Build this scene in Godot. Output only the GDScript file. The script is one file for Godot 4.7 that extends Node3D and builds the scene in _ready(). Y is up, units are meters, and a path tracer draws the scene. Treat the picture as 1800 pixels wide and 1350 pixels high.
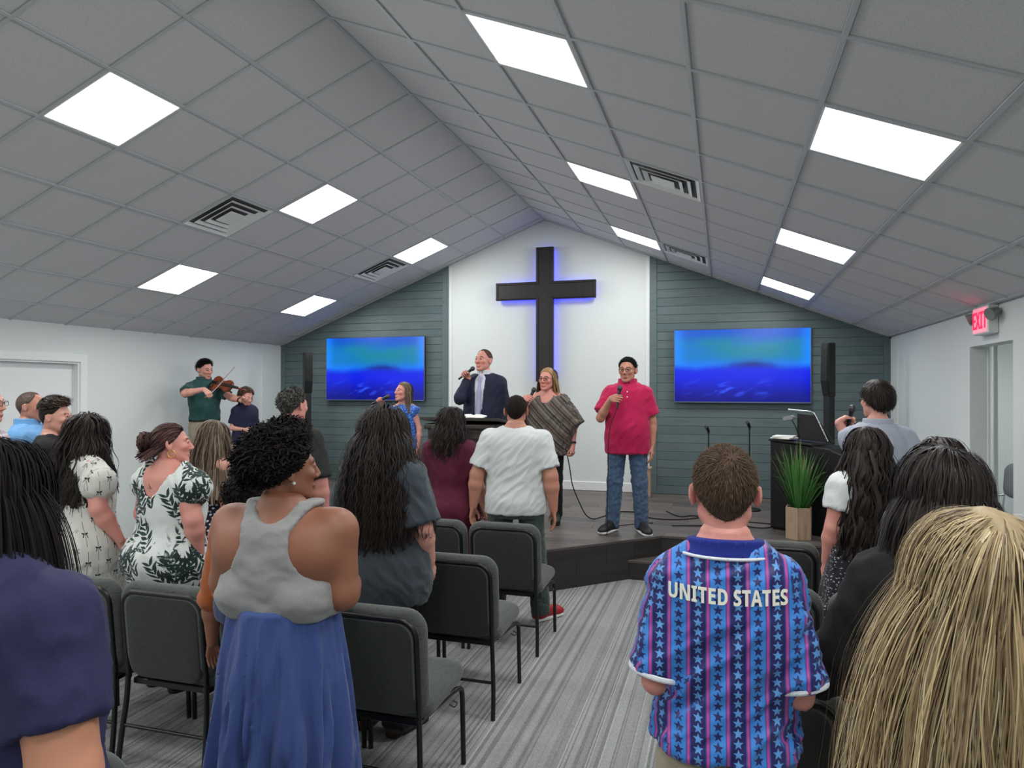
extends Node3D

const LAMP := 1.0
const CROSS := 0.026
const TV_GLOW := 0.75
const EXPOSURE := 1.8


func _ready() -> void:
	# camera: read from the lines of the ceiling grid
	var cam := Camera3D.new()
	cam.name = "camera"
	cam.fov = 57.68
	cam.near = 0.05
	cam.far = 60.0
	cam.position = Vector3(0, 1.78, 0)
	cam.rotation = Vector3(deg_to_rad(0.363), deg_to_rad(16.81), deg_to_rad(0.11))
	add_child(cam)
	cam.current = true
	var env := Environment.new()
	env.background_mode = Environment.BG_COLOR
	env.background_color = Color(0.02, 0.022, 0.025)
	env.tonemap_mode = Environment.TONE_MAPPER_LINEAR
	env.tonemap_exposure = EXPOSURE
	env.sdfgi_enabled = true
	env.ssao_enabled = true
	env.ssil_enabled = true
	var we := WorldEnvironment.new()
	we.name = "environment"
	we.environment = env
	add_child(we)
	var t0 := Time.get_ticks_msec()
	room_materials()
	build_room()
	print("room ", Time.get_ticks_msec() - t0)
	build_things()
	print("things ", Time.get_ticks_msec() - t0)
	build_people()
	print("people ", Time.get_ticks_msec() - t0)

# ---------------------------------------------------------------- shapes, as mesh lists
func poly(m: Array, pts: Array, out: Vector3) -> void:  # a flat face whose front looks along out
	var n: Vector3 = (pts[2] - pts[0]).cross(pts[1] - pts[0])
	if n.length_squared() < 1e-14 and pts.size() > 3:
		n = (pts[3] - pts[0]).cross(pts[2] - pts[0])
	n = n.normalized()
	var turn := n.dot(out) < 0.0
	if turn:
		n = -n
	var b: int = m[0].size()
	for p in pts:
		m[0].append(p)
		m[1].append(n)
		m[3].append(Color.WHITE)
	for i in range(1, pts.size() - 1):
		m[2].append(b)
		m[2].append(b + (i + 1 if turn else i))
		m[2].append(b + (i if turn else i + 1))


func box(m: Array, lo: Vector3, hi: Vector3, b := 0.0, t := Transform3D.IDENTITY) -> Array:
	var c := (lo + hi) * 0.5
	var h := (hi - lo) * 0.5
	b = minf(b, minf(h.x, minf(h.y, h.z)) * 0.98)
	var k := ml()
	for ax in 3:
		var u := (ax + 1) % 3
		var w := (ax + 2) % 3
		for s in [-1.0, 1.0]:
			var pts := []
			for q in [[-1, -1], [1, -1], [1, 1], [-1, 1]]:
				var p := Vector3.ZERO
				p[ax] = s * h[ax]
				p[u] = q[0] * (h[u] - b)
				p[w] = q[1] * (h[w] - b)
				pts.append(c + p)
			var n := Vector3.ZERO
			n[ax] = s
			poly(k, pts, n)
			if b > 0.0:
				for s2 in [-1.0, 1.0]:
					var e := []
					for q in [[-1, 0], [1, 0], [1, 1], [-1, 1]]:
						var p := Vector3.ZERO
						p[w] = q[0] * (h[w] - b)
						p[ax] = s * (h[ax] - (0.0 if q[1] == 0 else b))
						p[u] = s2 * (h[u] - (b if q[1] == 0 else 0.0))
						e.append(c + p)
					n = Vector3.ZERO
					n[ax] = s
					n[u] = s2
					poly(k, e, n)
	if b > 0.0:
		for sx in [-1.0, 1.0]:
			for sy in [-1.0, 1.0]:
				for sz in [-1.0, 1.0]:
					var v := Vector3(sx, sy, sz)
					poly(k, [c + v * (h - Vector3(0, b, b)), c + v * (h - Vector3(b, 0, b)), c + v * (h - Vector3(b, b, 0))], v)
	return put(m, k, t)


# a plane outline pushed along z from z0 to z1, edges chamfered by b
func prism(m: Array, outline: PackedVector2Array, z0: float, z1: float, b := 0.0, t := Transform3D.IDENTITY) -> Array:
	var k := ml()
	if Geometry2D.is_polygon_clockwise(outline):
		outline.reverse()
	var inner := outline
	if b > 0.0:
		var got := Geometry2D.offset_polygon(outline, -b, Geometry2D.JOIN_MITER)
		if got.size() == 1 and got[0].size() == outline.size():
			inner = got[0]
			if Geometry2D.is_polygon_clockwise(inner):
				inner.reverse()
			var best := 0
			for i in inner.size():
				if inner[i].distance_squared_to(outline[0]) < inner[best].distance_squared_to(outline[0]):
					best = i
			var turned := PackedVector2Array()
			for i in inner.size():
				turned.append(inner[(best + i) % inner.size()])
			inner = turned
		else:
			b = 0.0
	var tri := Geometry2D.triangulate_polygon(inner)
	for z in [[z0, -1.0], [z1, 1.0]]:
		for i in range(0, tri.size(), 3):
			poly(k, [Vector3(inner[tri[i]].x, inner[tri[i]].y, z[0]), Vector3(inner[tri[i + 1]].x, inner[tri[i + 1]].y, z[0]), Vector3(inner[tri[i + 2]].x, inner[tri[i + 2]].y, z[0])], Vector3(0, 0, z[1]))
	var n := outline.size()
	for i in n:
		var p := outline[i]
		var q := outline[(i + 1) % n]
		var e := q - p
		var o := Vector3(e.y, -e.x, 0)
		poly(k, [Vector3(p.x, p.y, z0 + b), Vector3(q.x, q.y, z0 + b), Vector3(q.x, q.y, z1 - b), Vector3(p.x, p.y, z1 - b)], o)
		if b > 0.0:
			var pi_ := inner[i]
			var qi := inner[(i + 1) % n]
			poly(k, [Vector3(p.x, p.y, z0 + b), Vector3(q.x, q.y, z0 + b), Vector3(qi.x, qi.y, z0), Vector3(pi_.x, pi_.y, z0)], o.normalized() + Vector3(0, 0, -1))
			poly(k, [Vector3(p.x, p.y, z1 - b), Vector3(q.x, q.y, z1 - b), Vector3(qi.x, qi.y, z1), Vector3(pi_.x, pi_.y, z1)], o.normalized() + Vector3(0, 0, 1))
	return put(m, k, t)


func tube(m: Array, pts: Array, r: float, sides := 8, r_end := -1.0) -> Array:
	var n := pts.size()
	var k := ml()
	var up := Vector3.UP
	if absf((pts[1] - pts[0]).normalized().dot(up)) > 0.9:
		up = Vector3.RIGHT
	for i in n:
		var d: Vector3 = (pts[mini(i + 1, n - 1)] - pts[maxi(i - 1, 0)]).normalized()
		var a := up.cross(d).normalized()
		up = d.cross(a)
		var rr := r if r_end < 0.0 else lerpf(r, r_end, float(i) / (n - 1))
		for q in sides:
			var g := TAU * q / sides
			var o := a * cos(g) + up * sin(g)
			k[0].append(pts[i] + o * rr)
			k[1].append(o)
			k[3].append(Color.WHITE)
	for i in n - 1:
		for q in sides:
			var a := i * sides + q
			var b := i * sides + (q + 1) % sides
			k[2].append_array(PackedInt32Array([a, a + sides, b, b, a + sides, b + sides]))
	for e in [0, n - 1]:
		var c: int = k[0].size()
		var nn: Vector3 = (pts[0] - pts[1]).normalized() if e == 0 else (pts[n - 1] - pts[n - 2]).normalized()
		k[0].append(pts[e])
		k[1].append(nn)
		k[3].append(Color.WHITE)
		for q in sides:
			k[0].append(k[0][e * sides + q])
			k[1].append(nn)
			k[3].append(Color.WHITE)
		for q in sides:
			var a := c + 1 + q
			var b := c + 1 + (q + 1) % sides
			k[2].append_array(PackedInt32Array([c, a, b] if e == 0 else [c, b, a]))
	return put(m, k)


func smooth(pts: Array, per := 6) -> Array:  # points along a Catmull-Rom curve
	var out := []
	for i in pts.size() - 1:
		var a: Vector3 = pts[maxi(i - 1, 0)]
		var d: Vector3 = pts[mini(i + 2, pts.size() - 1)]
		for q in per:
			out.append(pts[i].cubic_interpolate(pts[i + 1], a, d, float(q) / per))
	out.append(pts[-1])
	return out


# profile of [radius, y] pairs turned about y
func lathe(m: Array, prof: Array, sides := 16, t := Transform3D.IDENTITY) -> Array:
	var k := ml()
	var n := prof.size()
	for i in n - 1:
		var a: Array = prof[i]
		var b: Array = prof[i + 1]
		var nn := Vector2(b[1] - a[1], a[0] - b[0]).normalized()
		var base: int = k[0].size()
		for q in sides + 1:
			var g := TAU * q / sides
			var o := Vector3(cos(g), 0, sin(g))
			for e in [a, b]:
				k[0].append(o * e[0] + Vector3(0, e[1], 0))
				k[1].append((o * nn.x + Vector3(0, nn.y, 0)).normalized())
				k[3].append(Color.WHITE)
		for q in sides:
			var c := base + q * 2
			k[2].append_array(PackedInt32Array([c, c + 2, c + 1, c + 1, c + 2, c + 3]))
	return put(m, k, t)


func rounded(w: float, h: float, r: float, per := 6) -> PackedVector2Array:  # outline of a rounded rectangle about the origin
	var out := PackedVector2Array()
	for q in 4:
		var c := Vector2((w / 2 - r) * [1, -1, -1, 1][q], (h / 2 - r) * [1, 1, -1, -1][q])
		for i in per + 1:
			var a := PI / 2 * (q + float(i) / per)
			out.append(c + Vector2(cos(a), sin(a)) * r)
	return out


# a soft cushion: rounded outline with a domed front and back
func cushion(w: float, h: float, d: float, r: float, dome := 0.012) -> Array:
	var m := ml()
	var o := rounded(w, h, r, 6)
	var n := o.size()
	var rows := []  # [shrink, z]
	for i in 5:
		var a := PI / 2 * i / 4
		rows.append([d * 0.5 * (1.0 - sin(a)) * 0.9, -d * 0.5 * cos(a)])
	var back := []
	for q in rows:
		back.append([q[0], q[1]])
	var prof := []
	var sm := minf(w, h)
	prof.append([sm * 0.2, -d * 0.5 - dome])
	prof.append([sm * 0.1, -d * 0.5 - dome * 0.8])
	for q in back:
		prof.append(q)
	for i in range(3, -1, -1):
		prof.append([rows[i][0], -rows[i][1]])
	prof.append([sm * 0.1, d * 0.5 + dome * 0.8])
	prof.append([sm * 0.2, d * 0.5 + dome])
	for q in prof:
		var kx: float = (w - 2.0 * q[0]) / w
		var ky: float = (h - 2.0 * q[0]) / h
		for p in o:
			m[0].append(Vector3(p.x * kx, p.y * ky, q[1]))
			m[3].append(Color.WHITE)
	var rn := prof.size()
	for i in rn - 1:
		for q in n:
			var a := i * n + q
			var b := i * n + (q + 1) % n
			m[2].append_array(PackedInt32Array([a, a + n, b, b, a + n, b + n]))
	for e in [0, rn - 1]:
		var c: int = m[0].size()
		m[0].append(Vector3(0, 0, prof[e][1] * 1.02))
		m[3].append(Color.WHITE)
		for q in n:
			var a: int = e * n + q
			var b: int = e * n + (q + 1) % n
			m[2].append_array(PackedInt32Array([c, a, b] if e == 0 else [c, b, a]))
	renormal(m)
	if m[1][2 * n].dot(m[0][2 * n]) < 0.0 :
		for i in m[1].size():
			m[1][i] = -m[1][i]
		for i in range(0, m[2].size(), 3):
			var x: int = m[2][i]
			m[2][i] = m[2][i + 1]
			m[2][i + 1] = x
	return m


# ---------------------------------------------------------------- nodes and materials
var taken := {}
var mats := {}


func numbered(called: String) -> String:
	var n: int = taken.get(called, 0)
	taken[called] = n + 1
	return called if n == 0 else "%s_%03d" % [called, n]


func tag(o: Node3D, label: String, category: String, group := "") -> Node3D:
	o.set_meta("label", label)
	o.set_meta("category", category)
	if group:
		o.set_meta("group", group)
	return o


func thing(called: String, label: String, category: String, at := Vector3.ZERO, turn := 0.0, group := "") -> Node3D:
	var o := Node3D.new()
	o.name = numbered(called)
	add_child(o)
	o.position = at
	o.rotation.y = turn
	return tag(o, label, category, group)


func part(called: String, m: Variant, mat: Variant, parent: Node3D = self, colours := false) -> MeshInstance3D:
	var o := MeshInstance3D.new()
	o.name = called if parent != self else numbered(called)
	o.mesh = m if m is Mesh else am(m, colours)
	o.material_override = mats[mat] if mat is String else mat
	parent.add_child(o, true)
	return o


func struct(called: String, m: Variant, mat: Variant) -> MeshInstance3D:
	var o := part(called, m, mat, self)
	o.set_meta("kind", "structure")
	return o


func paint(key: String, c: Color, rough := 0.6, metal := 0.0, spec := 0.5) -> StandardMaterial3D:
	var m := StandardMaterial3D.new()
	m.resource_name = key
	m.albedo_color = c
	m.roughness = rough
	m.metallic = metal
	m.metallic_specular = spec
	mats[key] = m
	return m


func noise_tex(size: int, freq: float, ramp: Array, sd := 1, octaves := 4, stretch := Vector2.ONE) -> ImageTexture:
	var n := FastNoiseLite.new()
	n.seed = sd
	n.frequency = freq
	n.fractal_octaves = octaves
	var bytes := PackedByteArray()
	var w := size
	var h := size
	# seamless: noise on two circles would be slow, so blend the edges
	var im := n.get_seamless_image(int(w * stretch.x), int(h * stretch.y), false, false, 0.2, true)
	im.resize(w, h, Image.INTERPOLATE_CUBIC)
	im.convert(Image.FORMAT_L8)
	var src := im.get_data()
	bytes.resize(w * h * 3)
	var lut := []
	for i in 256:
		var t := i / 255.0 * (ramp.size() - 1)
		var k := mini(int(t), ramp.size() - 2)
		var c: Color = ramp[k].lerp(ramp[k + 1], t - k)
		lut.append([int(c.r * 255), int(c.g * 255), int(c.b * 255)])
	for i in w * h:
		var c: Array = lut[src[i]]
		bytes[i * 3] = c[0]
		bytes[i * 3 + 1] = c[1]
		bytes[i * 3 + 2] = c[2]
	return ImageTexture.create_from_image(Image.create_from_data(w, h, false, Image.FORMAT_RGB8, bytes))


func tri(m: StandardMaterial3D, tex: Texture2D, scale: Vector3, world := false, sharp := 4.0) -> StandardMaterial3D:
	m.albedo_texture = tex
	m.albedo_color = Color.WHITE
	m.uv1_triplanar = true
	m.uv1_world_triplanar = world
	m.uv1_scale = scale
	m.uv1_triplanar_sharpness = sharp
	return m

# ---------------------------------------------------------------- distance fields
class Field:
	var o: Vector3
	var c: float
	var nx: int
	var ny: int
	var nz: int
	var v: PackedFloat32Array

	func _init(lo: Vector3, hi: Vector3, cell: float) -> void:
		o = lo
		c = cell
		nx = int(ceil((hi.x - lo.x) / cell)) + 1
		ny = int(ceil((hi.y - lo.y) / cell)) + 1
		nz = int(ceil((hi.z - lo.z) / cell)) + 1
		v.resize(nx * ny * nz)
		v.fill(1.0)

	func span(lo: Vector3, hi: Vector3) -> PackedInt32Array:
		return PackedInt32Array([clampi(int((lo.x - o.x) / c), 0, nx), clampi(int((hi.x - o.x) / c) + 2, 0, nx), clampi(int((lo.y - o.y) / c), 0, ny), clampi(int((hi.y - o.y) / c) + 2, 0, ny), clampi(int((lo.z - o.z) / c), 0, nz), clampi(int((hi.z - o.z) / c) + 2, 0, nz)])

	# tapered capsule; flat: ends in a plane at b; thin/f: squashed to f along thin; carve: taken away
	func cap(a: Vector3, b: Vector3, ra: float, rb: float, k := 0.03, flat := false, thin := Vector3.ZERO, f := 1.0, carve := false) -> void:
		var m := maxf(ra, rb) + k + 2.0 * c
		var s := span(a.min(b) - Vector3(m, m, m), a.max(b) + Vector3(m, m, m))
		var ab := b - a
		var ll := maxf(ab.length_squared(), 1e-9)
		var inv := 1.0 / ll
		var le := sqrt(ll)
		var dr := rb - ra
		var fs := 1.0 / f - 1.0
		var sq := f < 0.999
		for z in range(s[4], s[5]):
			for y in range(s[2], s[3]):
				var q0 := Vector3(o.x + s[0] * c, o.y + y * c, o.z + z * c) - a
				var i := (z * ny + y) * nx + s[0]
				for x in range(s[0], s[1]):
					var q := q0
					q0.x += c
					var t0 := q.dot(ab) * inv
					var t := clampf(t0, 0.0, 1.0)
					q -= ab * t
					if sq:
						q += thin * (q.dot(thin) * fs)
					var d := q.length() - (ra + t * dr)
					if flat:
						d = maxf(d, (t0 - 1.0) * le)
					if carve:
						d = -d
						var e := v[i]
						if absf(e - d) < k:
							var h := k - absf(e - d)
							v[i] = maxf(e, d) + h * h / (4.0 * k)
						elif d > e:
							v[i] = d
					else:
						var e := v[i]
						if absf(e - d) < k:
							var h := k - absf(e - d)
							v[i] = minf(e, d) - h * h / (4.0 * k)
						elif d < e:
							v[i] = d
					i += 1

	func ell(p: Vector3, r: Vector3, k := 0.02, carve := false, turn := Basis.IDENTITY) -> void:
		var m := maxf(r.x, maxf(r.y, r.z)) + k + 2.0 * c
		var s := span(p - Vector3(m, m, m), p + Vector3(m, m, m))
		var back := turn.transposed()
		var r1 := Vector3.ONE / r
		for z in range(s[4], s[5]):
			for y in range(s[2], s[3]):
				var i := (z * ny + y) * nx + s[0]
				for x in range(s[0], s[1]):
					var q := (back * (Vector3(o.x + x * c, o.y + y * c, o.z + z * c) - p)) * r1
					var k0 := q.length()
					var d := k0 * (k0 - 1.0) / maxf((q * r1).length(), 1e-6)
					var e := v[i]
					if carve:
						d = -d
						if absf(e - d) < k:
							var h := k - absf(e - d)
							v[i] = maxf(e, d) + h * h / (4.0 * k)
						elif d > e:
							v[i] = d
					elif absf(e - d) < k:
						var h := k - absf(e - d)
						v[i] = minf(e, d) - h * h / (4.0 * k)
					elif d < e:
						v[i] = d
					i += 1

	# a stack of oval rings [y, half width, half depth, x, z], cut flat at both ends
	func loft(rings: Array, k := 0.03) -> void:
		var y0: float = rings[0][0]
		var y1: float = rings[-1][0]
		var s := span(Vector3(-9, y0 - 2.5 * c, -9), Vector3(9, y1 + 2.5 * c, 9))
		for y in range(s[2], s[3]):
			var py := o.y + y * c
			var g := ring_at(rings, clampf(py, y0, y1))
			var w: float = g[1]
			var d0: float = g[2]
			var over := maxf(py - y1, y0 - py)
			var gx: float = g[3]
			var gz: float = g[4]
			var iw := 1.0 / w
			var id := 1.0 / d0
			var x0 := clampi(int((g[3] - w - k - o.x) / c) - 2, 0, nx)
			var x1 := clampi(int((g[3] + w + k - o.x) / c) + 3, 0, nx)
			var z0 := clampi(int((g[4] - d0 - k - o.z) / c) - 2, 0, nz)
			var z1 := clampi(int((g[4] + d0 + k - o.z) / c) + 3, 0, nz)
			for z in range(z0, z1):
				var ez: float = (o.z + z * c - gz) * id
				var ez2 := ez * ez
				var ezz := ez2 * id * id
				var i := (z * ny + y) * nx + x0
				for x in range(x0, x1):
					var ex: float = (o.x + x * c - gx) * iw
					var ex2 := ex * ex
					var k0 := sqrt(ex2 + ez2)
					var d := k0 * (k0 - 1.0) / maxf(sqrt(ex2 * iw * iw + ezz), 1e-6)
					d = maxf(d, over)
					var e := v[i]
					if absf(e - d) < k:
						var h := k - absf(e - d)
						v[i] = minf(e, d) - h * h / (4.0 * k)
					elif d < e:
						v[i] = d
					i += 1

	static func ring_at(rings: Array, y: float) -> Array:
		for j in rings.size() - 1:
			if y <= rings[j + 1][0]:
				var a: Array = rings[j]
				var b: Array = rings[j + 1]
				var t: float = (y - a[0]) / maxf(b[0] - a[0], 1e-6)
				var pa: Array = rings[maxi(j - 1, 0)]
				var pb: Array = rings[mini(j + 2, rings.size() - 1)]
				var out := [y, 0.0, 0.0, 0.0, 0.0]
				for n in range(1, 5):
					var m0: float = (b[n] - pa[n]) / maxf(b[0] - pa[0], 1e-6) * (b[0] - a[0])
					var m1: float = (pb[n] - a[n]) / maxf(pb[0] - a[0], 1e-6) * (b[0] - a[0])
					out[n] = (2 * t * t * t - 3 * t * t + 1) * a[n] + (t * t * t - 2 * t * t + t) * m0 + (-2 * t * t * t + 3 * t * t) * b[n] + (t * t * t - t * t) * m1
				out[1] = maxf(out[1], 0.01)
				out[2] = maxf(out[2], 0.01)
				return out
		return rings[-1]

	func cut(n: Vector3, w: float) -> void:  # takes away what lies where p.n > w
		for z in nz:
			for y in ny:
				var i := (z * ny + y) * nx
				var d := n.dot(Vector3(o.x, o.y + y * c, o.z + z * c)) - w
				for x in nx:
					if d > v[i]:
						v[i] = d
					d += n.x * c
					i += 1

	func at(p: Vector3) -> float:
		var g := (p - o) / c
		var x := int(g.x)
		var y := int(g.y)
		var z := int(g.z)
		if g.x < 0 or g.y < 0 or g.z < 0 or x > nx - 2 or y > ny - 2 or z > nz - 2:
			return 1.0
		g -= Vector3(x, y, z)
		var i := (z * ny + y) * nx + x
		var j := i + nx * ny
		return lerpf(lerpf(lerpf(v[i], v[i + 1], g.x), lerpf(v[i + nx], v[i + nx + 1], g.x), g.y), lerpf(lerpf(v[j], v[j + 1], g.x), lerpf(v[j + nx], v[j + nx + 1], g.x), g.y), g.z)

	# surface nets: [positions, normals, indices]
	func mesh() -> Array:
		var pos := PackedVector3Array()
		var nor := PackedVector3Array()
		var idx := PackedInt32Array()
		var own := PackedInt32Array()
		own.resize(v.size())
		own.fill(-1)
		var sy := nx
		var sz := nx * ny
		var far := 3.0 * c
		for z in nz - 1:
			for y in ny - 1:
				var i := (z * ny + y) * nx - 1
				for x in nx - 1:
					i += 1
					var a := v[i]
					if a > far or a < -far:
						continue
					var b := v[i + 1]
					var d := v[i + sy]
					var e := v[i + sy + 1]
					var f := v[i + sz]
					var g := v[i + sz + 1]
					var h := v[i + sz + sy]
					var k := v[i + sz + sy + 1]
					var n := int(a < 0) + int(b < 0) + int(d < 0) + int(e < 0) + int(f < 0) + int(g < 0) + int(h < 0) + int(k < 0)
					if n == 0 or n == 8:
						continue
					var p := Vector3.ZERO
					var m := 0
					if (a < 0) != (b < 0): p.x += a / (a - b); m += 1
					if (d < 0) != (e < 0): p += Vector3(d / (d - e), 1, 0); m += 1
					if (f < 0) != (g < 0): p += Vector3(f / (f - g), 0, 1); m += 1
					if (h < 0) != (k < 0): p += Vector3(h / (h - k), 1, 1); m += 1
					if (a < 0) != (d < 0): p.y += a / (a - d); m += 1
					if (b < 0) != (e < 0): p += Vector3(1, b / (b - e), 0); m += 1
					if (f < 0) != (h < 0): p += Vector3(0, f / (f - h), 1); m += 1
					if (g < 0) != (k < 0): p += Vector3(1, g / (g - k), 1); m += 1
					if (a < 0) != (f < 0): p.z += a / (a - f); m += 1
					if (b < 0) != (g < 0): p += Vector3(1, 0, b / (b - g)); m += 1
					if (d < 0) != (h < 0): p += Vector3(0, 1, d / (d - h)); m += 1
					if (e < 0) != (k < 0): p += Vector3(1, 1, e / (e - k)); m += 1
					own[i] = pos.size()
					pos.append(o + (Vector3(x, y, z) + p / m) * c)
					nor.append(Vector3(b + e + g + k - a - d - f - h, d + e + h + k - a - b - f - g, f + g + h + k - a - b - d - e).normalized())
					var s := a < 0
					if s != (b < 0) and y > 0 and z > 0:
						quad(idx, own[i], own[i - sy], own[i - sy - sz], own[i - sz], s)
					if s != (d < 0) and x > 0 and z > 0:
						quad(idx, own[i], own[i - sz], own[i - sz - 1], own[i - 1], s)
					if s != (f < 0) and x > 0 and y > 0:
						quad(idx, own[i], own[i - 1], own[i - 1 - sy], own[i - sy], s)
		return [pos, nor, idx]

	func quad(idx: PackedInt32Array, a: int, b: int, d: int, e: int, s: bool) -> void:
		if a < 0 or b < 0 or d < 0 or e < 0:
			return
		if s:
			idx.append(a); idx.append(d); idx.append(b); idx.append(a); idx.append(e); idx.append(d)
		else:
			idx.append(a); idx.append(b); idx.append(d); idx.append(a); idx.append(d); idx.append(e)


# ---------------------------------------------------------------- mesh lists: [positions, normals, indices, colours]
func ml() -> Array:
	return [PackedVector3Array(), PackedVector3Array(), PackedInt32Array(), PackedColorArray()]


func put(to: Array, from: Array, t := Transform3D.IDENTITY, tint := Color.WHITE) -> Array:
	var n: int = to[0].size()
	to[0].append_array(t * from[0])
	var b := t.basis.inverse().transposed()
	for q in from[1]:
		to[1].append((b * q).normalized())
	var flip := t.basis.determinant() < 0
	var src: PackedInt32Array = from[2]
	for i in range(0, src.size(), 3):
		to[2].append(src[i] + n)
		to[2].append(src[i + (2 if flip else 1)] + n)
		to[2].append(src[i + (1 if flip else 2)] + n)
	if from.size() > 3 and from[3].size() == from[0].size():
		for q in from[3]:
			to[3].append(q * tint)
	else:
		var cc := PackedColorArray()
		cc.resize(from[0].size())
		cc.fill(tint)
		to[3].append_array(cc)
	return to


func renormal(m: Array) -> void:
	var pos: PackedVector3Array = m[0]
	var idx: PackedInt32Array = m[2]
	var nor := PackedVector3Array()
	nor.resize(pos.size())
	for i in range(0, idx.size(), 3):
		var a := idx[i]
		var b := idx[i + 1]
		var d := idx[i + 2]
		var n := (pos[d] - pos[a]).cross(pos[b] - pos[a])
		nor[a] += n
		nor[b] += n
		nor[d] += n
	for i in nor.size():
		nor[i] = nor[i].normalized()
	m[1] = nor


func am(m: Array, colours := false) -> ArrayMesh:
	var a := []
	a.resize(Mesh.ARRAY_MAX)
	a[Mesh.ARRAY_VERTEX] = m[0]
	a[Mesh.ARRAY_NORMAL] = m[1]
	a[Mesh.ARRAY_INDEX] = m[2]
	if colours:
		a[Mesh.ARRAY_COLOR] = m[3]
	var r := ArrayMesh.new()
	r.add_surface_from_arrays(Mesh.PRIMITIVE_TRIANGLES, a)
	return r

# ---------------------------------------------------------------- head, hand and shoe patterns (facing -z, built once)
var head_m: Array
var head_far: Array
var reach: PackedFloat32Array      # skull radius from HC by polar angle and turn
const HC := Vector3(0, 0.015, 0.012)
const RT := 24
const RP := 48
var hand_open: Array
var hand_grip: Array
var hand_open_far: Array
var hand_grip_far: Array
var shoe_top: Array
var shoe_sole: Array


func make_head(cell: float) -> Array:
	var f := Field.new(Vector3(-0.11, -0.2, -0.14), Vector3(0.11, 0.14, 0.14), cell)
	f.ell(Vector3(0, 0.026, 0.012), Vector3(0.0765, 0.091, 0.097), 0.02)
	f.ell(Vector3(0, -0.03, -0.03), Vector3(0.062, 0.08, 0.062), 0.03)
	f.cap(Vector3(0, -0.07, 0.03), Vector3(0, -0.22, 0.045), 0.052, 0.058, 0.03)
	for s in [-1.0, 1.0]:
		f.cap(Vector3(s * 0.05, -0.055, -0.002), Vector3(s * 0.02, -0.098, -0.064), 0.018, 0.015, 0.03)
		f.ell(Vector3(s * 0.041, -0.02, -0.066), Vector3(0.022, 0.018, 0.02), 0.02)
		f.cap(Vector3(s * 0.044, 0.026, -0.072), Vector3(s * 0.016, 0.024, -0.086), 0.009, 0.01, 0.014)
	f.ell(Vector3(0, -0.104, -0.072), Vector3(0.02, 0.015, 0.015), 0.02)
	for s in [-1.0, 1.0]:
		f.ell(Vector3(s * 0.032, 0.007, -0.1), Vector3(0.018, 0.011, 0.014), 0.012, true)
	f.cap(Vector3(0, 0.018, -0.088), Vector3(0, -0.028, -0.11), 0.008, 0.0115, 0.012)
	for s in [-1.0, 1.0]:
		f.ell(Vector3(s * 0.012, -0.034, -0.1), Vector3(0.0085, 0.008, 0.01), 0.006)
		f.ell(Vector3(s * 0.032, 0.007, -0.082), Vector3(0.013, 0.0115, 0.0115), 0.004)
		f.cap(Vector3(s * 0.044, 0.009, -0.084), Vector3(s * 0.021, 0.013, -0.0945), 0.004, 0.004, 0.005)
	f.cap(Vector3(-0.02, -0.0655, -0.0885), Vector3(0.02, -0.0655, -0.0885), 0.0055, 0.0055, 0.008)
	f.cap(Vector3(-0.016, -0.0755, -0.0885), Vector3(0.016, -0.0755, -0.0885), 0.006, 0.006, 0.008)
	f.cap(Vector3(-0.022, -0.07, -0.099), Vector3(0.022, -0.07, -0.099), 0.0025, 0.0025, 0.004, false, Vector3.ZERO, 1.0, true)
	# reach table before the ears
	var first := reach.is_empty()
	reach.resize((RT + 1) * (RP + 1))
	for i in (RT + 1 if first else 0):
		var th := deg_to_rad(150.0) * i / RT
		for j in RP + 1:
			var ph := TAU * j / RP
			var d := Vector3(sin(th) * sin(ph), cos(th), -sin(th) * cos(ph))
			var r := 0.045
			while r < 0.13 and f.at(HC + d * r) < 0.0:
				r += 0.0035
			reach[i * (RP + 1) + j] = r
	for s in [-1.0, 1.0]:
		var t := Basis(Vector3.UP, s * 0.42) * Basis(Vector3(1, 0, 0), 0.18)
		f.ell(Vector3(s * 0.085, -0.004, 0.014), Vector3(0.0085, 0.033, 0.02), 0.005, false, t)
		f.ell(Vector3(s * 0.096, 0.003, 0.008), Vector3(0.009, 0.018, 0.01), 0.004, true, t)
	var made := f.mesh()
	var col := PackedColorArray()
	for p in made[0]:
		var t := Color.WHITE
		var a := absf(p.x)
		if p.z < -0.06:
			if Vector2(p.x, (p.y + 0.0705) * 2.6).length() < 0.0245 and p.z < -0.08:
				t = Color(0.82, 0.58, 0.57)
			elif Vector2((a - 0.032) * 0.85, (p.y - 0.006) * 1.5).length() < 0.0105:
				t = Color(0.06, 0.05, 0.05) if absf(a - 0.032) < 0.0062 or p.y > 0.0105 else Color(1.2, 1.4, 1.6)
			elif absf(p.y - 0.029 + (a - 0.03) * (a - 0.03) * 8.0) < 0.0055 and a > 0.013 and a < 0.05:
				t = Color(0.22, 0.18, 0.16)
			elif Vector2((a - 0.04) * 0.8, p.y + 0.03).length() < 0.022:
				t = Color(1.0, 0.87, 0.85)
		col.append(t)
	made.append(col)
	return made


func reach_at(th: float, ph: float) -> float:
	var a := clampf(th / deg_to_rad(150.0), 0.0, 1.0) * RT
	var b := fposmod(ph, TAU) / TAU * RP
	var i := mini(int(a), RT - 1)
	var j := mini(int(b), RP - 1)
	a -= i
	b -= j
	var n := i * (RP + 1) + j
	return lerpf(lerpf(reach[n], reach[n + 1], b), lerpf(reach[n + RP + 1], reach[n + RP + 2], b), a)


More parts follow.
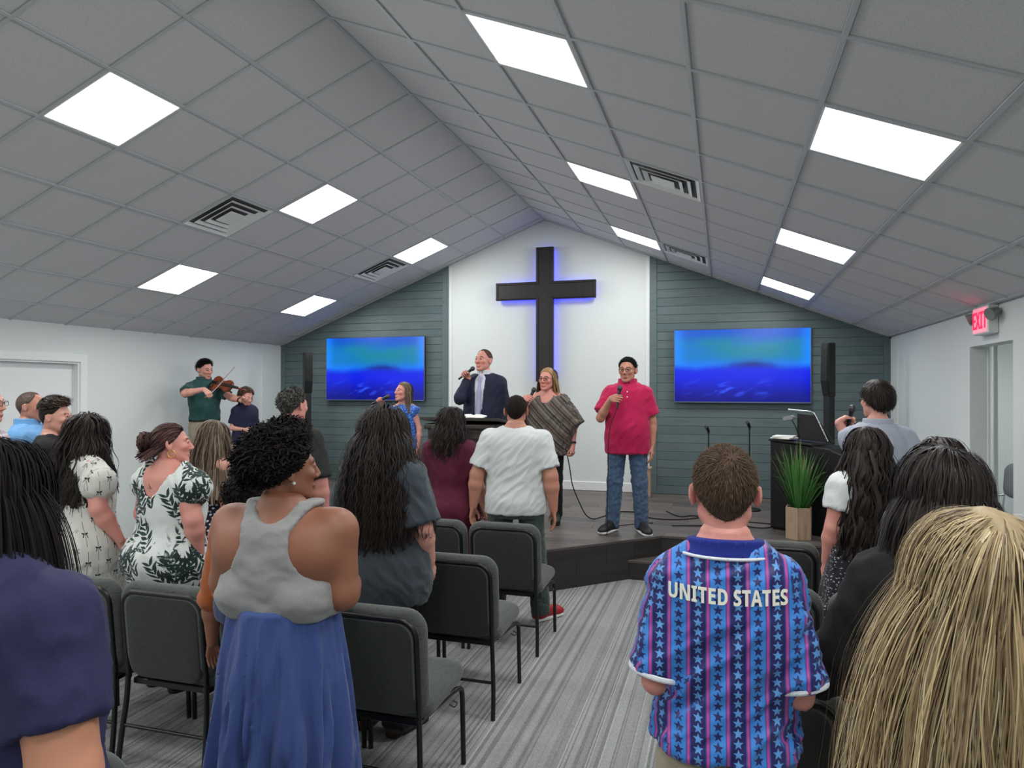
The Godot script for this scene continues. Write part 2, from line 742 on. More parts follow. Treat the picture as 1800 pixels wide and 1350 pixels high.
# right hand, fingers towards -y, palm towards -z, thumb at +x
func make_hand(curl: float, spread: float, thumb_in: float, cell: float) -> Array:
	var f := Field.new(Vector3(-0.075, -0.215, -0.1), Vector3(0.09, 0.04, 0.045), cell)
	var tz := Vector3(0, 0, 1)
	f.cap(Vector3(0, 0.004, 0), Vector3(0, -0.01, 0), 0.027, 0.025, 0.01, false, tz, 0.8)
	var lens := [[0.034, 0.022, 0.019], [0.043, 0.026, 0.021], [0.046, 0.029, 0.022], [0.043, 0.026, 0.021]]
	for n in 4:
		var x := -0.033 + n * 0.0205
		var k := Vector3(x, -0.083 + absf(n - 2.1) * 0.0045, 0.0)
		f.cap(Vector3(x * 0.55, -0.012, 0), k, 0.014, 0.0125, 0.014, false, tz, 0.85)
		var bend := 0.0
		var p := k
		for j in 3:
			bend += curl * [0.75, 1.1, 0.7][j]
			var side := (n - 1.6) * spread
			var d := Vector3(side, -cos(bend), -sin(bend)).normalized()
			var e: Vector3 = p + d * lens[n][j]
			f.cap(p, e, [0.0096, 0.0086, 0.0078][j], [0.0086, 0.0078, 0.0066][j], 0.0035)
			p = e
	f.cap(Vector3(0.016, -0.022, -0.006), Vector3(0.034, -0.05, -0.016), 0.016, 0.0125, 0.012)
	var p1 := Vector3(0.034, -0.05, -0.016)
	var p2 := p1 + Vector3(0.018 * (1.0 - thumb_in), -0.027, -0.012 - 0.018 * thumb_in)
	var p3 := p2 + Vector3(-0.004 - 0.02 * thumb_in, -0.022, -0.008)
	f.cap(p1, p2, 0.0125, 0.0105, 0.005)
	f.cap(p2, p3, 0.0105, 0.0085, 0.004)
	return f.mesh()


func make_shoe() -> void:
	var f := Field.new(Vector3(-0.07, -0.02, -0.24), Vector3(0.07, 0.16, 0.12), 0.0125)
	f.cap(Vector3(0, 0.045, 0.04), Vector3(0, 0.04, -0.14), 0.04, 0.044, 0.03)
	f.ell(Vector3(0.004, 0.035, -0.16), Vector3(0.046, 0.034, 0.06), 0.03)
	f.cap(Vector3(0, 0.05, 0.03), Vector3(0, 0.115, 0.03), 0.04, 0.038, 0.04, true)
	f.cap(Vector3(0, 0.1, 0.0), Vector3(0, 0.055, -0.11), 0.032, 0.03, 0.03)
	f.cut(Vector3(0, -1, 0), -0.022)
	shoe_top = f.mesh()
	f = Field.new(Vector3(-0.07, -0.02, -0.25), Vector3(0.07, 0.05, 0.12), 0.0125)
	f.cap(Vector3(0, 0.02, 0.035), Vector3(0.003, 0.02, -0.16), 0.043, 0.052, 0.01)
	f.cut(Vector3(0, 1, 0), 0.028)
	f.cut(Vector3(0, -1, 0), 0.0)
	shoe_sole = f.mesh()


# ---------------------------------------------------------------- hair
# polar angle (from the crown) down to which hair grows, by turn from the face; styles are lists of [turn, angle] in degrees
func hairline(style: Array, ph: float) -> float:
	var a := rad_to_deg(absf(wrapf(ph, -PI, PI)))
	for i in style.size() - 1:
		if a <= style[i + 1][0]:
			return deg_to_rad(lerpf(style[i][1], style[i + 1][1], (a - style[i][0]) / (style[i + 1][0] - style[i][0])))
	return deg_to_rad(style[-1][1])

const LINE_MAN := [[0, 47], [35, 50], [50, 62], [72, 82], [95, 84], [112, 102], [140, 130], [180, 137]]
const LINE_RECEDED := [[0, 34], [25, 30], [45, 50], [70, 78], [95, 84], [112, 102], [140, 130], [180, 137]]
const LINE_WOMAN := [[0, 50], [30, 54], [55, 70], [80, 95], [95, 100], [120, 122], [180, 132]]
const LINE_COVER := [[0, 50], [30, 58], [55, 84], [80, 112], [120, 130], [180, 140]]


func hair_point(ph: float, th: float, thick: float) -> Vector3:
	var d := Vector3(sin(th) * sin(ph), cos(th), -sin(th) * cos(ph))
	return HC + d * (reach_at(th, ph) + thick)


func hair_cap(out: Array, line: Array, thick: float, colour: Color, rng: RandomNumberGenerator, lump := 0.0, top := 0.0) -> void:
	var m := ml()
	var nu := 56
	var nv := 18
	var noise := FastNoiseLite.new()
	noise.seed = rng.randi() % 1000
	noise.frequency = 22.0
	for j in nv + 3:
		for i in nu + 1:
			var ph := TAU * i / nu
			var t := minf(float(j) / nv, 1.0)
			var th := hairline(line, ph) * t
			var k := thick * sqrt(clampf((1.0 - t) * 6.0, 0.0, 1.0)) + top * maxf(cos(th), 0.0)
			if j > nv:
				k = -0.004 * (j - nv)
			var p := hair_point(ph, maxf(th, 0.001), k)
			if lump > 0.0:
				p += (p - HC).normalized() * noise.get_noise_3dv(p) * lump
			m[0].append(p)
			var b := colour * rng.randf_range(0.85, 1.15)
			m[3].append(Color(b.r, b.g, b.b))
	for j in nv + 2:
		for i in nu:
			var a := j * (nu + 1) + i
			m[2].append_array(PackedInt32Array([a, a + nu + 1, a + 1, a + 1, a + nu + 1, a + nu + 2]))
	renormal(m)
	var q := 0
	for p in m[0]:  # point all normals outwards
		if m[1][q].dot(p - HC) < 0.0:
			m[1][q] = -m[1][q]
		q += 1
	put(out, m)


# one lock of hair: a flattened tapering tube along points
func lock(m: Array, pts: PackedVector3Array, r: float, wide: float, away: Vector3, colour: Color, tip := 0.25) -> void:
	var n := pts.size()
	var base: int = m[0].size()
	var thin := wide < 3.0
	var bow := 0.75 if thin else 0.25
	var step := 2 if thin else 3
	for i in n:
		var p := pts[i]
		var d := (pts[mini(i + 1, n - 1)] - pts[maxi(i - 1, 0)]).normalized()
		var out := p - away
		out = (out - d * out.dot(d)).normalized()
		var side := d.cross(out)
		var t := float(i) / (n - 1)
		var w := r * lerpf(1.0, tip, t * t * t) * (0.55 if i == 0 else 1.0)
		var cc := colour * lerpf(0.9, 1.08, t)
		cc.a = 1.0
		m[0].append(p + side * w * wide)
		m[1].append((side * bow + out).normalized())
		m[3].append(cc)
		if not thin:
			m[0].append(p + out * w)
			m[1].append(out)
			m[3].append(cc)
		m[0].append(p - side * w * wide)
		m[1].append((out - side * bow).normalized())
		m[3].append(cc)
		if i:
			var b := base + i * step
			for q in step - 1:
				m[2].append(b - step + q)
				m[2].append(b - step + q + 1)
				m[2].append(b + q)
				m[2].append(b - step + q + 1)
				m[2].append(b + q + 1)
				m[2].append(b + q)


# style: line, part (point the hair flows from), count, length, steps, r, wide, wave, freq, stiff, lift, colours, jitter, far (max distance from head), bodies (ellipsoids [centre, radii] in head space)
func hair_fall(out: Array, st: Dictionary, rng: RandomNumberGenerator) -> void:
	var cols: Array = st.colours
	var bodies: Array = st.get("bodies", [])
	var steps: int = st.get("steps", 12)
	var part: Vector3 = st.get("part", Vector3(0, 0.13, -0.03))
	var part2: Vector3 = st.get("part2", part)
	var face: float = st.get("face", 0.0)
	var head_r := Vector3(0.079, 0.094, 0.1)
	var head_c := Vector3(0, 0.026, 0.012)
	var m := ml()
	var line: Array = st.line
	for n in int(st.count):
		var ph := rng.randf_range(st.get("from", 0.0), st.get("to", TAU))
		var lim := hairline(line, ph)
		var th := acos(lerpf(1.0, cos(lim), rng.randf())) 
		th = maxf(th, 0.02)
		var p := hair_point(ph, th, 0.002)
		var nn := (p - head_c).normalized()
		var layer := rng.randf()
		var lay: float = st.get("lift", 0.012) * layer + st.get("base", 0.007)
		if absf(wrapf(ph, -PI, PI)) < face:
			continue
		var flow := p - Geometry3D.get_closest_point_to_segment(p, part, part2)
		flow = (flow - nn * flow.dot(nn)).normalized()
		flow = (flow + Vector3(rng.randf_range(-1, 1), rng.randf_range(-1, 1), rng.randf_range(-1, 1)) * st.get("jitter", 0.15)).normalized()
		var vel: Vector3 = (flow + nn * st.get("rise", 0.0)).normalized()
		var le: float = st.length * rng.randf_range(st.get("vary", 0.8), 1.0)
		if st.has("trim"):  # shorter towards the face
			le *= lerpf(st.trim, 1.0, smoothstep(0.3, 1.6, absf(wrapf(ph, -PI, PI))))
		var ds := le / steps
		var pts := PackedVector3Array()
		var clump := floorf(ph * 7.0) * 2.4 + floorf(th * 5.0) * 1.7
		var ph0 := clump + rng.randf_range(-0.6, 0.6)
		var amp: float = st.get("wave", 0.0) * rng.randf_range(0.6, 1.2)
		var fr: float = st.get("freq", 3.0) * rng.randf_range(0.9, 1.1)
		var side := nn.cross(Vector3.UP).normalized()
		var stiff: float = st.get("stiff", 0.75)
		pts.append(p)
		var cling: float = st.get("cling", -0.02) + lay * 0.5
		for i in range(1, steps + 1):
			vel = (vel * stiff + Vector3(0, -1, 0) * (1.0 - stiff)).normalized()
			p += vel * ds
			var rr := head_r + Vector3(lay, lay, lay)
			var e := (p - head_c) / rr
			var hug := 1.0 if p.y > cling else 0.0
			if e.length_squared() < 1.0 or hug > 0.0:
				p = head_c + e.normalized() * rr
			for b in bodies:
				var r2: Vector3 = b[1] + Vector3(lay, lay, lay) * 0.8
				e = (p - b[0]) / r2
				if e.length_squared() < 1.0:
					p = b[0] + e.normalized() * r2
			vel = (p - pts[-1]).normalized()
			pts.append(p)
		for pass_ in 3:
			var prev := pts[0]
			for i in range(1, steps):
				var here := pts[i]
				pts[i] = (prev + here * 2.0 + pts[i + 1]) * 0.25
				prev = here
		if amp > 0.0:
			for i in range(1, steps + 1):
				var t := float(i) / steps
				var a := ph0 + t * TAU * fr
				var g := amp * smoothstep(0.05, 0.35, t)
				pts[i] += side * sin(a) * g + (pts[i] - Vector3(head_c.x, pts[i].y, head_c.z)).normalized() * (cos(a) + 1.0) * g * 0.6
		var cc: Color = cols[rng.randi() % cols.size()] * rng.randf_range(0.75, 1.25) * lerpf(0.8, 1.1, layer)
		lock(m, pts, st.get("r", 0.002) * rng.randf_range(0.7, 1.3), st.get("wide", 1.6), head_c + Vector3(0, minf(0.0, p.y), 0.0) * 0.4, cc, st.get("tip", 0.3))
	put(out, m)


# short hair that stands on the scalp
func hair_fuzz(out: Array, st: Dictionary, rng: RandomNumberGenerator) -> void:
	var m := ml()
	var cols: Array = st.colours
	for n in int(st.count):
		var ph := rng.randf() * TAU
		var lim := hairline(st.line, ph)
		var u := rng.randf()
		var th := maxf(acos(lerpf(1.0, cos(lim), u)), 0.02)
		var edge := clampf((lim - th) / 0.5, 0.25, 1.0)
		var p := hair_point(ph, th, st.get("base", 0.002))
		var nn := (p - HC).normalized()
		var part: Vector3 = st.get("part", Vector3(0, 0.14, 0.05))
		var flow := p - part
		flow = (flow - nn * flow.dot(nn)).normalized()
		var up: float = st.get("rise", 0.6) * (1.0 - 0.6 * smoothstep(0.6, 1.6, th))
		var d: Vector3 = (flow + nn * up + Vector3(rng.randf_range(-1, 1), rng.randf_range(-1, 1), rng.randf_range(-1, 1)) * st.get("jitter", 0.3)).normalized()
		var le: float = st.length * rng.randf_range(0.7, 1.1) * edge * (1.0 + st.get("quiff", 0.0) * smoothstep(0.2, 1.0, cos(ph)) * smoothstep(1.2, 0.5, th))
		var pts := PackedVector3Array([p, p + d * le * 0.5 + nn * le * 0.05, p + d * le - nn * le * 0.12 + Vector3(0, -0.1, 0) * le])
		var cc: Color = cols[rng.randi() % cols.size()] * rng.randf_range(0.75, 1.25)
		lock(m, pts, st.get("r", 0.0014) * rng.randf_range(0.7, 1.3), st.get("wide", 1.5), HC, cc, 0.3)
	put(out, m)


# tight curls that stand out from the head in all directions
func hair_curls(out: Array, st: Dictionary, rng: RandomNumberGenerator) -> void:
	var m := ml()
	var cols: Array = st.colours
	var noise := FastNoiseLite.new()
	noise.seed = 4
	noise.frequency = 9.0
	for n in int(st.count):
		var ph := rng.randf() * TAU
		var lim := hairline(st.line, ph)
		var th := maxf(acos(lerpf(1.0, cos(lim), rng.randf())), 0.02)
		var p := hair_point(ph, th, 0.0)
		var nn := (p - HC).normalized()
		var le: float = st.length * rng.randf_range(0.75, 1.05) * (1.0 + 0.4 * noise.get_noise_3dv(nn * 0.3)) * clampf((lim - th) / 0.7 + 0.15, 0.15, 1.0)
		var d := (nn + Vector3(0, 0.25, 0.1) + Vector3(rng.randf_range(-1, 1), rng.randf_range(-1, 1), rng.randf_range(-1, 1)) * 0.35).normalized()
		var s1 := d.cross(Vector3(0.3, 1, 0.2)).normalized()
		var s2 := d.cross(s1)
		var pts := PackedVector3Array()
		var k := 9
		var a0 := rng.randf() * TAU
		for i in k:
			var t := float(i) / (k - 1)
			var g: float = st.get("curl", 0.008) * minf(t * 3.0, 1.0)
			var a := a0 + t * TAU * 1.7
			pts.append(p + d * le * t + s1 * cos(a) * g + s2 * sin(a) * g + Vector3(0, -0.25, 0) * le * t * t)
		var cc: Color = cols[rng.randi() % cols.size()] * rng.randf_range(0.7, 1.3)
		lock(m, pts, st.get("r", 0.003), 1.6, HC, cc, 0.5)
	put(out, m)

# ---------------------------------------------------------------- a person from a list of measures (facing -z, feet at the origin)
const TORSO := [[0.70, 0.15, 0.10, 0.0], [0.82, 0.172, 0.115, 0.008], [0.92, 0.175, 0.125, 0.012], [1.06, 0.155, 0.108, 0.0], [1.20, 0.165, 0.115, 0.0], [1.34, 0.182, 0.12, 0.004], [1.42, 0.176, 0.105, 0.012], [1.465, 0.125, 0.085, 0.018], [1.50, 0.075, 0.066, 0.02], [1.545, 0.056, 0.058, 0.018]]
const FEMALE := [[0.70, 0.158, 0.11, 0.0], [0.82, 0.185, 0.125, 0.012], [0.92, 0.18, 0.125, 0.012], [1.06, 0.14, 0.1, 0.0], [1.20, 0.155, 0.118, -0.008], [1.34, 0.165, 0.115, 0.0], [1.42, 0.155, 0.095, 0.012], [1.46, 0.115, 0.078, 0.018], [1.495, 0.066, 0.058, 0.02], [1.54, 0.05, 0.052, 0.018]]


func torso(sp: Dictionary, y0: float, y1: float, more: float, flare := 0.0) -> Array:
	var s: float = sp.h / 1.75
	var base: Array = FEMALE if sp.get("sex", "m") == "f" else TORSO
	var gw: Array = sp.get("gw", [1.0, 1.0, 1.0])  # width of shoulders, waist, hips
	var gd: Array = sp.get("gd", [1.0, 1.0, 1.0])
	var all := []
	for r in base:
		var y: float = r[0]
		var up := smoothstep(1.06, 1.34, y)
		var dn := smoothstep(1.06, 0.9, y)
		var kw: float = lerpf(lerpf(gw[1], gw[0], up), gw[2], dn)
		var kd: float = lerpf(lerpf(gd[1], gd[0], up), gd[2], dn)
		if y > 1.45:
			kw = lerpf(1.0, kw, 0.4)
			kd = lerpf(1.0, kd, 0.4)
		var d: float = r[2] * kd * s
		var z: float = r[3] * s
		var belly: float = sp.get("belly", 0.0) * exp(-pow((y - 1.05) / 0.14, 2.0))
		var bust: float = sp.get("bust", 0.0) * exp(-pow((y - 1.26) / 0.07, 2.0))
		var seat: float = sp.get("seat", 0.0) * exp(-pow((y - 0.88) / 0.09, 2.0))
		d += (belly + bust + seat) * 0.5
		z += (seat - belly - bust) * 0.5
		all.append([y * s, r[1] * kw * s, d, 0.0, z])
	var ys := [y0]
	var n := maxi(4, int((y1 - y0) / 0.05))
	for i in range(1, n + 1):
		ys.append(lerpf(y0, y1, float(i) / n))
	var out := []
	for y in ys:
		var r: Array = Field.ring_at(all, clampf(y, all[0][0], all[-1][0]))
		var f := flare * smoothstep(y1, y0, y)
		out.append([y, r[1] + more + f, r[2] + more + f, 0.0, r[4]])
	return out


func joints(sp: Dictionary) -> Dictionary:
	var s: float = sp.h / 1.75
	var sx: float = sp.get("sx", 0.17 if sp.get("sex", "m") == "m" else 0.148) * s
	var j := {"s": s}
	for k in ["L", "R"]:
		var g := 1.0 if k == "R" else -1.0
		var a: Array = sp.get("a" + k, [Vector3(0.055, -0.28, 0.02), Vector3(0.0, -0.25, -0.05)])
		var sh: Vector3 = Vector3(g * sx, 1.392 * s, 0.012) + sp.get("sh" + k, Vector3.ZERO)
		var el: Vector3 = sh + a[0] * Vector3(g, 1, 1) * s
		var wr: Vector3 = el + a[1] * Vector3(g, 1, 1) * s
		var hold: Dictionary = sp.get("hold", {})
		if hold.has(k):  # [head of the thing held, its direction, fingers, elbow towards]
			var q: Array = hold[k]
			var t: Vector3 = q[1].normalized()
			var f: Vector3 = (q[2] - t * t.dot(q[2])).normalized()
			var palm := t.cross(f) * g
			sp["fingers" + k] = f
			sp["palm" + k] = palm
			sp["hand" + k] = "grip"
			var hk: float = s * sp.get("hand", 1.0)
			wr = q[0] - t * 0.12 - (f * 0.078 + palm * 0.034) * hk
			var l1 := 0.285 * s
			var l2 := 0.25 * s
			var d := sh.distance_to(wr)
			if d > (l1 + l2) * 0.99:
				l1 *= d / (l1 + l2) * 1.02
				l2 *= d / (l1 + l2) * 1.02
			var u := (wr - sh) / d
			var aa := (l1 * l1 - l2 * l2 + d * d) / (2.0 * d)
			var pole: Vector3 = q[3]
			pole = (pole - u * u.dot(pole)).normalized()
			el = sh + u * aa + pole * sqrt(maxf(l1 * l1 - aa * aa, 0.0))
			sp["grip" + k] = [q[0], q[0] - t * 0.24]
		j["s" + k] = sh
		j["e" + k] = el
		j["w" + k] = wr
		var st: Vector3 = sp.get("foot" + k, Vector3(0.1, 0, 0.0))
		j["h" + k] = Vector3(g * 0.088 * s * sp.get("gw", [1, 1, 1])[2], 0.9 * s, 0.01)
		j["f" + k] = Vector3(g * st.x, 0.075 * s, st.z + 0.03)
		j["k" + k] = (j["h" + k] + j["f" + k]) * 0.5 + Vector3(0, 0.02 * s, -0.02)
	j.head = Vector3(0, sp.h - 0.117 * sp.get("hs", 1.0), -0.012) + sp.get("hoff", Vector3.ZERO)
	var look: Vector3 = sp.get("look", Vector3.ZERO)  # pitch (up), yaw (to the left), roll in degrees
	j.ht = Transform3D(Basis.from_euler(Vector3(deg_to_rad(look.x), deg_to_rad(look.y), deg_to_rad(look.z))).scaled(Vector3.ONE * sp.get("hs", 1.0) * 1.0), j.head)
	if sp.has("hw"):
		j.ht.basis = j.ht.basis * Basis.from_scale(sp.hw)
	return j


func crease(m: Array, g: Dictionary, rng: RandomNumberGenerator) -> void:
	var f: Dictionary = g.get("folds", {})
	if f.is_empty():
		return
	var n1 := FastNoiseLite.new()
	n1.seed = rng.randi() % 9999
	n1.noise_type = FastNoiseLite.TYPE_SIMPLEX
	n1.fractal_octaves = 2
	n1.frequency = 1.0
	var amp: float = f.get("amp", 0.005)
	var fq: Vector3 = f.get("fq", Vector3(7, 4, 7))
	var pl: float = f.get("pleats", 0.0)
	var pamp: float = f.get("pamp", 0.01)
	var y0: float = f.get("y0", 0.0)
	var y1: float = f.get("y1", 1.0)
	var slant: float = f.get("slant", 0.5)
	var calm: Array = f.get("calm", [])
	var pos: PackedVector3Array = m[0]
	var nor: PackedVector3Array = m[1]
	for i in pos.size():
		var p := pos[i]
		var q := Vector3(p.x + p.y * slant, p.y, p.z) * fq
		var v := n1.get_noise_3dv(q)
		v = (1.0 - absf(v) * 2.6) * 0.7 + n1.get_noise_3dv(q * 2.3 + Vector3(9, 0, 0)) * 0.4
		var d := v * amp
		if calm.size():
			d *= smoothstep(0.7, 1.3, ((p - calm[0]) / calm[1]).length())
		if pl > 0.0:
			var t := smoothstep(y1, y0, p.y)
			var ang := atan2(p.x, -p.z)
			var w := ang * pl + n1.get_noise_2d(ang * 3.0, p.y * 1.5) * 2.2
			d += sin(w) * pamp * (0.15 + 0.85 * t) * smoothstep(y1 + 0.01, y1 - 0.04, p.y)
		pos[i] = p + nor[i] * d
	m[0] = pos
	renormal(m)


func garment(sp: Dictionary, j: Dictionary, g: Dictionary, rng: RandomNumberGenerator) -> Array:
	var s: float = j.s
	var c: float = g.get("cell", 0.014)
	var lo := Vector3(9, 9, 9)
	var hi := -lo
	var rings: Array = g.get("rings", [])
	if g.has("body"):
		var b: Array = g.body  # y0, y1 (as parts of 1.75 m), more, flare
		rings = torso(sp, b[0] * s, b[1] * s, b[2], b[3])
	for r in rings:
		lo = lo.min(Vector3(r[3] - r[1], r[0], r[4] - r[2]))
		hi = hi.max(Vector3(r[3] + r[1], r[0], r[4] + r[2]))
	var caps := []  # a, b, ra, rb, k, flat
	var ga: float = sp.get("ga", 1.0) * s
	if g.has("sleeve"):
		var e: Array = g.sleeve  # length (1 elbow, 2 wrist), looseness at the shoulder, at the end
		for k in ["L", "R"]:
			if g.has("only") and g.only != k:
				continue
			var l: float = e[0]
			var sh: Vector3 = j["s" + k]
			var el: Vector3 = j["e" + k]
			var wr: Vector3 = j["w" + k]
			caps.append([Vector3(sh.x * 0.25, 1.455 * s, 0.022), sh, 0.04 * s + 0.008, 0.05 * ga + 0.01, 0.05, false])
			if l <= 1.0:
				caps.append([sh, sh.lerp(el, l), 0.056 * ga + e[1], lerpf(0.056, 0.042, l) * ga + e[2], 0.035, true])
			else:
				caps.append([sh, el, 0.056 * ga + e[1], 0.044 * ga + (e[1] + e[2]) * 0.5, 0.035, false])
				caps.append([el, el.lerp(wr, l - 1.0), 0.044 * ga + (e[1] + e[2]) * 0.5, lerpf(0.042, 0.029, l - 1.0) * ga + e[2], 0.02, true])
	if g.has("legs"):
		var e: Array = g.legs  # looseness thigh, knee, ankle, how far down (1 ankle)
		var gl: float = sp.get("gl", 1.0) * s
		for k in ["L", "R"]:
			var hp: Vector3 = j["h" + k]
			var kn: Vector3 = j["k" + k]
			var fo: Vector3 = j["f" + k]
			caps.append([hp, kn, 0.078 * gl + e[0], 0.055 * gl + e[1], 0.025, false])
			caps.append([kn, kn.lerp(fo + Vector3(0, -0.02, 0), e[3]), 0.055 * gl + e[1], 0.042 * gl + e[2], 0.02, true])
	for e in g.get("caps", []):
		caps.append(e)
	for e in caps:
		var m := maxf(e[2], e[3])
		lo = lo.min(e[0] - Vector3(m, m, m)).min(e[1] - Vector3(m, m, m))
		hi = hi.max(e[0] + Vector3(m, m, m)).max(e[1] + Vector3(m, m, m))
	for e in g.get("ells", []):
		lo = lo.min(e[0] - e[1])
		hi = hi.max(e[0] + e[1])
	var pad := Vector3.ONE * (2.5 * c + 0.01)
	var f := Field.new(lo - pad, hi + pad, c)
	if rings:
		f.loft(rings, 0.03)
	for e in caps:
		if e.size() > 6:
			f.cap(e[0], e[1], e[2], e[3], e[4], e[5], e[6], e[7])
		else:
			f.cap(e[0], e[1], e[2], e[3], e[4], e[5])
	for e in g.get("ells", []):
		f.ell(e[0], e[1], 0.03)
	for e in g.get("carve", []):
		if e.size() == 2:
			f.ell(e[0], e[1], 0.004, true)
		elif e.size() == 3:
			f.ell(e[0], e[1], 0.004, true, e[2])
		else:
			f.cap(e[0], e[1], e[2], e[3], 0.004, false, Vector3.ZERO, 1.0, true)
	for e in g.get("cuts", []):
		f.cut(e[0].normalized(), e[1])
	g.field = f
	var m := f.mesh()
	crease(m, g, rng)
	return m


func build_person(sp: Dictionary) -> Array:
	var rng := RandomNumberGenerator.new()
	rng.seed = hash(sp.id)
	var j := joints(sp)
	sp.j = j
	var s: float = j.s
	var ga: float = sp.get("ga", 1.0) * s
	var parts := []
	# body
	var c: float = sp.get("cell", 0.015)
	var lo := Vector3(-0.3, 0.6 * s, -0.3)
	var hi := Vector3(0.3, sp.h, 0.3)
	for k in ["sL", "eL", "wL", "sR", "eR", "wR"]:
		lo = lo.min(j[k] - Vector3.ONE * 0.1)
		hi = hi.max(j[k] + Vector3.ONE * 0.1)
	if sp.get("bare_legs", false):
		lo.y = 0.0
	var f := Field.new(lo, hi, c)
	f.loft(torso(sp, sp.get("body_from", 0.72 if sp.get("bare_legs", false) else 0.92) * s, 1.52 * s, sp.get("skin_in", -0.012)), 0.03)
	f.cap(Vector3(0, 1.42 * s, 0.022), j.ht * Vector3(0, -0.1, 0.03), 0.058 * s * sp.get("nk", 1.0), 0.05 * sp.get("hs", 1.0) * sp.get("nk", 1.0), 0.05)
	for k in ["L", "R"]:
		var sh: Vector3 = j["s" + k]
		var el: Vector3 = j["e" + k]
		var wr: Vector3 = j["w" + k]
		f.cap(Vector3(sh.x * 0.25, 1.46 * s, 0.022), sh, 0.04 * s, 0.046 * ga, 0.05)
		f.cap(sh, el, 0.055 * ga, 0.042 * ga, 0.05)
		f.cap(el, el.lerp(wr, 0.3), 0.042 * ga, 0.044 * ga, 0.025)
		f.cap(el.lerp(wr, 0.3), wr, 0.044 * ga, 0.0275 * s * sqrt(sp.get("ga", 1.0)), 0.02)
		if sp.get("bare_legs", false):
			f.cap(j["h" + k], j["k" + k], 0.075 * s, 0.052 * s, 0.03)
			f.cap(j["k" + k], j["f" + k], 0.05 * s, 0.036 * s, 0.03)
	for e in sp.get("flesh", []):
		f.ell(e[0], e[1], 0.04)
	if sp.get("tattoo", false):
		sp.flesh_field = f
	var body := ml()
	put(body, f.mesh())
	var fine: bool = sp.get("fine", false)
	put(body, head_m if fine else head_far, j.ht)
	for k in ["L", "R"]:
		var pose: String = sp.get("hand" + k, "open")
		var dir: Vector3 = sp.get("fingers" + k, Vector3.ZERO)
		if dir == Vector3.ZERO:
			dir = (j["w" + k] - j["e" + k]).normalized()
			dir = (dir + Vector3(0, 0, -0.12)).normalized()
		var g := 1.0 if k == "R" else -1.0
		var palm: Vector3 = sp.get("palm" + k, Vector3(-g, 0, 0.25))
		var by := -dir
		var bz := -(palm - dir * palm.dot(dir)).normalized()
		var bx := by.cross(bz)
		var b := Basis(bx, by, bz).scaled(Vector3.ONE * s * sp.get("hand", 1.0))
		b = Basis(bx * s * sp.get("hand", 1.0) * g, by * s * sp.get("hand", 1.0), bz * s * sp.get("hand", 1.0))
		put(body, (hand_grip if fine else hand_grip_far) if pose == "grip" else (hand_open if fine else hand_open_far), Transform3D(b, j["w" + k]))
	parts.append(["body", body, sp.skin, true])
	# clothes
	for g in sp.get("wear", []):
		var m := garment(sp, j, g, rng)
		parts.append([g.name, m, g.mat, false])
	# hair
	var hm := ml()
	for h in sp.get("hair", []):
		match h.kind:
			"cap": hair_cap(hm, h.line, h.thick, h.colour, rng, h.get("lump", 0.0), h.get("top", 0.0))
			"fall": hair_fall(hm, h, rng)
			"fuzz": hair_fuzz(hm, h, rng)
			"curls": hair_curls(hm, h, rng)
			"blob":
				var b := Field.new(h.at - h.size * 1.4, h.at + h.size * 1.4, 0.008)
				b.ell(h.at, h.size)
				put(hm, b.mesh(), Transform3D.IDENTITY, h.colour)
			"bun":
				bun(hm, h, rng)
	if hm[0].size():
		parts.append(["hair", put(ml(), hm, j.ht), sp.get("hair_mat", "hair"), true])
	# shoes
	if sp.has("shoes"):
		for k in ["L", "R"]:
			var at: Vector3 = j["f" + k]
			var t := Transform3D(Basis(Vector3.UP, (0.15 if k == "L" else -0.15) + sp.get("toe" + k, 0.0)).scaled(Vector3.ONE * s * 1.05), Vector3(at.x, 0, at.z - 0.03))
			parts.append(["shoe", put(ml(), shoe_top, t), sp.shoes[0], false])
			parts.append(["sole", put(ml(), shoe_sole, t), sp.shoes[1], false, parts.size() - 1])
	sp.erase("wear_fields")
	return parts


func bun(out: Array, h: Dictionary, rng: RandomNumberGenerator) -> void:
	var m := ml()
	var r: float = h.size
	var ax: Vector3 = (h.at - HC).normalized()
	var s1 := ax.cross(Vector3.UP).normalized()
	var s2 := ax.cross(s1)
	for n in int(h.count):
		var pts := PackedVector3Array()
		var a0 := rng.randf() * TAU
		var inc := rng.randf_range(-1.2, 1.2)
		var rr := r * rng.randf_range(0.6, 1.08)
		for i in 10:
			var t := a0 + i * 0.34
			var q := Vector3(cos(t) * cos(inc), sin(t) * cos(inc), sin(inc) * 0.75)
			pts.append(h.at + (s1 * q.x + s2 * q.y + ax * q.z) * rr + Vector3(rng.randf_range(-1, 1), rng.randf_range(-1, 1), rng.randf_range(-1, 1)) * h.get("mess", 0.003))
		var cc: Color = h.colours[rng.randi() % h.colours.size()] * rng.randf_range(0.75, 1.25)
		lock(m, pts, h.get("r", 0.003), 1.8, h.at, cc, 0.6)
	put(out, m)

# ---------------------------------------------------------------- the room
const LX := -6.74
const RX := 1.99
const FZ := -9.58
const BZ := 3.3
const RIDGE := Vector2(-2.42, 4.16)
const SLOPE := 0.397
const CELL := 0.61
const GRID_Z := -3.327
const STAGE_Y := 0.365


func roof_y(x: float) -> float:
	return RIDGE.y - SLOPE * absf(x - RIDGE.x)


func roof_frame(sg: float) -> Transform3D:  # x down the slope from the ridge, y up through it
	var l := sqrt(1.0 + SLOPE * SLOPE)
	return Transform3D(Basis(Vector3(sg, -SLOPE, 0) / l, Vector3(sg * SLOPE, 1, 0) / l, Vector3(0, 0, sg)), Vector3(RIDGE.x, RIDGE.y, 0))


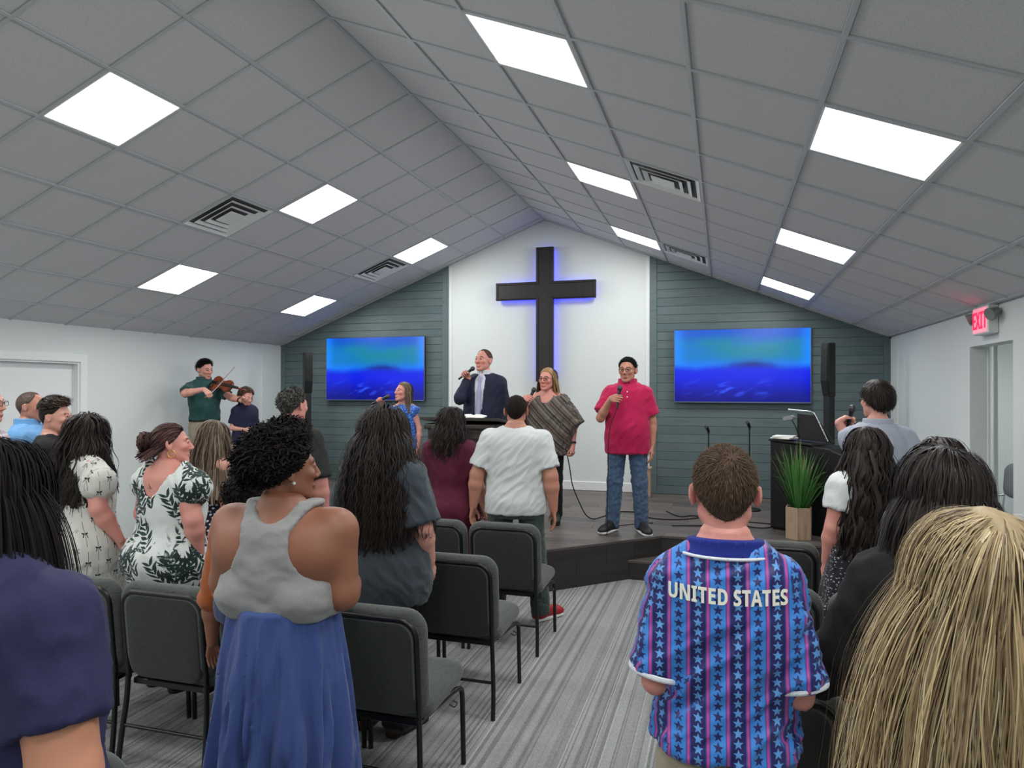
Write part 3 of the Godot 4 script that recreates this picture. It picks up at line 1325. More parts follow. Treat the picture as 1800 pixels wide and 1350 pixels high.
func room_materials() -> void:
	var wall := paint("wall", Color(0.85, 0.875, 0.87), 0.75)
	wall.heightmap_enabled = true
	wall.heightmap_texture = noise_tex(256, 0.05, [Color.BLACK, Color.WHITE], 3)
	wall.heightmap_scale = 0.12
	wall.uv1_triplanar = true
	wall.uv1_scale = Vector3.ONE * 2.2
	paint("trim", Color(0.9, 0.91, 0.91), 0.45)
	paint("tee", Color(0.72, 0.73, 0.74), 0.5)
	var tile := paint("tile", Color(0.8, 0.8, 0.8), 0.9)
	tri(tile, noise_tex(256, 0.09, [Color(0.72, 0.72, 0.73), Color(0.8, 0.8, 0.81), Color(0.77, 0.77, 0.78)], 5), Vector3.ONE * 3.0, true)
	var bt := noise_tex(512, 0.02, [Color(0.31, 0.37, 0.38), Color(0.36, 0.425, 0.435), Color(0.335, 0.4, 0.41)], 7, 5, Vector2(0.12, 1.0))
	for n in 3:
		var b := tri(paint("board%d" % n, Color.WHITE, 0.55), bt, Vector3(0.9, 0.9, 0.9), true)
		b.uv1_offset = Vector3(n * 0.31, n * 0.17, 0)
		b.albedo_color = [Color(1, 1, 1), Color(0.93, 0.95, 0.95), Color(1.0, 0.98, 0.97)][n]
	var wt := noise_tex(512, 0.02, [Color(0.30, 0.28, 0.27), Color(0.42, 0.395, 0.38), Color(0.36, 0.335, 0.32)], 9, 5, Vector2(0.12, 1.2))
	for n in 4:
		var b := tri(paint("plank%d" % n, Color.WHITE, 0.42), wt, Vector3(0.8, 0.8, 1.6), true)
		b.uv1_offset = Vector3(n * 0.37, 0, n * 0.23)
		b.albedo_color = [Color(0.9, 0.9, 0.9), Color(1, 0.98, 0.96), Color(0.8, 0.8, 0.81), Color(0.95, 0.93, 0.93)][n]
	var ft := noise_tex(256, 0.02, [Color(0.13, 0.12, 0.115), Color(0.2, 0.185, 0.175), Color(0.16, 0.15, 0.14)], 19, 5, Vector2(0.15, 1.0))
	tri(paint("face", Color.WHITE, 0.4), ft, Vector3.ONE, true)
	mats["carpet"] = carpet()
	paint("black_metal", Color(0.045, 0.045, 0.05), 0.38, 0.0, 0.5)
	paint("black_plastic", Color(0.05, 0.05, 0.055), 0.5)
	paint("black_matte", Color(0.035, 0.035, 0.038), 0.8)
	paint("chrome", Color(0.75, 0.76, 0.78), 0.22, 1.0)
	paint("white_plastic", Color(0.86, 0.87, 0.87), 0.4)
	paint("paper", Color(0.92, 0.92, 0.9), 0.7)
	paint("dark_duct", Color(0.3, 0.3, 0.31), 0.6)
	var lamp := paint("diffuser", Color(0.95, 0.96, 0.97), 0.4)
	lamp.emission_enabled = true
	lamp.emission = Color(0.98, 0.99, 1.0)
	lamp.emission_energy_multiplier = 3.2
	var fab := paint("chair_fabric", Color.WHITE, 0.9)
	tri(fab, noise_tex(256, 0.06, [Color(0.18, 0.19, 0.185), Color(0.3, 0.315, 0.305), Color(0.235, 0.25, 0.24)], 11, 4, Vector2(0.35, 1.0)), Vector3.ONE * 5.0)
	var fd := paint("chair_back", Color.WHITE, 0.9)
	tri(fd, noise_tex(256, 0.06, [Color(0.08, 0.1, 0.09), Color(0.145, 0.165, 0.15), Color(0.11, 0.13, 0.12)], 12, 4, Vector2(0.3, 1.0)), Vector3.ONE * 5.0)
	for q in [fab, fd]:
		q.rim_enabled = true
		q.rim = 0.35
	var lw := noise_tex(256, 0.02, [Color(0.13, 0.115, 0.1), Color(0.21, 0.19, 0.17), Color(0.17, 0.15, 0.135)], 21, 5, Vector2(1.0, 0.15))
	tri(paint("dark_wood", Color.WHITE, 0.45), lw, Vector3.ONE * 1.2)
	var cw := noise_tex(256, 0.02, [Color(0.07, 0.062, 0.06), Color(0.125, 0.11, 0.105), Color(0.095, 0.085, 0.08)], 22, 5, Vector2(1.0, 0.12))
	tri(paint("cross_wood", Color.WHITE, 0.5), cw, Vector3.ONE * 1.5)
	var pw := noise_tex(256, 0.02, [Color(0.55, 0.46, 0.38), Color(0.68, 0.58, 0.49), Color(0.6, 0.51, 0.43)], 23, 5, Vector2(1.0, 0.12))
	tri(paint("pale_wood", Color.WHITE, 0.6), pw, Vector3.ONE * 2.5)


func carpet() -> StandardMaterial3D:
	var w := 512
	var h := 512
	var rng := RandomNumberGenerator.new()
	rng.seed = 77
	var line := []
	var x := 0
	while x < w:
		var k := rng.randi_range(3, 12)
		var v := rng.randf_range(-0.05, 0.06)
		if rng.randf() < 0.3:
			v = -0.13
			k = rng.randi_range(2, 4)
		elif rng.randf() < 0.25:
			v = 0.13
			k = rng.randi_range(2, 4)
		for i in k:
			line.append(v)
		x += k
	var b := PackedByteArray()
	b.resize(w * h * 3)
	for y in h:
		for q in w:
			var v: float = 0.56 + line[q] * 0.7 + rng.randf_range(-0.09, 0.09)
			var n := (y * w + q) * 3
			b[n] = int(v * 250)
			b[n + 1] = int(v * 253)
			b[n + 2] = int(v * 252)
	var m := paint("carpet", Color.WHITE, 1.0)
	tri(m, ImageTexture.create_from_image(Image.create_from_data(w, h, false, Image.FORMAT_RGB8, b)), Vector3(0.8, 0.8, 0.8), true)
	m.heightmap_enabled = true
	m.heightmap_texture = m.albedo_texture
	m.heightmap_scale = 0.3
	return m


func build_room() -> void:
	struct("floor", box(ml(), Vector3(LX - 0.2, -0.15, FZ - 0.2), Vector3(RX + 2.4, 0, BZ + 0.2)), "carpet")
	# ceiling
	var slab := ml()
	for sg in [-1.0, 1.0]:
		var z0 := minf(sg * (FZ - 0.15), sg * (BZ + 0.15))
		var z1 := maxf(sg * (FZ - 0.15), sg * (BZ + 0.15))
		box(slab, Vector3(0, 0.03, z0), Vector3(4.9, 0.16, z1), 0.0, roof_frame(sg))
	var ceil_ := struct("ceiling", slab, "trim")
	var lamps := []
	var vents := []
	for sg in [-1.0, 1.0]:
		for k in [-8, -4, 0, 4, 8]:
			lamps.append([sg, 2, k])
			lamps.append([sg, 5, k])
		vents.append([sg, 3, 3])
		vents.append([sg, 3, 8])
	var rng := RandomNumberGenerator.new()
	rng.seed = 5
	var rest := ml()
	var shapes := {}
	for sg in [-1.0, 1.0]:
		var t := roof_frame(sg)
		for i in 8:
			for k in range(-11, 11):
				if [sg, i, k] in lamps or [sg, i, k] in vents:
					continue
				var u0 := i * CELL
				var u1 := minf(u0 + CELL, 4.74)
				var za := GRID_Z - k * CELL
				var zb := maxf(za - CELL, FZ - 0.02)
				if za > BZ + 0.1:
					continue
				var lo := Vector3(-(u1 - u0) / 2 + 0.0115, 0.009 + rng.randf() * 0.002, -(za - zb) / 2 + 0.0115)
				var hi := Vector3((u1 - u0) / 2 - 0.0115, 0.024, (za - zb) / 2 - 0.0115)
				var at := t * Transform3D(Basis.IDENTITY, Vector3((u0 + u1) / 2, 0, sg * (za + zb) / 2))
				if k < -4:
					box(rest, lo, hi, 0.003, at)
				else:
					var p := part("ceiling_tile", box(ml(), lo, hi, 0.003), "tile", ceil_)
					p.transform = at
		# metal grid
		for i in range(0, 9):
			var m := ml()
			var u := minf(i * CELL, 4.7)
			box(m, Vector3(u - 0.012, 0, minf(sg * FZ, sg * BZ)), Vector3(u + 0.012, 0.02, maxf(sg * FZ, sg * BZ)), 0.002, t)
			part("ceiling_tee", m, "tee", ceil_)
		for k in range(-10, 12):
			var m := ml()
			var z: float = sg * (GRID_Z - k * CELL)
			if k == 11:
				z = sg * (FZ + 0.012)
			box(m, Vector3(0, 0.0004, z - 0.011), Vector3(4.72, 0.02, z + 0.011), 0.002, t)
			part("ceiling_tee", m, "tee", ceil_)
	part("ceiling_tile", rest, "tile", ceil_).set_meta("kind", "stuff")
	# lamps
	var names := {}
	var wing := {-1.0: "left", 1.0: "right"}
	var depth := {-8: "over the back of the room", -4: "over the rear chairs", 0: "nearest the viewer", 4: "halfway along", 8: "nearest the cross wall"}
	for q in lamps:
		var sg: float = q[0]
		var t := roof_frame(sg)
		var mid := t * Vector3((q[1] + 0.5) * CELL, 0, sg * (GRID_Z - (q[2] + 0.5) * CELL))
		var o := thing("ceiling_light", "square ceiling light panel, %s slope, %s row, %s" % [wing[sg], "upper" if q[1] == 2 else "lower", depth[q[2]]], "ceiling light", mid, 0.0, "flat ceiling light panels")
		o.basis = t.basis
		var fr := ml()
		for e in [[-1, 0], [1, 0], [0, -1], [0, 1]]:
			if e[1] == 0:
				box(fr, Vector3(e[0] * 0.288 - 0.006, 0.001, -0.294), Vector3(e[0] * 0.288 + 0.006, 0.03, 0.294), 0.001)
			else:
				box(fr, Vector3(-0.294, 0.001, e[1] * 0.288 - 0.006), Vector3(0.294, 0.03, e[1] * 0.288 + 0.006), 0.001)
		part("frame", fr, "trim", o)
		part("diffuser", box(ml(), Vector3(-0.284, 0.004, -0.284), Vector3(0.284, 0.016, 0.284), 0.003), "diffuser", o)
		var l := AreaLight3D.new()
		l.name = "panel_light"
		l.area_size = Vector2(0.56, 0.56)
		l.light_energy = LAMP
		l.light_color = Color(1.0, 1.0, 0.985)
		l.area_range = 25.0
		l.area_attenuation = 2.0
		l.shadow_enabled = true
		o.add_child(l)
		l.transform = Transform3D(Basis(Vector3(1, 0, 0), Vector3(0, 0, -1), Vector3(0, 1, 0)), Vector3(0, -0.002, 0))
	# air vents
	for q in vents:
		var sg: float = q[0]
		var t := roof_frame(sg)
		var o := thing("ceiling_vent", "square stepped metal air vent %s on the %s slope of the ceiling" % ["beside the middle light" if q[2] == 3 else "beside the far light", wing[sg]], "air vent", t * Vector3((q[1] + 0.5) * CELL, 0, sg * (GRID_Z - (q[2] + 0.5) * CELL)), 0.0, "ceiling air vents")
		o.basis = t.basis
		part("duct", box(ml(), Vector3(-0.29, 0.022, -0.29), Vector3(0.29, 0.03, 0.29)), "dark_duct", o)
		for n in 4:
			var r := 0.29 - n * 0.066
			var fr := ml()
			var y0 := 0.001 - 0.004 * n
			if n == 3:
				box(fr, Vector3(-r, y0, -r), Vector3(r, y0 + 0.008, r), 0.002)
			else:
				for e in 4:
					var b := Basis(Vector3.UP, e * PI / 2)
					var w := 0.034
					var a := [b * Vector3(-r, y0, -r), b * Vector3(r, y0, -r), b * Vector3(r - w, y0 + 0.014, -r + w), b * Vector3(-r + w, y0 + 0.014, -r + w)]
					poly(fr, a, Vector3.DOWN)
					poly(fr, [a[0] + Vector3(0, 0.004, 0), a[1] + Vector3(0, 0.004, 0), a[2] + Vector3(0, 0.004, 0), a[3] + Vector3(0, 0.004, 0)], Vector3.UP)
					poly(fr, [a[2], a[3], a[3] + Vector3(0, 0.004, 0), a[2] + Vector3(0, 0.004, 0)], b * Vector3(0, 0, 1))
					poly(fr, [a[0], a[1], a[1] + Vector3(0, 0.004, 0), a[0] + Vector3(0, 0.004, 0)], b * Vector3(0, 0, -1))
			part("vane" if n else "flange", fr, "trim", o)
	# end walls
	var gable := PackedVector2Array([Vector2(LX - 0.15, 0), Vector2(RX + 0.15, 0), Vector2(RX + 0.15, roof_y(RX) + 0.06), Vector2(RIDGE.x, RIDGE.y + 0.08), Vector2(LX - 0.15, roof_y(LX) + 0.06)])
	var front := struct("wall_front", prism(ml(), gable, FZ - 0.15, FZ), "wall")
	struct("wall_back", prism(ml(), gable, BZ, BZ + 0.15), "wall")
	# board cladding either side of the white middle
	for side in [[LX, -3.87], [-0.945, RX]]:
		var x0: float = side[0]
		var x1: float = side[1]
		var y := STAGE_Y + 0.004
		var n := 0
		while y < 3.6:
			var y1 := y + 0.1145
			var a0 := x0 + 0.085
			var a1 := x1 - 0.095
			if x0 > -2:
				a0 = x0 + 0.095
				a1 = x1 - 0.085
			var pl := PackedVector2Array([Vector2(a0, y), Vector2(a1, y), Vector2(a1, y1 - 0.004), Vector2(a0, y1 - 0.004)])
			var under := PackedVector2Array([Vector2(a0 - 1, -1), Vector2(a1 + 1, -1), Vector2(a1 + 1, roof_y(a1 + 1)), Vector2(a0 - 1, roof_y(a0 - 1))])
			for got in Geometry2D.intersect_polygons(pl, under):
				if got.size() >= 3:
					part("board", prism(ml(), got, FZ - 0.01, FZ + 0.019, 0.003), "board%d" % (n % 3), front)
			y = y1
			n += 1
		for e in [[x0, x0 + (0.085 if x0 < -2 else 0.095)], [x1 - (0.095 if x0 < -2 else 0.085), x1]]:
			var p := PackedVector2Array([Vector2(e[0], STAGE_Y), Vector2(e[1], STAGE_Y), Vector2(e[1], roof_y(e[1])), Vector2(e[0], roof_y(e[0]))])
			part("edge_board", prism(ml(), p, FZ - 0.01, FZ + 0.028, 0.003), "board0", front)
	struct("baseboard_front", box(ml(), Vector3(-3.87, STAGE_Y, FZ - 0.01), Vector3(-0.945, STAGE_Y + 0.125, FZ + 0.018), 0.006), "trim")
	struct("trim_1", box(ml(), Vector3(-3.87, STAGE_Y + 0.125, FZ - 0.01), Vector3(-3.82, 3.575, FZ + 0.012), 0.003), "trim")
	struct("trim_2", box(ml(), Vector3(-0.995, STAGE_Y + 0.125, FZ - 0.01), Vector3(-0.945, 3.572, FZ + 0.012), 0.003), "trim")
	# left wall with a door
	var top := roof_y(LX) + 0.04
	var lw := ml()
	var dz0 := -5.94
	var dz1 := -4.98
	box(lw, Vector3(LX - 0.15, 0, FZ), Vector3(LX, top, dz0))
	box(lw, Vector3(LX - 0.15, 0, dz1), Vector3(LX, top, BZ))
	box(lw, Vector3(LX - 0.15, 2.06, dz0), Vector3(LX, top, dz1))
	struct("wall_left", lw, "wall")
	struct("trim_3", box(ml(), Vector3(LX - 0.01, 0, FZ), Vector3(LX + 0.012, roof_y(LX) - 0.01, FZ + 0.5), 0.003), "wall")
	var d1 := struct("door_1", box(ml(), Vector3(LX - 0.12, 0.005, dz0 + 0.02), Vector3(LX - 0.08, 2.04, dz1 - 0.02), 0.003), "trim")
	var cs := ml()
	box(cs, Vector3(LX - 0.005, 0, dz0 - 0.085), Vector3(LX + 0.02, 2.14, dz0 + 0.002), 0.004)
	box(cs, Vector3(LX - 0.005, 0, dz1 - 0.002), Vector3(LX + 0.02, 2.14, dz1 + 0.085), 0.004)
	box(cs, Vector3(LX - 0.005, 2.058, dz0 + 0.002), Vector3(LX + 0.02, 2.14, dz1 - 0.002), 0.004)
	box(cs, Vector3(LX - 0.15, 0, dz0 - 0.001), Vector3(LX + 0.0, 2.06, dz0 + 0.02), 0.001)
	box(cs, Vector3(LX - 0.15, 0, dz1 - 0.02), Vector3(LX + 0.0, 2.06, dz1 + 0.001), 0.001)
	box(cs, Vector3(LX - 0.15, 2.04, dz0 + 0.02), Vector3(LX + 0.0, 2.061, dz1 - 0.02), 0.001)
	part("door_casing", cs, "trim", d1)
	var hd := ml()
	lathe(hd, [[0.0, 0.0], [0.028, 0.0], [0.028, 0.008], [0.011, 0.012], [0.011, 0.045], [0.026, 0.055], [0.026, 0.075], [0.0, 0.082]], 14, Transform3D(Basis(Vector3(0, 0, 1), -PI / 2), Vector3(LX - 0.08, 1.0, dz1 - 0.1)))
	part("door_handle", hd, "chrome", d1)
	# right wall with an opening into a passage
	var rw := ml()
	var oz0 := -6.73
	var oz1 := -5.815
	box(rw, Vector3(RX, 0, FZ), Vector3(RX + 0.135, top, oz0))
	box(rw, Vector3(RX, 0, oz1), Vector3(RX + 0.135, top, BZ))
	box(rw, Vector3(RX, 2.135, oz0), Vector3(RX + 0.135, top, oz1))
	struct("wall_right", rw, "wall")
	struct("trim_4", box(ml(), Vector3(RX - 0.012, STAGE_Y, FZ), Vector3(RX + 0.01, roof_y(RX) - 0.01, FZ + 0.35), 0.003), "wall")
	var ps := ml()
	box(ps, Vector3(RX + 1.5, 0, -9.4), Vector3(RX + 1.62, 2.5, -3.6))
	box(ps, Vector3(RX + 0.135, 0, -9.4), Vector3(RX + 1.5, 2.5, -9.28))
	box(ps, Vector3(RX + 0.135, 0, -3.72), Vector3(RX + 1.5, 2.5, -3.6))
	box(ps, Vector3(RX + 0.1, 2.4, -9.4), Vector3(RX + 1.62, 2.5, -3.6))
	struct("wall_passage", ps, "wall")
	struct("trim_5", box(ml(), Vector3(RX + 0.128, 0, oz0 - 0.07), Vector3(RX + 0.15, 2.16, oz0 + 0.004), 0.003), "trim")
	struct("trim_6", box(ml(), Vector3(RX + 0.19, 0, oz0 - 0.09), Vector3(RX + 0.225, 2.4, oz0 - 0.055), 0.006), "trim")
	var pl := AreaLight3D.new()
	pl.name = "passage_light"
	pl.area_size = Vector2(0.5, 0.5)
	pl.light_energy = LAMP * 0.9
	pl.area_range = 12.0
	pl.area_attenuation = 2.0
	pl.shadow_enabled = true
	pl.rotation.x = -PI / 2
	var lo := thing("ceiling_light", "square ceiling light panel inside the passage beyond the right doorway", "ceiling light", Vector3(RX + 0.85, 2.395, -7.6), 0.0, "")
	part("diffuser", box(ml(), Vector3(-0.27, -0.01, -0.27), Vector3(0.27, 0.0, 0.27), 0.003), "diffuser", lo)
	lo.add_child(pl)
	pl.position.y = -0.014
	# stage
	build_stage()


func build_stage() -> void:
	var f := PackedVector2Array([Vector2(LX + 0.002, -FZ - 0.032), Vector2(LX + 0.002, 6.85), Vector2(-4.27, 6.85), Vector2(-3.3, 5.93), Vector2(-1.49, 5.93), Vector2(-0.56, 6.84), Vector2(RX - 0.002, 6.84), Vector2(RX - 0.002, -FZ - 0.032)])  # x, -z
	var st := thing("stage", "low platform in grey brown planks with a dark front and an angled thrust", "stage")
	# outlines are drawn in x and -z, then laid down
	var lay := Transform3D(Basis(Vector3(1, 0, 0), Vector3(0, 0, -1), Vector3(0, 1, 0)), Vector3.ZERO)
	part("deck", prism(ml(), f, 0.03, STAGE_Y - 0.016, 0.0, lay), "face", st)
	var rng := RandomNumberGenerator.new()
	rng.seed = 31
	var z := 5.93
	var row := 0
	while z < -FZ:
		var x := LX - rng.randf() * 1.2
		while x < RX:
			var q := PackedVector2Array([Vector2(x + 0.0008, z + 0.0008), Vector2(x + 1.2192, z + 0.0008), Vector2(x + 1.2192, z + 0.1792), Vector2(x + 0.0008, z + 0.1792)])
			for got in Geometry2D.intersect_polygons(q, f):
				if got.size() >= 3:
					part("plank", prism(ml(), got, STAGE_Y - 0.016, STAGE_Y, 0.0012, lay), "plank%d" % rng.randi_range(0, 3), st)
			x += 1.22
		z += 0.18
		row += 1
	# nosing and front panels along the edge
	var nose := ml()
	for i in range(1, 6):
		var a := f[i]
		var b := f[i + 1]
		var d := (b - a).normalized()
		var o := Vector2(d.y, -d.x)
		var p := PackedVector2Array([a - o * 0.03, b - o * 0.03, b + o * 0.006, a + o * 0.006])
		prism(nose, p, STAGE_Y - 0.02, STAGE_Y + 0.004, 0.002, lay)
		var le := a.distance_to(b)
		var n := maxi(1, int(round(le / 0.3)))
		for k in n:
			var u := a + d * (le * k / n + 0.0015)
			var w := a + d * (le * (k + 1) / n - 0.0015)
			var pp := PackedVector2Array([u - o * 0.01, w - o * 0.01, w + o * 0.004, u + o * 0.004])
			part("front_panel", prism(ml(), pp, 0.0, STAGE_Y - 0.022, 0.0015, lay), "face", st)
	part("nosing", nose, "plank2", st)
	# the step right of the thrust
	var s := thing("step", "low dark wooden step in front of the stage, right of its angled corner", "step")
	var so := PackedVector2Array([Vector2(-0.848, 6.55), Vector2(0.5, 6.55), Vector2(0.5, 6.832), Vector2(-0.56, 6.832)])
	part("tread", prism(ml(), so, 0.155, 0.182, 0.003, lay), "plank2", s)
	so = PackedVector2Array([Vector2(-0.838, 6.56), Vector2(0.49, 6.56), Vector2(0.49, 6.832), Vector2(-0.56, 6.832)])
	part("riser", prism(ml(), so, 0.0, 0.155, 0.0, lay), "face", s)

# ---------------------------------------------------------------- chairs
var chair0: Node3D


func make_chair() -> Node3D:
	var o := thing("church_chair", "", "chair", Vector3.ZERO, 0.0, "grey upholstered stacking chairs set out in rows")
	# seat: a thick cushion with a rolled front
	var seat := ml()
	put(seat, cushion(0.5, 0.47, 0.085, 0.07, 0.014), Transform3D(Basis(Vector3(1, 0, 0), PI / 2 + 0.045), Vector3(0, 0.432, -0.045)))
	part("seat", seat, "chair_fabric", o)
	# back: cushion leaning a little
	var lean := Transform3D(Basis(Vector3(1, 0, 0), 0.1), Vector3(0, 0.645, 0.205))
	part("backrest", put(ml(), cushion(0.51, 0.45, 0.07, 0.085, 0.012), lean), "chair_fabric", o)
	part("back_panel", put(ml(), cushion(0.415, 0.4, 0.03, 0.07, 0.004), lean * Transform3D(Basis.IDENTITY, Vector3(0, -0.022, 0.034))), "chair_back", o)
	# frame: one tube up the back posts and over, seat rails
	var fr := ml()
	var pts := [Vector3(-0.222, -0.235, 0.036), Vector3(-0.222, 0.0, 0.036), Vector3(-0.222, 0.1, 0.036)]
	for i in 7:
		var a := PI - PI / 2 * i / 6.0
		pts.append(Vector3(-0.147 + cos(a) * 0.075, 0.112 + sin(a) * 0.075, 0.036))
	for i in 7:
		var a := PI / 2 - PI / 2 * i / 6.0
		pts.append(Vector3(0.147 + cos(a) * 0.075, 0.112 + sin(a) * 0.075, 0.036))
	pts.append_array([Vector3(0.222, 0.0, 0.036), Vector3(0.222, -0.235, 0.036)])
	var path := []
	for p in pts:
		path.append(lean * p)
	tube(fr, path, 0.0125, 8)
	box(fr, Vector3(-0.215, 0.372, -0.2), Vector3(-0.19, 0.39, 0.2), 0.003)
	box(fr, Vector3(0.19, 0.372, -0.2), Vector3(0.215, 0.39, 0.2), 0.003)
	box(fr, Vector3(-0.19, 0.372, -0.19), Vector3(0.19, 0.388, -0.165), 0.003)
	box(fr, Vector3(-0.215, 0.372, 0.17), Vector3(0.215, 0.4, 0.2), 0.003)
	part("frame", fr, "black_metal", o)
	for g in [-1.0, 1.0]:
		var l := ml()
		tube(l, smooth([Vector3(g * 0.222, 0.42, 0.222), Vector3(g * 0.228, 0.3, 0.226), Vector3(g * 0.238, 0.15, 0.243), Vector3(g * 0.242, 0.002, 0.262)], 3), 0.0125, 8)
		part("leg", l, "black_metal", o)
		l = ml()
		tube(l, smooth([Vector3(g * 0.212, 0.383, 0.1), Vector3(g * 0.228, 0.384, -0.1), Vector3(g * 0.238, 0.372, -0.2), Vector3(g * 0.242, 0.33, -0.226), Vector3(g * 0.243, 0.2, -0.232), Vector3(g * 0.244, 0.002, -0.24)], 4), 0.0125, 8)
		part("leg", l, "black_metal", o)
	var s := ml()
	tube(s, [Vector3(-0.238, 0.19, 0.238), Vector3(0.238, 0.19, 0.238)], 0.008, 6)
	part("stretcher", s, "black_metal", o)
	var hk := ml()
	tube(hk, smooth([Vector3(0.245, 0.36, -0.1), Vector3(0.266, 0.35, -0.1), Vector3(0.266, 0.35, -0.06), Vector3(0.245, 0.36, -0.06)], 3), 0.004, 5)
	part("link_hook", hk, "black_metal", o)
	return o


func place_chair(x: float, z: float, label: String, turn := 0.0) -> void:
	var o: Node3D = chair0
	if o.get_meta("label") != "":
		o = chair0.duplicate()
		o.name = numbered("church_chair")
		add_child(o)
	o.position = Vector3(x, 0, z)
	o.rotation.y = turn
	o.set_meta("label", label)


func chairs() -> void:
	chair0 = make_chair()
	# rows left of the aisle; z of the middle of each chair
	place_chair(-1.42, -4.75, "grey chair at the aisle end of the front left row, behind the white T-shirt")
	place_chair(-1.945, -4.75, "grey chair of the front left row, behind the maroon dress")
	place_chair(-1.42, -3.82, "grey chair at the aisle end of the second left row, right of the slate T-shirt")
	place_chair(-1.945, -3.82, "grey chair of the second left row, hidden behind the slate T-shirt")
	place_chair(-2.47, -3.82, "grey chair of the second left row, behind the curly haired woman's bare shoulder")
	place_chair(-1.42, -2.87, "nearest grey chair at the aisle, right of the long blue skirt")
	place_chair(-1.945, -2.87, "grey chair of the third left row, hidden by the long blue skirt")
	place_chair(-2.475, -2.87, "grey chair left of the toddler's dangling arm, below the leaf print dress")
	place_chair(-3.0, -2.87, "grey chair of the third left row, below the bow print dress")
	place_chair(-1.66, -1.6, "grey chair in the bottom left corner, beside the navy dress, mostly out of view")
	# rows right of the aisle
	place_chair(0.295, -4.7, "grey chair of the front right row, between the star shirt and plant pot")
	place_chair(0.82, -4.7, "grey chair of the front right row, left of the navy floral skirt")
	place_chair(0.185, -3.68, "grey chair of the second right row, beside the star shirt sleeve")
	place_chair(0.71, -3.68, "grey chair of the second right row, above the black sleeve")
	place_chair(0.11, -2.55, "grey chair right of the star shirt, under the hand with dark bracelets")
	place_chair(0.635, -2.55, "grey chair of the third right row, hidden behind the blonde hair")


# ---------------------------------------------------------------- screens, cross, sound
func screen_image() -> ImageTexture:
	var w := 320
	var h := 180
	var b := PackedByteArray()
	b.resize(w * h * 3)
	var n := FastNoiseLite.new()
	n.seed = 12
	n.frequency = 0.012
	var r := FastNoiseLite.new()
	r.seed = 8
	r.frequency = 0.035
	r.fractal_octaves = 4
	for y in h:
		for x in w:
			var v := float(y) / h
			var u := float(x) / w
			var c := Color(0.0, 0.3, 0.72).lerp(Color(0.0, 0.42, 0.7), smoothstep(0.02, 0.25, v))
			var g := clampf(n.get_noise_2d(x * 0.5, y * 0.9) * 1.5 + 0.55, 0.0, 1.0) * smoothstep(0.03, 0.2, v) * smoothstep(0.56, 0.3, v)
			c = c.lerp(Color(0.0, 0.46, 0.55), g * 0.9)
			c = c.lerp(Color(0.03, 0.42, 0.9), smoothstep(0.36, 0.5, v) * 0.75)
			c = c.lerp(Color(0.08, 0.5, 0.98), smoothstep(0.78, 1.0, absf(u - 0.5) * 2.0) * smoothstep(0.6, 0.45, v) * 0.65)
			var ridge := 0.53 + 0.03 * n.get_noise_2d(x * 1.0, 300.0) - 0.04 * exp(-pow((u - 0.58) / 0.16, 2.0))
			var k := smoothstep(ridge - 0.06, ridge + 0.08, v)
			c = c.lerp(Color(0.0, 0.1, 0.25), 0.8 * exp(-pow((v - ridge - 0.01) / 0.06, 2.0)) * exp(-pow((u - 0.58) / 0.17, 2.0)))
			c = c.lerp(Color(0.0, 0.1, 0.8).lerp(Color(0.01, 0.03, 0.46), smoothstep(0.62, 1.0, v)), k)
			var snow := r.get_noise_2d(x * 0.5 + y * 1.0, y * 0.8 - x * 0.1)
			c = c.lerp(Color(0.22, 0.38, 0.95), smoothstep(0.08, 0.55, snow) * smoothstep(0.62, 0.78, v) * smoothstep(1.0, 0.85, v) * 0.65 * smoothstep(0.85, 0.55, u) * smoothstep(0.02, 0.2, u))
			var i := (y * w + x) * 3
			b[i] = int(clampf(c.r, 0, 1) * 255)
			b[i + 1] = int(clampf(c.g, 0, 1) * 255)
			b[i + 2] = int(clampf(c.b, 0, 1) * 255)
	return ImageTexture.create_from_image(Image.create_from_data(w, h, false, Image.FORMAT_RGB8, b))


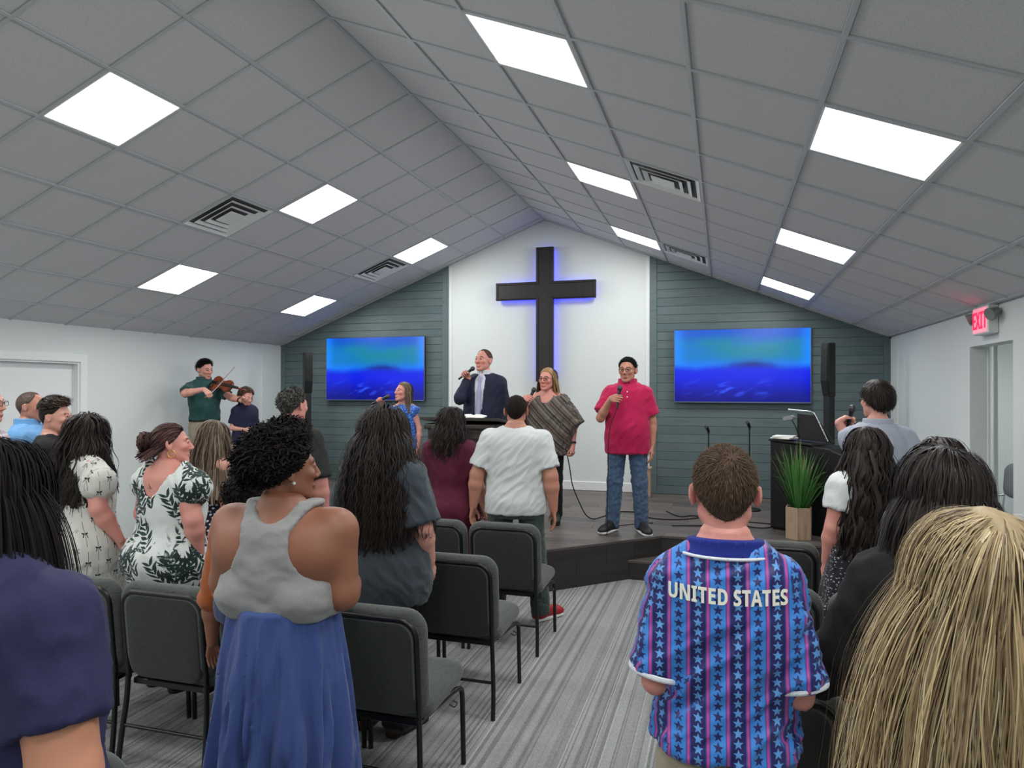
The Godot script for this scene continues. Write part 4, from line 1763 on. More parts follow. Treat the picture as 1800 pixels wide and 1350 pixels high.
func television(lo: Vector2, hi: Vector2, label: String) -> void:
	var w := hi.x - lo.x
	var h := hi.y - lo.y
	var o := thing("television", label, "television", Vector3((lo.x + hi.x) / 2, (lo.y + hi.y) / 2, FZ + 0.02))
	var bz := ml()
	box(bz, Vector3(-w / 2, -h / 2, 0.035), Vector3(w / 2, h / 2, 0.075), 0.006)
	part("casing", bz, "black_plastic", o)
	var rim := ml()
	box(rim, Vector3(-w / 2 + 0.002, -h / 2 - 0.001, 0.07), Vector3(w / 2 - 0.002, -h / 2 + 0.014, 0.0795), 0.002)
	for g in [-1.0, 1.0]:
		box(rim, Vector3(g * (w / 2 - 0.006) - 0.005, -h / 2 + 0.014, 0.07), Vector3(g * (w / 2 - 0.006) + 0.005, h / 2 - 0.003, 0.079), 0.002)
	box(rim, Vector3(-w / 2 + 0.002, h / 2 - 0.01, 0.07), Vector3(w / 2 - 0.002, h / 2 - 0.003, 0.079), 0.002)
	part("bezel", rim, "tv_rim", o)
	var s := ml()
	poly(s, [Vector3(-w / 2 + 0.012, -h / 2 + 0.015, 0.0765), Vector3(w / 2 - 0.012, -h / 2 + 0.015, 0.0765), Vector3(w / 2 - 0.012, h / 2 - 0.011, 0.0765), Vector3(-w / 2 + 0.012, h / 2 - 0.011, 0.0765)], Vector3(0, 0, 1))
	var a := []
	a.resize(Mesh.ARRAY_MAX)
	a[Mesh.ARRAY_VERTEX] = s[0]
	a[Mesh.ARRAY_NORMAL] = s[1]
	a[Mesh.ARRAY_INDEX] = s[2]
	a[Mesh.ARRAY_TEX_UV] = PackedVector2Array([Vector2(0, 1), Vector2(1, 1), Vector2(1, 0), Vector2(0, 0)])
	var mesh := ArrayMesh.new()
	mesh.add_surface_from_arrays(Mesh.PRIMITIVE_TRIANGLES, a)
	part("screen", mesh, "tv_screen", o)
	var br := ml()
	box(br, Vector3(-0.2, -0.2, 0.0), Vector3(0.2, 0.2, 0.036), 0.004)
	part("wall_bracket", br, "black_metal", o)
	var l := AreaLight3D.new()
	l.name = "screen_light"
	l.area_size = Vector2(w * 0.95, h * 0.95)
	l.light_color = Color(0.1, 0.35, 1.0)
	l.light_energy = 0.004
	l.area_range = 15.0
	l.area_attenuation = 2.0
	l.shadow_enabled = true
	o.add_child(l)
	l.rotation.y = PI
	l.position.z = 0.085


func cross() -> void:
	var o := thing("wall_cross", "large dark wooden cross with a blue glow behind it on the white wall", "cross", Vector3(-2.385, 3.155, FZ + 0.055))
	var b := 1.88
	var out := PackedVector2Array([Vector2(-0.123, -b + 0.6), Vector2(0.123, -b + 0.6), Vector2(0.123, -0.123), Vector2(0.72, -0.123), Vector2(0.72, 0.123), Vector2(0.123, 0.123), Vector2(0.123, 0.605), Vector2(-0.123, 0.605), Vector2(-0.123, 0.123), Vector2(-0.715, 0.123), Vector2(-0.715, -0.123), Vector2(-0.123, -0.123)])
	part("core", prism(ml(), out, 0.0, 0.075, 0.006), "cross_wood", o)
	# raised moulding along the edges
	var inner: PackedVector2Array = Geometry2D.offset_polygon(out, -0.012, Geometry2D.JOIN_MITER)[0]
	var mid: PackedVector2Array = Geometry2D.offset_polygon(out, -0.034, Geometry2D.JOIN_MITER)[0]
	var m := ml()
	for i in inner.size():
		var p := inner[i]
		var q := inner[(i + 1) % inner.size()]
		var p2 := mid[0]
		var q2 := mid[0]
		for v in mid:
			if v.distance_squared_to(p) < p2.distance_squared_to(p): p2 = v
			if v.distance_squared_to(q) < q2.distance_squared_to(q): q2 = v
		prism(m, PackedVector2Array([p, q, q2, p2]), 0.07, 0.088, 0.003)
	part("moulding", m, "cross_wood", o)
	var strips := [[0.0, 0.55, 0.16, 0.02], [-0.65, 0.0, 0.02, 0.16], [0.65, 0.0, 0.02, 0.16], [-0.09, 0.34, 0.02, 0.4], [0.09, 0.34, 0.02, 0.4], [-0.09, -0.68, 0.02, 1.1], [0.09, -0.68, 0.02, 1.1], [-0.39, 0.09, 0.5, 0.02], [0.39, 0.09, 0.5, 0.02], [-0.39, -0.09, 0.5, 0.02], [0.39, -0.09, 0.5, 0.02]]
	for s in strips:
		var k := ml()
		box(k, Vector3(s[0] - s[2] / 2, s[1] - s[3] / 2, -0.008), Vector3(s[0] + s[2] / 2, s[1] + s[3] / 2, 0.001), 0.0)
		part("led_strip", k, "led_blue", o)
		var l := AreaLight3D.new()
		l.name = "led_light"
		l.area_size = Vector2(s[2], s[3])
		l.light_color = Color(0.12, 0.14, 1.0)
		l.light_energy = CROSS * (s[2] * s[3] / 0.01)
		l.area_range = 6.0
		l.area_attenuation = 2.0
		l.shadow_enabled = true
		o.add_child(l)
		l.position = Vector3(s[0], s[1], -0.012)
	var br := ml()
	box(br, Vector3(-0.05, -0.3, -0.055), Vector3(0.05, -0.2, 0.001), 0.0)
	box(br, Vector3(-0.05, 0.2, -0.055), Vector3(0.05, 0.3, 0.001), 0.0)
	part("wall_spacer", br, "black_metal", o)


func speaker(x: float, z: float, turn: float, label: String, y0: float, y1: float) -> void:
	var o := thing("column_speaker", label, "speaker", Vector3(x, STAGE_Y, z), turn)
	var m := ml()
	var h := y1 - y0
	var prof := PackedVector2Array([Vector2(-0.05, y0 + 0.0), Vector2(0.035, y0), Vector2(0.07, y0 + h * 0.3), Vector2(0.06, y0 + h * 0.9), Vector2(0.055, y1), Vector2(-0.05, y1)])
	prism(m, prof, -0.055, 0.055, 0.005, Transform3D(Basis(Vector3(0, 0, 1), Vector3(0, 1, 0), Vector3(-1, 0, 0)), Vector3.ZERO))
	part("cabinet", m, "black_plastic", o)
	var g := ml()
	var gp := PackedVector2Array([Vector2(0.036, y0 + 0.02), Vector2(0.045, y0 + 0.02), Vector2(0.0765, y0 + h * 0.3), Vector2(0.0665, y0 + h * 0.9), Vector2(0.062, y1 - 0.01), Vector2(0.05, y1 - 0.01), Vector2(0.055, y0 + h * 0.9), Vector2(0.066, y0 + h * 0.3)])
	prism(g, gp, -0.047, 0.047, 0.001, Transform3D(Basis(Vector3(0, 0, 1), Vector3(0, 1, 0), Vector3(-1, 0, 0)), Vector3.ZERO))
	part("grille", g, "black_matte", o)
	part("spacer_column", box(ml(), Vector3(-0.045, 0.35, -0.05), Vector3(0.045, y0 + 0.002, 0.04), 0.006), "black_plastic", o)
	part("subwoofer", box(ml(), Vector3(-0.16, 0.0, -0.18), Vector3(0.16, 0.35, 0.18), 0.015), "black_plastic", o)


func mic_shape(m: Array, grille: Array, t: Transform3D) -> void:  # along y, head at the top
	lathe(m, [[0.0, -0.16], [0.011, -0.16], [0.0115, -0.1], [0.0165, 0.0], [0.018, 0.018], [0.012, 0.02]], 14, t)
	lathe(grille, [[0.012, 0.019], [0.024, 0.024], [0.0265, 0.034], [0.0255, 0.048], [0.018, 0.062], [0.0, 0.068]], 14, t)


func microphone(label: String, head: Vector3, tail: Vector3, cable: Array) -> void:
	var d := (head - tail).normalized()
	var x := d.cross(Vector3(0.1, 0.2, 1)).normalized()
	var o := thing("microphone", label, "microphone")
	var m := ml()
	var g := ml()
	mic_shape(m, g, Transform3D(Basis(x, d, x.cross(d)), head - d * 0.055))
	part("handle", m, "black_metal", o)
	part("grille", g, "mic_grille", o)
	if cable.size():
		var c := [head - d * 0.21]
		c.append_array(cable)
		part("cable", tube(ml(), smooth(c, 6), 0.0042, 6), "black_matte", o)


func mic_stand(x: float, z: float, h: float, label: String) -> void:
	var o := thing("microphone_stand", label, "microphone stand", Vector3(x, STAGE_Y, z))
	part("base", lathe(ml(), [[0.0, 0.0], [0.125, 0.0], [0.125, 0.012], [0.11, 0.02], [0.02, 0.028], [0.018, 0.05], [0.0, 0.05]], 24), "black_metal", o)
	part("pole", tube(ml(), [Vector3(0, 0.04, 0), Vector3(0, h * 0.55, 0)], 0.0115, 8), "black_metal", o)
	part("pole", tube(ml(), [Vector3(0, h * 0.5, 0), Vector3(0, h - 0.04, 0)], 0.008, 8), "black_metal", o)
	part("clutch", lathe(ml(), [[0.0, h * 0.52], [0.017, h * 0.52], [0.019, h * 0.54], [0.017, h * 0.58], [0.0, h * 0.58]], 12), "black_plastic", o)
	var c := ml()
	tube(c, [Vector3(0, h - 0.05, 0), Vector3(0, h - 0.01, 0.0)], 0.014, 8)
	tube(c, [Vector3(0, h - 0.02, 0.0), Vector3(-0.015, h + 0.02, 0.035), Vector3(-0.03, h + 0.035, 0.075)], 0.017, 8, 0.02)
	part("clip", c, "black_plastic", o)


func build_things() -> void:
	paint("stool_grey", Color(0.42, 0.43, 0.44), 0.6)
	paint("lamp_grey", Color(0.5, 0.52, 0.52), 0.4)
	chairs()
	var tv := paint("tv_screen", Color(0.02, 0.02, 0.03), 0.25)
	tv.emission_enabled = true
	tv.emission = Color.BLACK
	tv.emission_texture = screen_image()
	tv.emission_energy_multiplier = TV_GLOW
	paint("tv_rim", Color(0.45, 0.5, 0.62), 0.3, 0.7)
	paint("mic_grille", Color(0.3, 0.3, 0.31), 0.4, 0.8)
	var led := paint("led_blue", Color(0.2, 0.2, 0.4), 0.5)
	led.emission_enabled = true
	led.emission = Color(0.15, 0.18, 1.0)
	led.emission_energy_multiplier = 2.0
	television(Vector2(-5.87, 1.592), Vector2(-4.215, 2.556), "wall television with a blue mountain picture, left of the cross")
	television(Vector2(-0.62, 1.598), Vector2(1.07, 2.563), "wall television with a blue mountain picture, right of the cross")
	cross()
	speaker(1.17, -8.75, -0.9, "slim black column speaker right of the right hand television", 1.33, 1.945)
	speaker(-5.75, -8.8, 0.9, "slim black column speaker left of the left hand television", 1.34, 1.93)
	mic_stand(-0.16, -8.6, 0.93, "thin black microphone stand, the left one of two before the right boards")
	mic_stand(0.3, -8.6, 0.99, "thin black microphone stand with its empty clip turned left, right of the other")
	# lectern
	var o := thing("lectern", "dark wooden lectern with panelled front and flared top before the suited man", "lectern", Vector3(-2.56, STAGE_Y, -6.83))
	part("body", box(ml(), Vector3(-0.35, 0.1, -0.2), Vector3(0.35, 1.04, 0.2), 0.006), "dark_wood", o)
	part("base", box(ml(), Vector3(-0.39, 0.0, -0.24), Vector3(0.39, 0.1, 0.24), 0.012), "dark_wood", o)
	part("base_moulding", box(ml(), Vector3(-0.37, 0.1, -0.22), Vector3(0.37, 0.125, 0.22), 0.01), "dark_wood", o)
	var top := ml()
	var tp := PackedVector2Array([Vector2(-0.24, 1.09), Vector2(0.27, 1.04), Vector2(0.27, 1.06), Vector2(-0.24, 1.12)])
	prism(top, tp, -0.42, 0.42, 0.004, Transform3D(Basis(Vector3(0, 0, -1), Vector3(0, 1, 0), Vector3(1, 0, 0)), Vector3.ZERO))
	part("top", top, "dark_wood", o)
	part("cornice", box(ml(), Vector3(-0.385, 1.0, -0.22), Vector3(0.385, 1.05, 0.235), 0.012), "dark_wood", o)
	for q in [[-0.3, 0.3, 0.9, 0.96], [-0.3, 0.3, 0.2, 0.26], [-0.3, -0.22, 0.26, 0.9], [0.22, 0.3, 0.26, 0.9]]:
		part("panel_rail", box(ml(), Vector3(q[0], q[2], 0.19), Vector3(q[1], q[3], 0.216), 0.006), "dark_wood", o)
	part("panel", box(ml(), Vector3(-0.19, 0.29, 0.19), Vector3(0.19, 0.87, 0.21), 0.012), "dark_wood", o)
	var bk := thing("open_book", "white pages of an open book lying on the lectern top", "book", Vector3(-2.53, STAGE_Y + 1.106, -6.86))
	bk.rotation.x = 0.11
	for g in [-1.0, 1.0]:
		var p := PackedVector2Array([Vector2(0, 0.0), Vector2(g * 0.15, 0.0), Vector2(g * 0.15, 0.01), Vector2(g * 0.09, 0.022), Vector2(g * 0.03, 0.024), Vector2(0, 0.014)])
		part("pages", prism(ml(), p, -0.11, 0.11, 0.001), "paper", bk)
	# black upright instrument with a music desk
	piano()
	plant()
	# exit sign
	exit_sign()
	# cables on the stage floor
	var cs := [[[Vector3(-0.62, 0, -8.2), Vector3(-0.45, 0, -7.9), Vector3(-0.3, 0, -8.0), Vector3(-0.05, 0, -7.75), Vector3(0.2, 0, -7.8), Vector3(0.5, 0, -7.75)], "thin black cable winding on the stage floor behind the red shirt"],
		[[Vector3(-0.5, 0, -7.35), Vector3(-0.2, 0, -7.45), Vector3(0.1, 0, -7.6), Vector3(0.35, 0, -7.5), Vector3(0.5, 0, -7.6)], "thin black cable on the stage floor running to the black cabinet"],
		[[Vector3(-0.95, 0, -7.9), Vector3(-0.7, 0, -7.7), Vector3(-0.4, 0, -7.75), Vector3(-0.1, 0, -8.1), Vector3(0.1, 0, -8.5)], "thin black cable on the stage floor ending at the microphone stands"]]
	for q in cs:
		var pts := []
		for p in q[0]:
			pts.append(p + Vector3(0, STAGE_Y + 0.0065, 0))
		tag(part("floor_cable", tube(ml(), smooth(pts, 8), 0.006, 6), "black_matte"), q[1], "cable", "cables on the stage floor")
	var hang := [Vector3(-1.568, 1.07, -7.215), Vector3(-1.54, 0.95, -7.2), Vector3(-1.51, 0.77, -7.2), Vector3(-1.455, 0.58, -7.28), Vector3(-1.4, 0.42, -7.4), Vector3(-1.33, 0.3705, -7.49), Vector3(-1.25, 0.3705, -7.7), Vector3(-1.15, 0.3705, -8.0), Vector3(-0.9, 0.3705, -8.05)]
	tag(part("hanging_cable", tube(ml(), smooth(hang, 8), 0.006, 6), "black_matte"), "black cable drooping from the poncho woman's left hand to the stage floor", "cable")
	var bx := thing("wooden_box", "small tan wooden box by the skirting behind the red shirted man's legs", "box", Vector3(-0.99, STAGE_Y, -9.3))
	part("body", box(ml(), Vector3(-0.09, 0, -0.09), Vector3(0.09, 0.36, 0.09), 0.006), "pale_wood", bx)
	part("lid", box(ml(), Vector3(-0.098, 0.36, -0.098), Vector3(0.098, 0.385, 0.098), 0.005), "pale_wood", bx)
	# chair in the passage
	var c := thing("metal_chair", "grey chair with a chrome frame half seen through the right hand doorway", "chair", Vector3(2.78, 0, -8.05), 2.4)
	part("backrest", put(ml(), cushion(0.42, 0.36, 0.03, 0.1, 0.012), Transform3D(Basis(Vector3(1, 0, 0), 0.15), Vector3(0, 0.85, 0.22))), "stool_grey", c)
	part("seat", put(ml(), cushion(0.43, 0.43, 0.035, 0.08, 0.01), Transform3D(Basis(Vector3(1, 0, 0), PI / 2), Vector3(0, 0.47, 0))), "stool_grey", c)
	for g in [-1.0, 1.0]:
		part("leg", tube(ml(), smooth([Vector3(g * 0.2, 0.003, 0.22), Vector3(g * 0.2, 0.45, 0.17), Vector3(g * 0.2, 0.95, 0.26)], 4), 0.01, 8), "chrome", c)
		part("leg", tube(ml(), smooth([Vector3(g * 0.2, 0.003, -0.22), Vector3(g * 0.2, 0.44, -0.18), Vector3(g * 0.2, 0.46, 0.15)], 4), 0.01, 8), "chrome", c)
		part("armrest", tube(ml(), smooth([Vector3(g * 0.2, 0.46, -0.16), Vector3(g * 0.25, 0.66, -0.18), Vector3(g * 0.26, 0.68, 0.1), Vector3(g * 0.2, 0.7, 0.2)], 4), 0.01, 8), "chrome", c)


func piano() -> void:
	paint("piano_black", Color(0.022, 0.022, 0.026), 0.42)
	var b := Basis(Vector3(0.85, 0, 0.53).normalized(), Vector3.UP, Vector3(-0.53, 0, 0.85).normalized())
	var o := thing("keyboard_cabinet", "tall black keyboard cabinet with sloping top behind the potted grass", "keyboard", Vector3(0.46, STAGE_Y + 0.001, -7.52))
	o.basis = b
	part("body", prism(ml(), PackedVector2Array([Vector2(0, 0.02), Vector2(0.8, 0.02), Vector2(0.8, 0.76), Vector2(0.6, 0.84), Vector2(0.42, 0.86), Vector2(0.0, 0.89)]), -0.42, 0.0, 0.008), "piano_black", o)
	part("plinth", box(ml(), Vector3(0.02, 0, -0.4), Vector3(0.78, 0.03, -0.02), 0.004), "black_matte", o)
	part("lid", prism(ml(), PackedVector2Array([Vector2(-0.012, 0.891), Vector2(0.43, 0.862), Vector2(0.43, 0.88), Vector2(-0.012, 0.91)]), -0.43, 0.012, 0.004), "piano_black", o)
	var kb := ml()
	box(kb, Vector3(0.05, 0.58, -0.62), Vector3(0.77, 0.66, -0.42), 0.008)
	part("key_shelf", kb, "piano_black", o)
	var t := o.transform
	var md := thing("music_desk", "black music desk with a bent silver bar on the black cabinet", "music stand", t * Vector3(0.2, 0.905, -0.2), 0.0)
	md.basis = b
	part("panel", prism(ml(), PackedVector2Array([Vector2(-0.02, 0.0), Vector2(0.36, -0.02), Vector2(0.3, 0.06), Vector2(0.16, 0.25), Vector2(-0.02, 0.26)]), -0.02, -0.005, 0.003), "black_plastic", md)
	part("silver_bar", tube(ml(), smooth([Vector3(-0.09, 0.3, 0.04), Vector3(0.02, 0.29, 0.02), Vector3(0.13, 0.28, 0.0), Vector3(0.17, 0.25, 0.0), Vector3(0.25, 0.1, 0.01), Vector3(0.3, -0.005, 0.01)], 5), 0.008, 8), "chrome", md)
	var lm := ml()
	put(lm, cushion(0.13, 0.05, 0.04, 0.024, 0.004), Transform3D(Basis(Vector3(0, 0, 1), 0.2), Vector3(-0.09, 0.21, 0.03)))
	part("lamp_head", lm, "lamp_grey", md)
	part("lamp_arm", tube(ml(), smooth([Vector3(-0.06, 0.2, 0.03), Vector3(-0.02, 0.12, 0.02), Vector3(0.0, 0.02, 0.0)], 4), 0.006, 6), "black_metal", md)
	var pp := thing("paper_stack", "stack of white papers on the left edge of the black cabinet", "papers", t * Vector3(0.1, 0.912, -0.1))
	pp.basis = b
	part("sheet", box(ml(), Vector3(-0.1, 0, -0.1), Vector3(0.1, 0.012, 0.1), 0.002), "paper", pp)
	var s2 := part("sheet", box(ml(), Vector3(-0.1, 0.012, -0.1), Vector3(0.1, 0.03, 0.1), 0.002), "paper", pp)
	s2.rotation.y = 0.3
	# boom stand beside it
	var bm := thing("boom_stand", "black boom arm holding a microphone beside the black cabinet", "microphone stand", Vector3(1.44, STAGE_Y, -7.85))
	for i in 3:
		var a := i * TAU / 3 + 0.4
		part("leg", tube(ml(), [Vector3(0, 0.12, 0), Vector3(cos(a) * 0.26, 0.012, sin(a) * 0.26)], 0.009, 6), "black_metal", bm)
	part("pole", tube(ml(), [Vector3(0, 0.08, 0), Vector3(-0.02, 0.98, 0)], 0.01, 8), "black_metal", bm)
	part("boom", tube(ml(), [Vector3(-0.12, 0.95, 0.02), Vector3(0.02, 1.04, 0.04), Vector3(0.06, 1.075, 0.05)], 0.0085, 8), "black_metal", bm)
	part("cable_loop", tube(ml(), smooth([Vector3(-0.02, 0.98, 0.02), Vector3(-0.1, 0.97, 0.03), Vector3(-0.14, 0.91, 0.03), Vector3(-0.06, 0.87, 0.02), Vector3(-0.02, 0.88, 0.01)], 5), 0.005, 6), "black_matte", bm)
	microphone("microphone clipped to the boom arm near the right hand wall", Vector3(1.59, STAGE_Y + 1.15, -7.78), Vector3(1.47, STAGE_Y + 1.06, -7.81), [])


func plant() -> void:
	var gr := paint("grass_blade", Color(1, 1, 1), 0.5)
	gr.vertex_color_use_as_albedo = true
	gr.backlight_enabled = true
	gr.backlight = Color(0.15, 0.25, 0.08)
	var o := thing("potted_grass", "tall green ornamental grass in a six-sided pale wooden pot", "potted plant", Vector3(0.69, STAGE_Y + 0.001, -7.12))
	var hx := PackedVector2Array()
	var inr := PackedVector2Array()
	for i in 6:
		var a := TAU * i / 6 + 0.35
		hx.append(Vector2(cos(a), sin(a)) * 0.128)
		inr.append(Vector2(cos(a), sin(a)) * 0.112)
	var lay := Transform3D(Basis(Vector3(1, 0, 0), Vector3(0, 0, -1), Vector3(0, 1, 0)), Vector3.ZERO)
	var pot := ml()
	prism(pot, hx, 0.0, 0.27, 0.003, lay)
	for i in 6:
		prism(pot, PackedVector2Array([hx[i], hx[(i + 1) % 6], inr[(i + 1) % 6], inr[i]]), 0.265, 0.3, 0.002, lay)
	part("pot", pot, "pale_wood", o)
	var soil := ml()
	prism(soil, inr, 0.268, 0.28, 0.0, lay)
	part("soil", soil, "dark_duct", o)
	var rng := RandomNumberGenerator.new()
	rng.seed = 41
	for n in 125:
		var a := rng.randf() * TAU
		var r := sqrt(rng.randf())
		var le := rng.randf_range(0.42, 0.66) * (1.12 - 0.3 * r)
		var outw := Vector3(cos(a), 0, sin(a))
		var p := Vector3(cos(a) * r * 0.075, 0.275, sin(a) * r * 0.075)
		var tilt := r * rng.randf_range(0.25, 0.75)
		if outw.z < -0.1:
			tilt *= 0.4
		var droop := rng.randf_range(0.1, 0.5) * r + (0.9 if n % 11 == 0 else 0.0)
		var m := ml()
		var side := outw.cross(Vector3.UP).rotated(Vector3.UP, rng.randf_range(-0.7, 0.7))
		var g := rng.randf_range(0.7, 1.2)
		var k := 8
		var d := (Vector3.UP + outw * tilt).normalized()
		for i in k + 1:
			var t := float(i) / k
			var w := 0.0088 * (1.0 - t * t) * (0.6 + 0.4 * minf(t * 5.0, 1.0)) + 0.0006
			var nn := side.cross(d).normalized()
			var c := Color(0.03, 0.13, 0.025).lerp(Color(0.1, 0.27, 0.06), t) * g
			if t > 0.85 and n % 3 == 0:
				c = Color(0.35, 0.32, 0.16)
			for q in [[-1.0, 0.0], [0.0, 0.0022], [1.0, 0.0]]:
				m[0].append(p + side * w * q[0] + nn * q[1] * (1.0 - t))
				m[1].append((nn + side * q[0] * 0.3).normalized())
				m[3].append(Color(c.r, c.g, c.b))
			if i:
				var b := i * 3
				m[2].append_array(PackedInt32Array([b - 3, b, b - 2, b, b + 1, b - 2, b - 2, b + 1, b - 1, b + 1, b + 2, b - 1]))
			p += d * le / k
			d = (d + (outw * 0.6 - Vector3.UP) * droop * t * 0.45).normalized()
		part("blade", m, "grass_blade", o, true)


func exit_sign() -> void:
	var red := paint("exit_red", Color(0.5, 0.06, 0.1), 0.4)
	red.emission_enabled = true
	red.emission = Color(1.0, 0.1, 0.28)
	red.emission_energy_multiplier = 0.9
	var pale := paint("exit_glow", Color(0.85, 0.8, 0.8), 0.4)
	pale.emission_enabled = true
	pale.emission = Color(1.0, 0.35, 0.5)
	pale.emission_energy_multiplier = 0.45
	paint("lamp_grey", Color(0.5, 0.52, 0.52), 0.4)
	var o := thing("exit_sign", "glowing pink red exit sign with two lamp heads above the right doorway", "exit sign", Vector3(RX - 0.0, 2.315, -6.24))
	o.rotation.y = -PI / 2   # local z looks into the room
	part("housing", box(ml(), Vector3(-0.165, -0.11, 0.0), Vector3(0.165, 0.11, 0.075), 0.008), "white_plastic", o)
	part("face", box(ml(), Vector3(-0.15, -0.095, 0.072), Vector3(0.15, 0.095, 0.079), 0.002), "exit_glow", o)
	var tm := TextMesh.new()
	var sf := SystemFont.new()
	sf.font_names = PackedStringArray(["Droid Sans"])
	sf.font_weight = 700
	tm.font = sf
	tm.text = "EXIT"
	tm.font_size = 24
	tm.pixel_size = 0.0068
	tm.depth = 0.004
	var t := part("lettering", tm, "exit_red", o)
	t.position = Vector3(0, 0, 0.08)
	t.scale = Vector3(0.9, 1.15, 1)
	for g in [-1.0, 1.0]:
		var m := ml()
		tube(m, [Vector3(g * 0.15, 0.02, 0.04), Vector3(g * 0.21, 0.03, 0.05)], 0.012, 8)
		var d := Vector3(g * 0.35, -0.4, 0.85).normalized()
		var x := d.cross(Vector3.UP).normalized()
		lathe(m, [[0.0, -0.05], [0.03, -0.045], [0.042, 0.0], [0.05, 0.03], [0.046, 0.034], [0.0, 0.03]], 16, Transform3D(Basis(x, d, x.cross(d)), Vector3(g * 0.225, 0.035, 0.06)))
		part("lamp_head", m, "lamp_grey", o)
	var l := AreaLight3D.new()
	l.name = "exit_light"
	l.area_size = Vector2(0.28, 0.18)
	l.light_color = Color(1.0, 0.15, 0.35)
	l.light_energy = 0.004
	l.area_range = 5.0
	l.area_attenuation = 2.0
	l.shadow_enabled = true
	o.add_child(l)
	l.rotation.y = PI
	l.position.z = 0.09

# ---------------------------------------------------------------- cloth patterns
func pattern(key: String, w: int, h: int, metres: Vector2, fn: Callable, rough := 0.85) -> void:
	var b := PackedByteArray()
	b.resize(w * h * 3)
	var i := 0
	for y in h:
		for x in w:
			var c: Color = fn.call(float(x) / w, float(y) / h)
			b[i] = int(clampf(c.r, 0, 1) * 255)
			b[i + 1] = int(clampf(c.g, 0, 1) * 255)
			b[i + 2] = int(clampf(c.b, 0, 1) * 255)
			i += 3
	var m := paint(key, Color.WHITE, rough)
	tri(m, ImageTexture.create_from_image(Image.create_from_data(w, h, false, Image.FORMAT_RGB8, b)), Vector3(1.0 / metres.x, 1.0 / metres.y, 1.0 / metres.x), false, 16.0)
	sheen(m)


func sheen(m: StandardMaterial3D) -> void:
	m.rim_enabled = true
	m.rim = 0.25
	m.rim_tint = 0.5


func cloth(key: String, c: Color, rough := 0.88, vary := 0.1, scale := 9.0) -> void:
	var m := paint(key, Color.WHITE, rough)
	var lo := c.darkened(vary)
	var hi := c.lightened(vary * 0.5)
	tri(m, noise_tex(128, 0.12, [lo, c, hi], hash(key) % 1000, 3), Vector3.ONE * scale)
	if c.get_luminance() > 0.15:
		sheen(m)


func star(p: Vector2, r: float) -> float:  # below 0 inside a five-pointed star
	var a := fposmod(atan2(p.x, p.y), TAU / 5.0)
	a = absf(a - TAU / 10.0)
	var q := Vector2(sin(a), cos(a)) * p.length()
	# edge from the inner point (a = 0) to the tip (a = 36 degrees)
	var tip := Vector2(sin(TAU / 10.0), cos(TAU / 10.0)) * r
	var inn := Vector2(0, 0.42 * r)
	var e := tip - inn
	return (q - inn).dot(Vector2(-e.y, e.x).normalized())


func leaf(p: Vector2, at: Vector2, ang: float, le: float, wi: float) -> float:
	var q := (p - at).rotated(-ang)
	if q.x < 0.0 or q.x > le:
		return 1.0
	var t := q.x / le
	return absf(q.y) - wi * sin(PI * pow(t, 0.8)) * 0.5


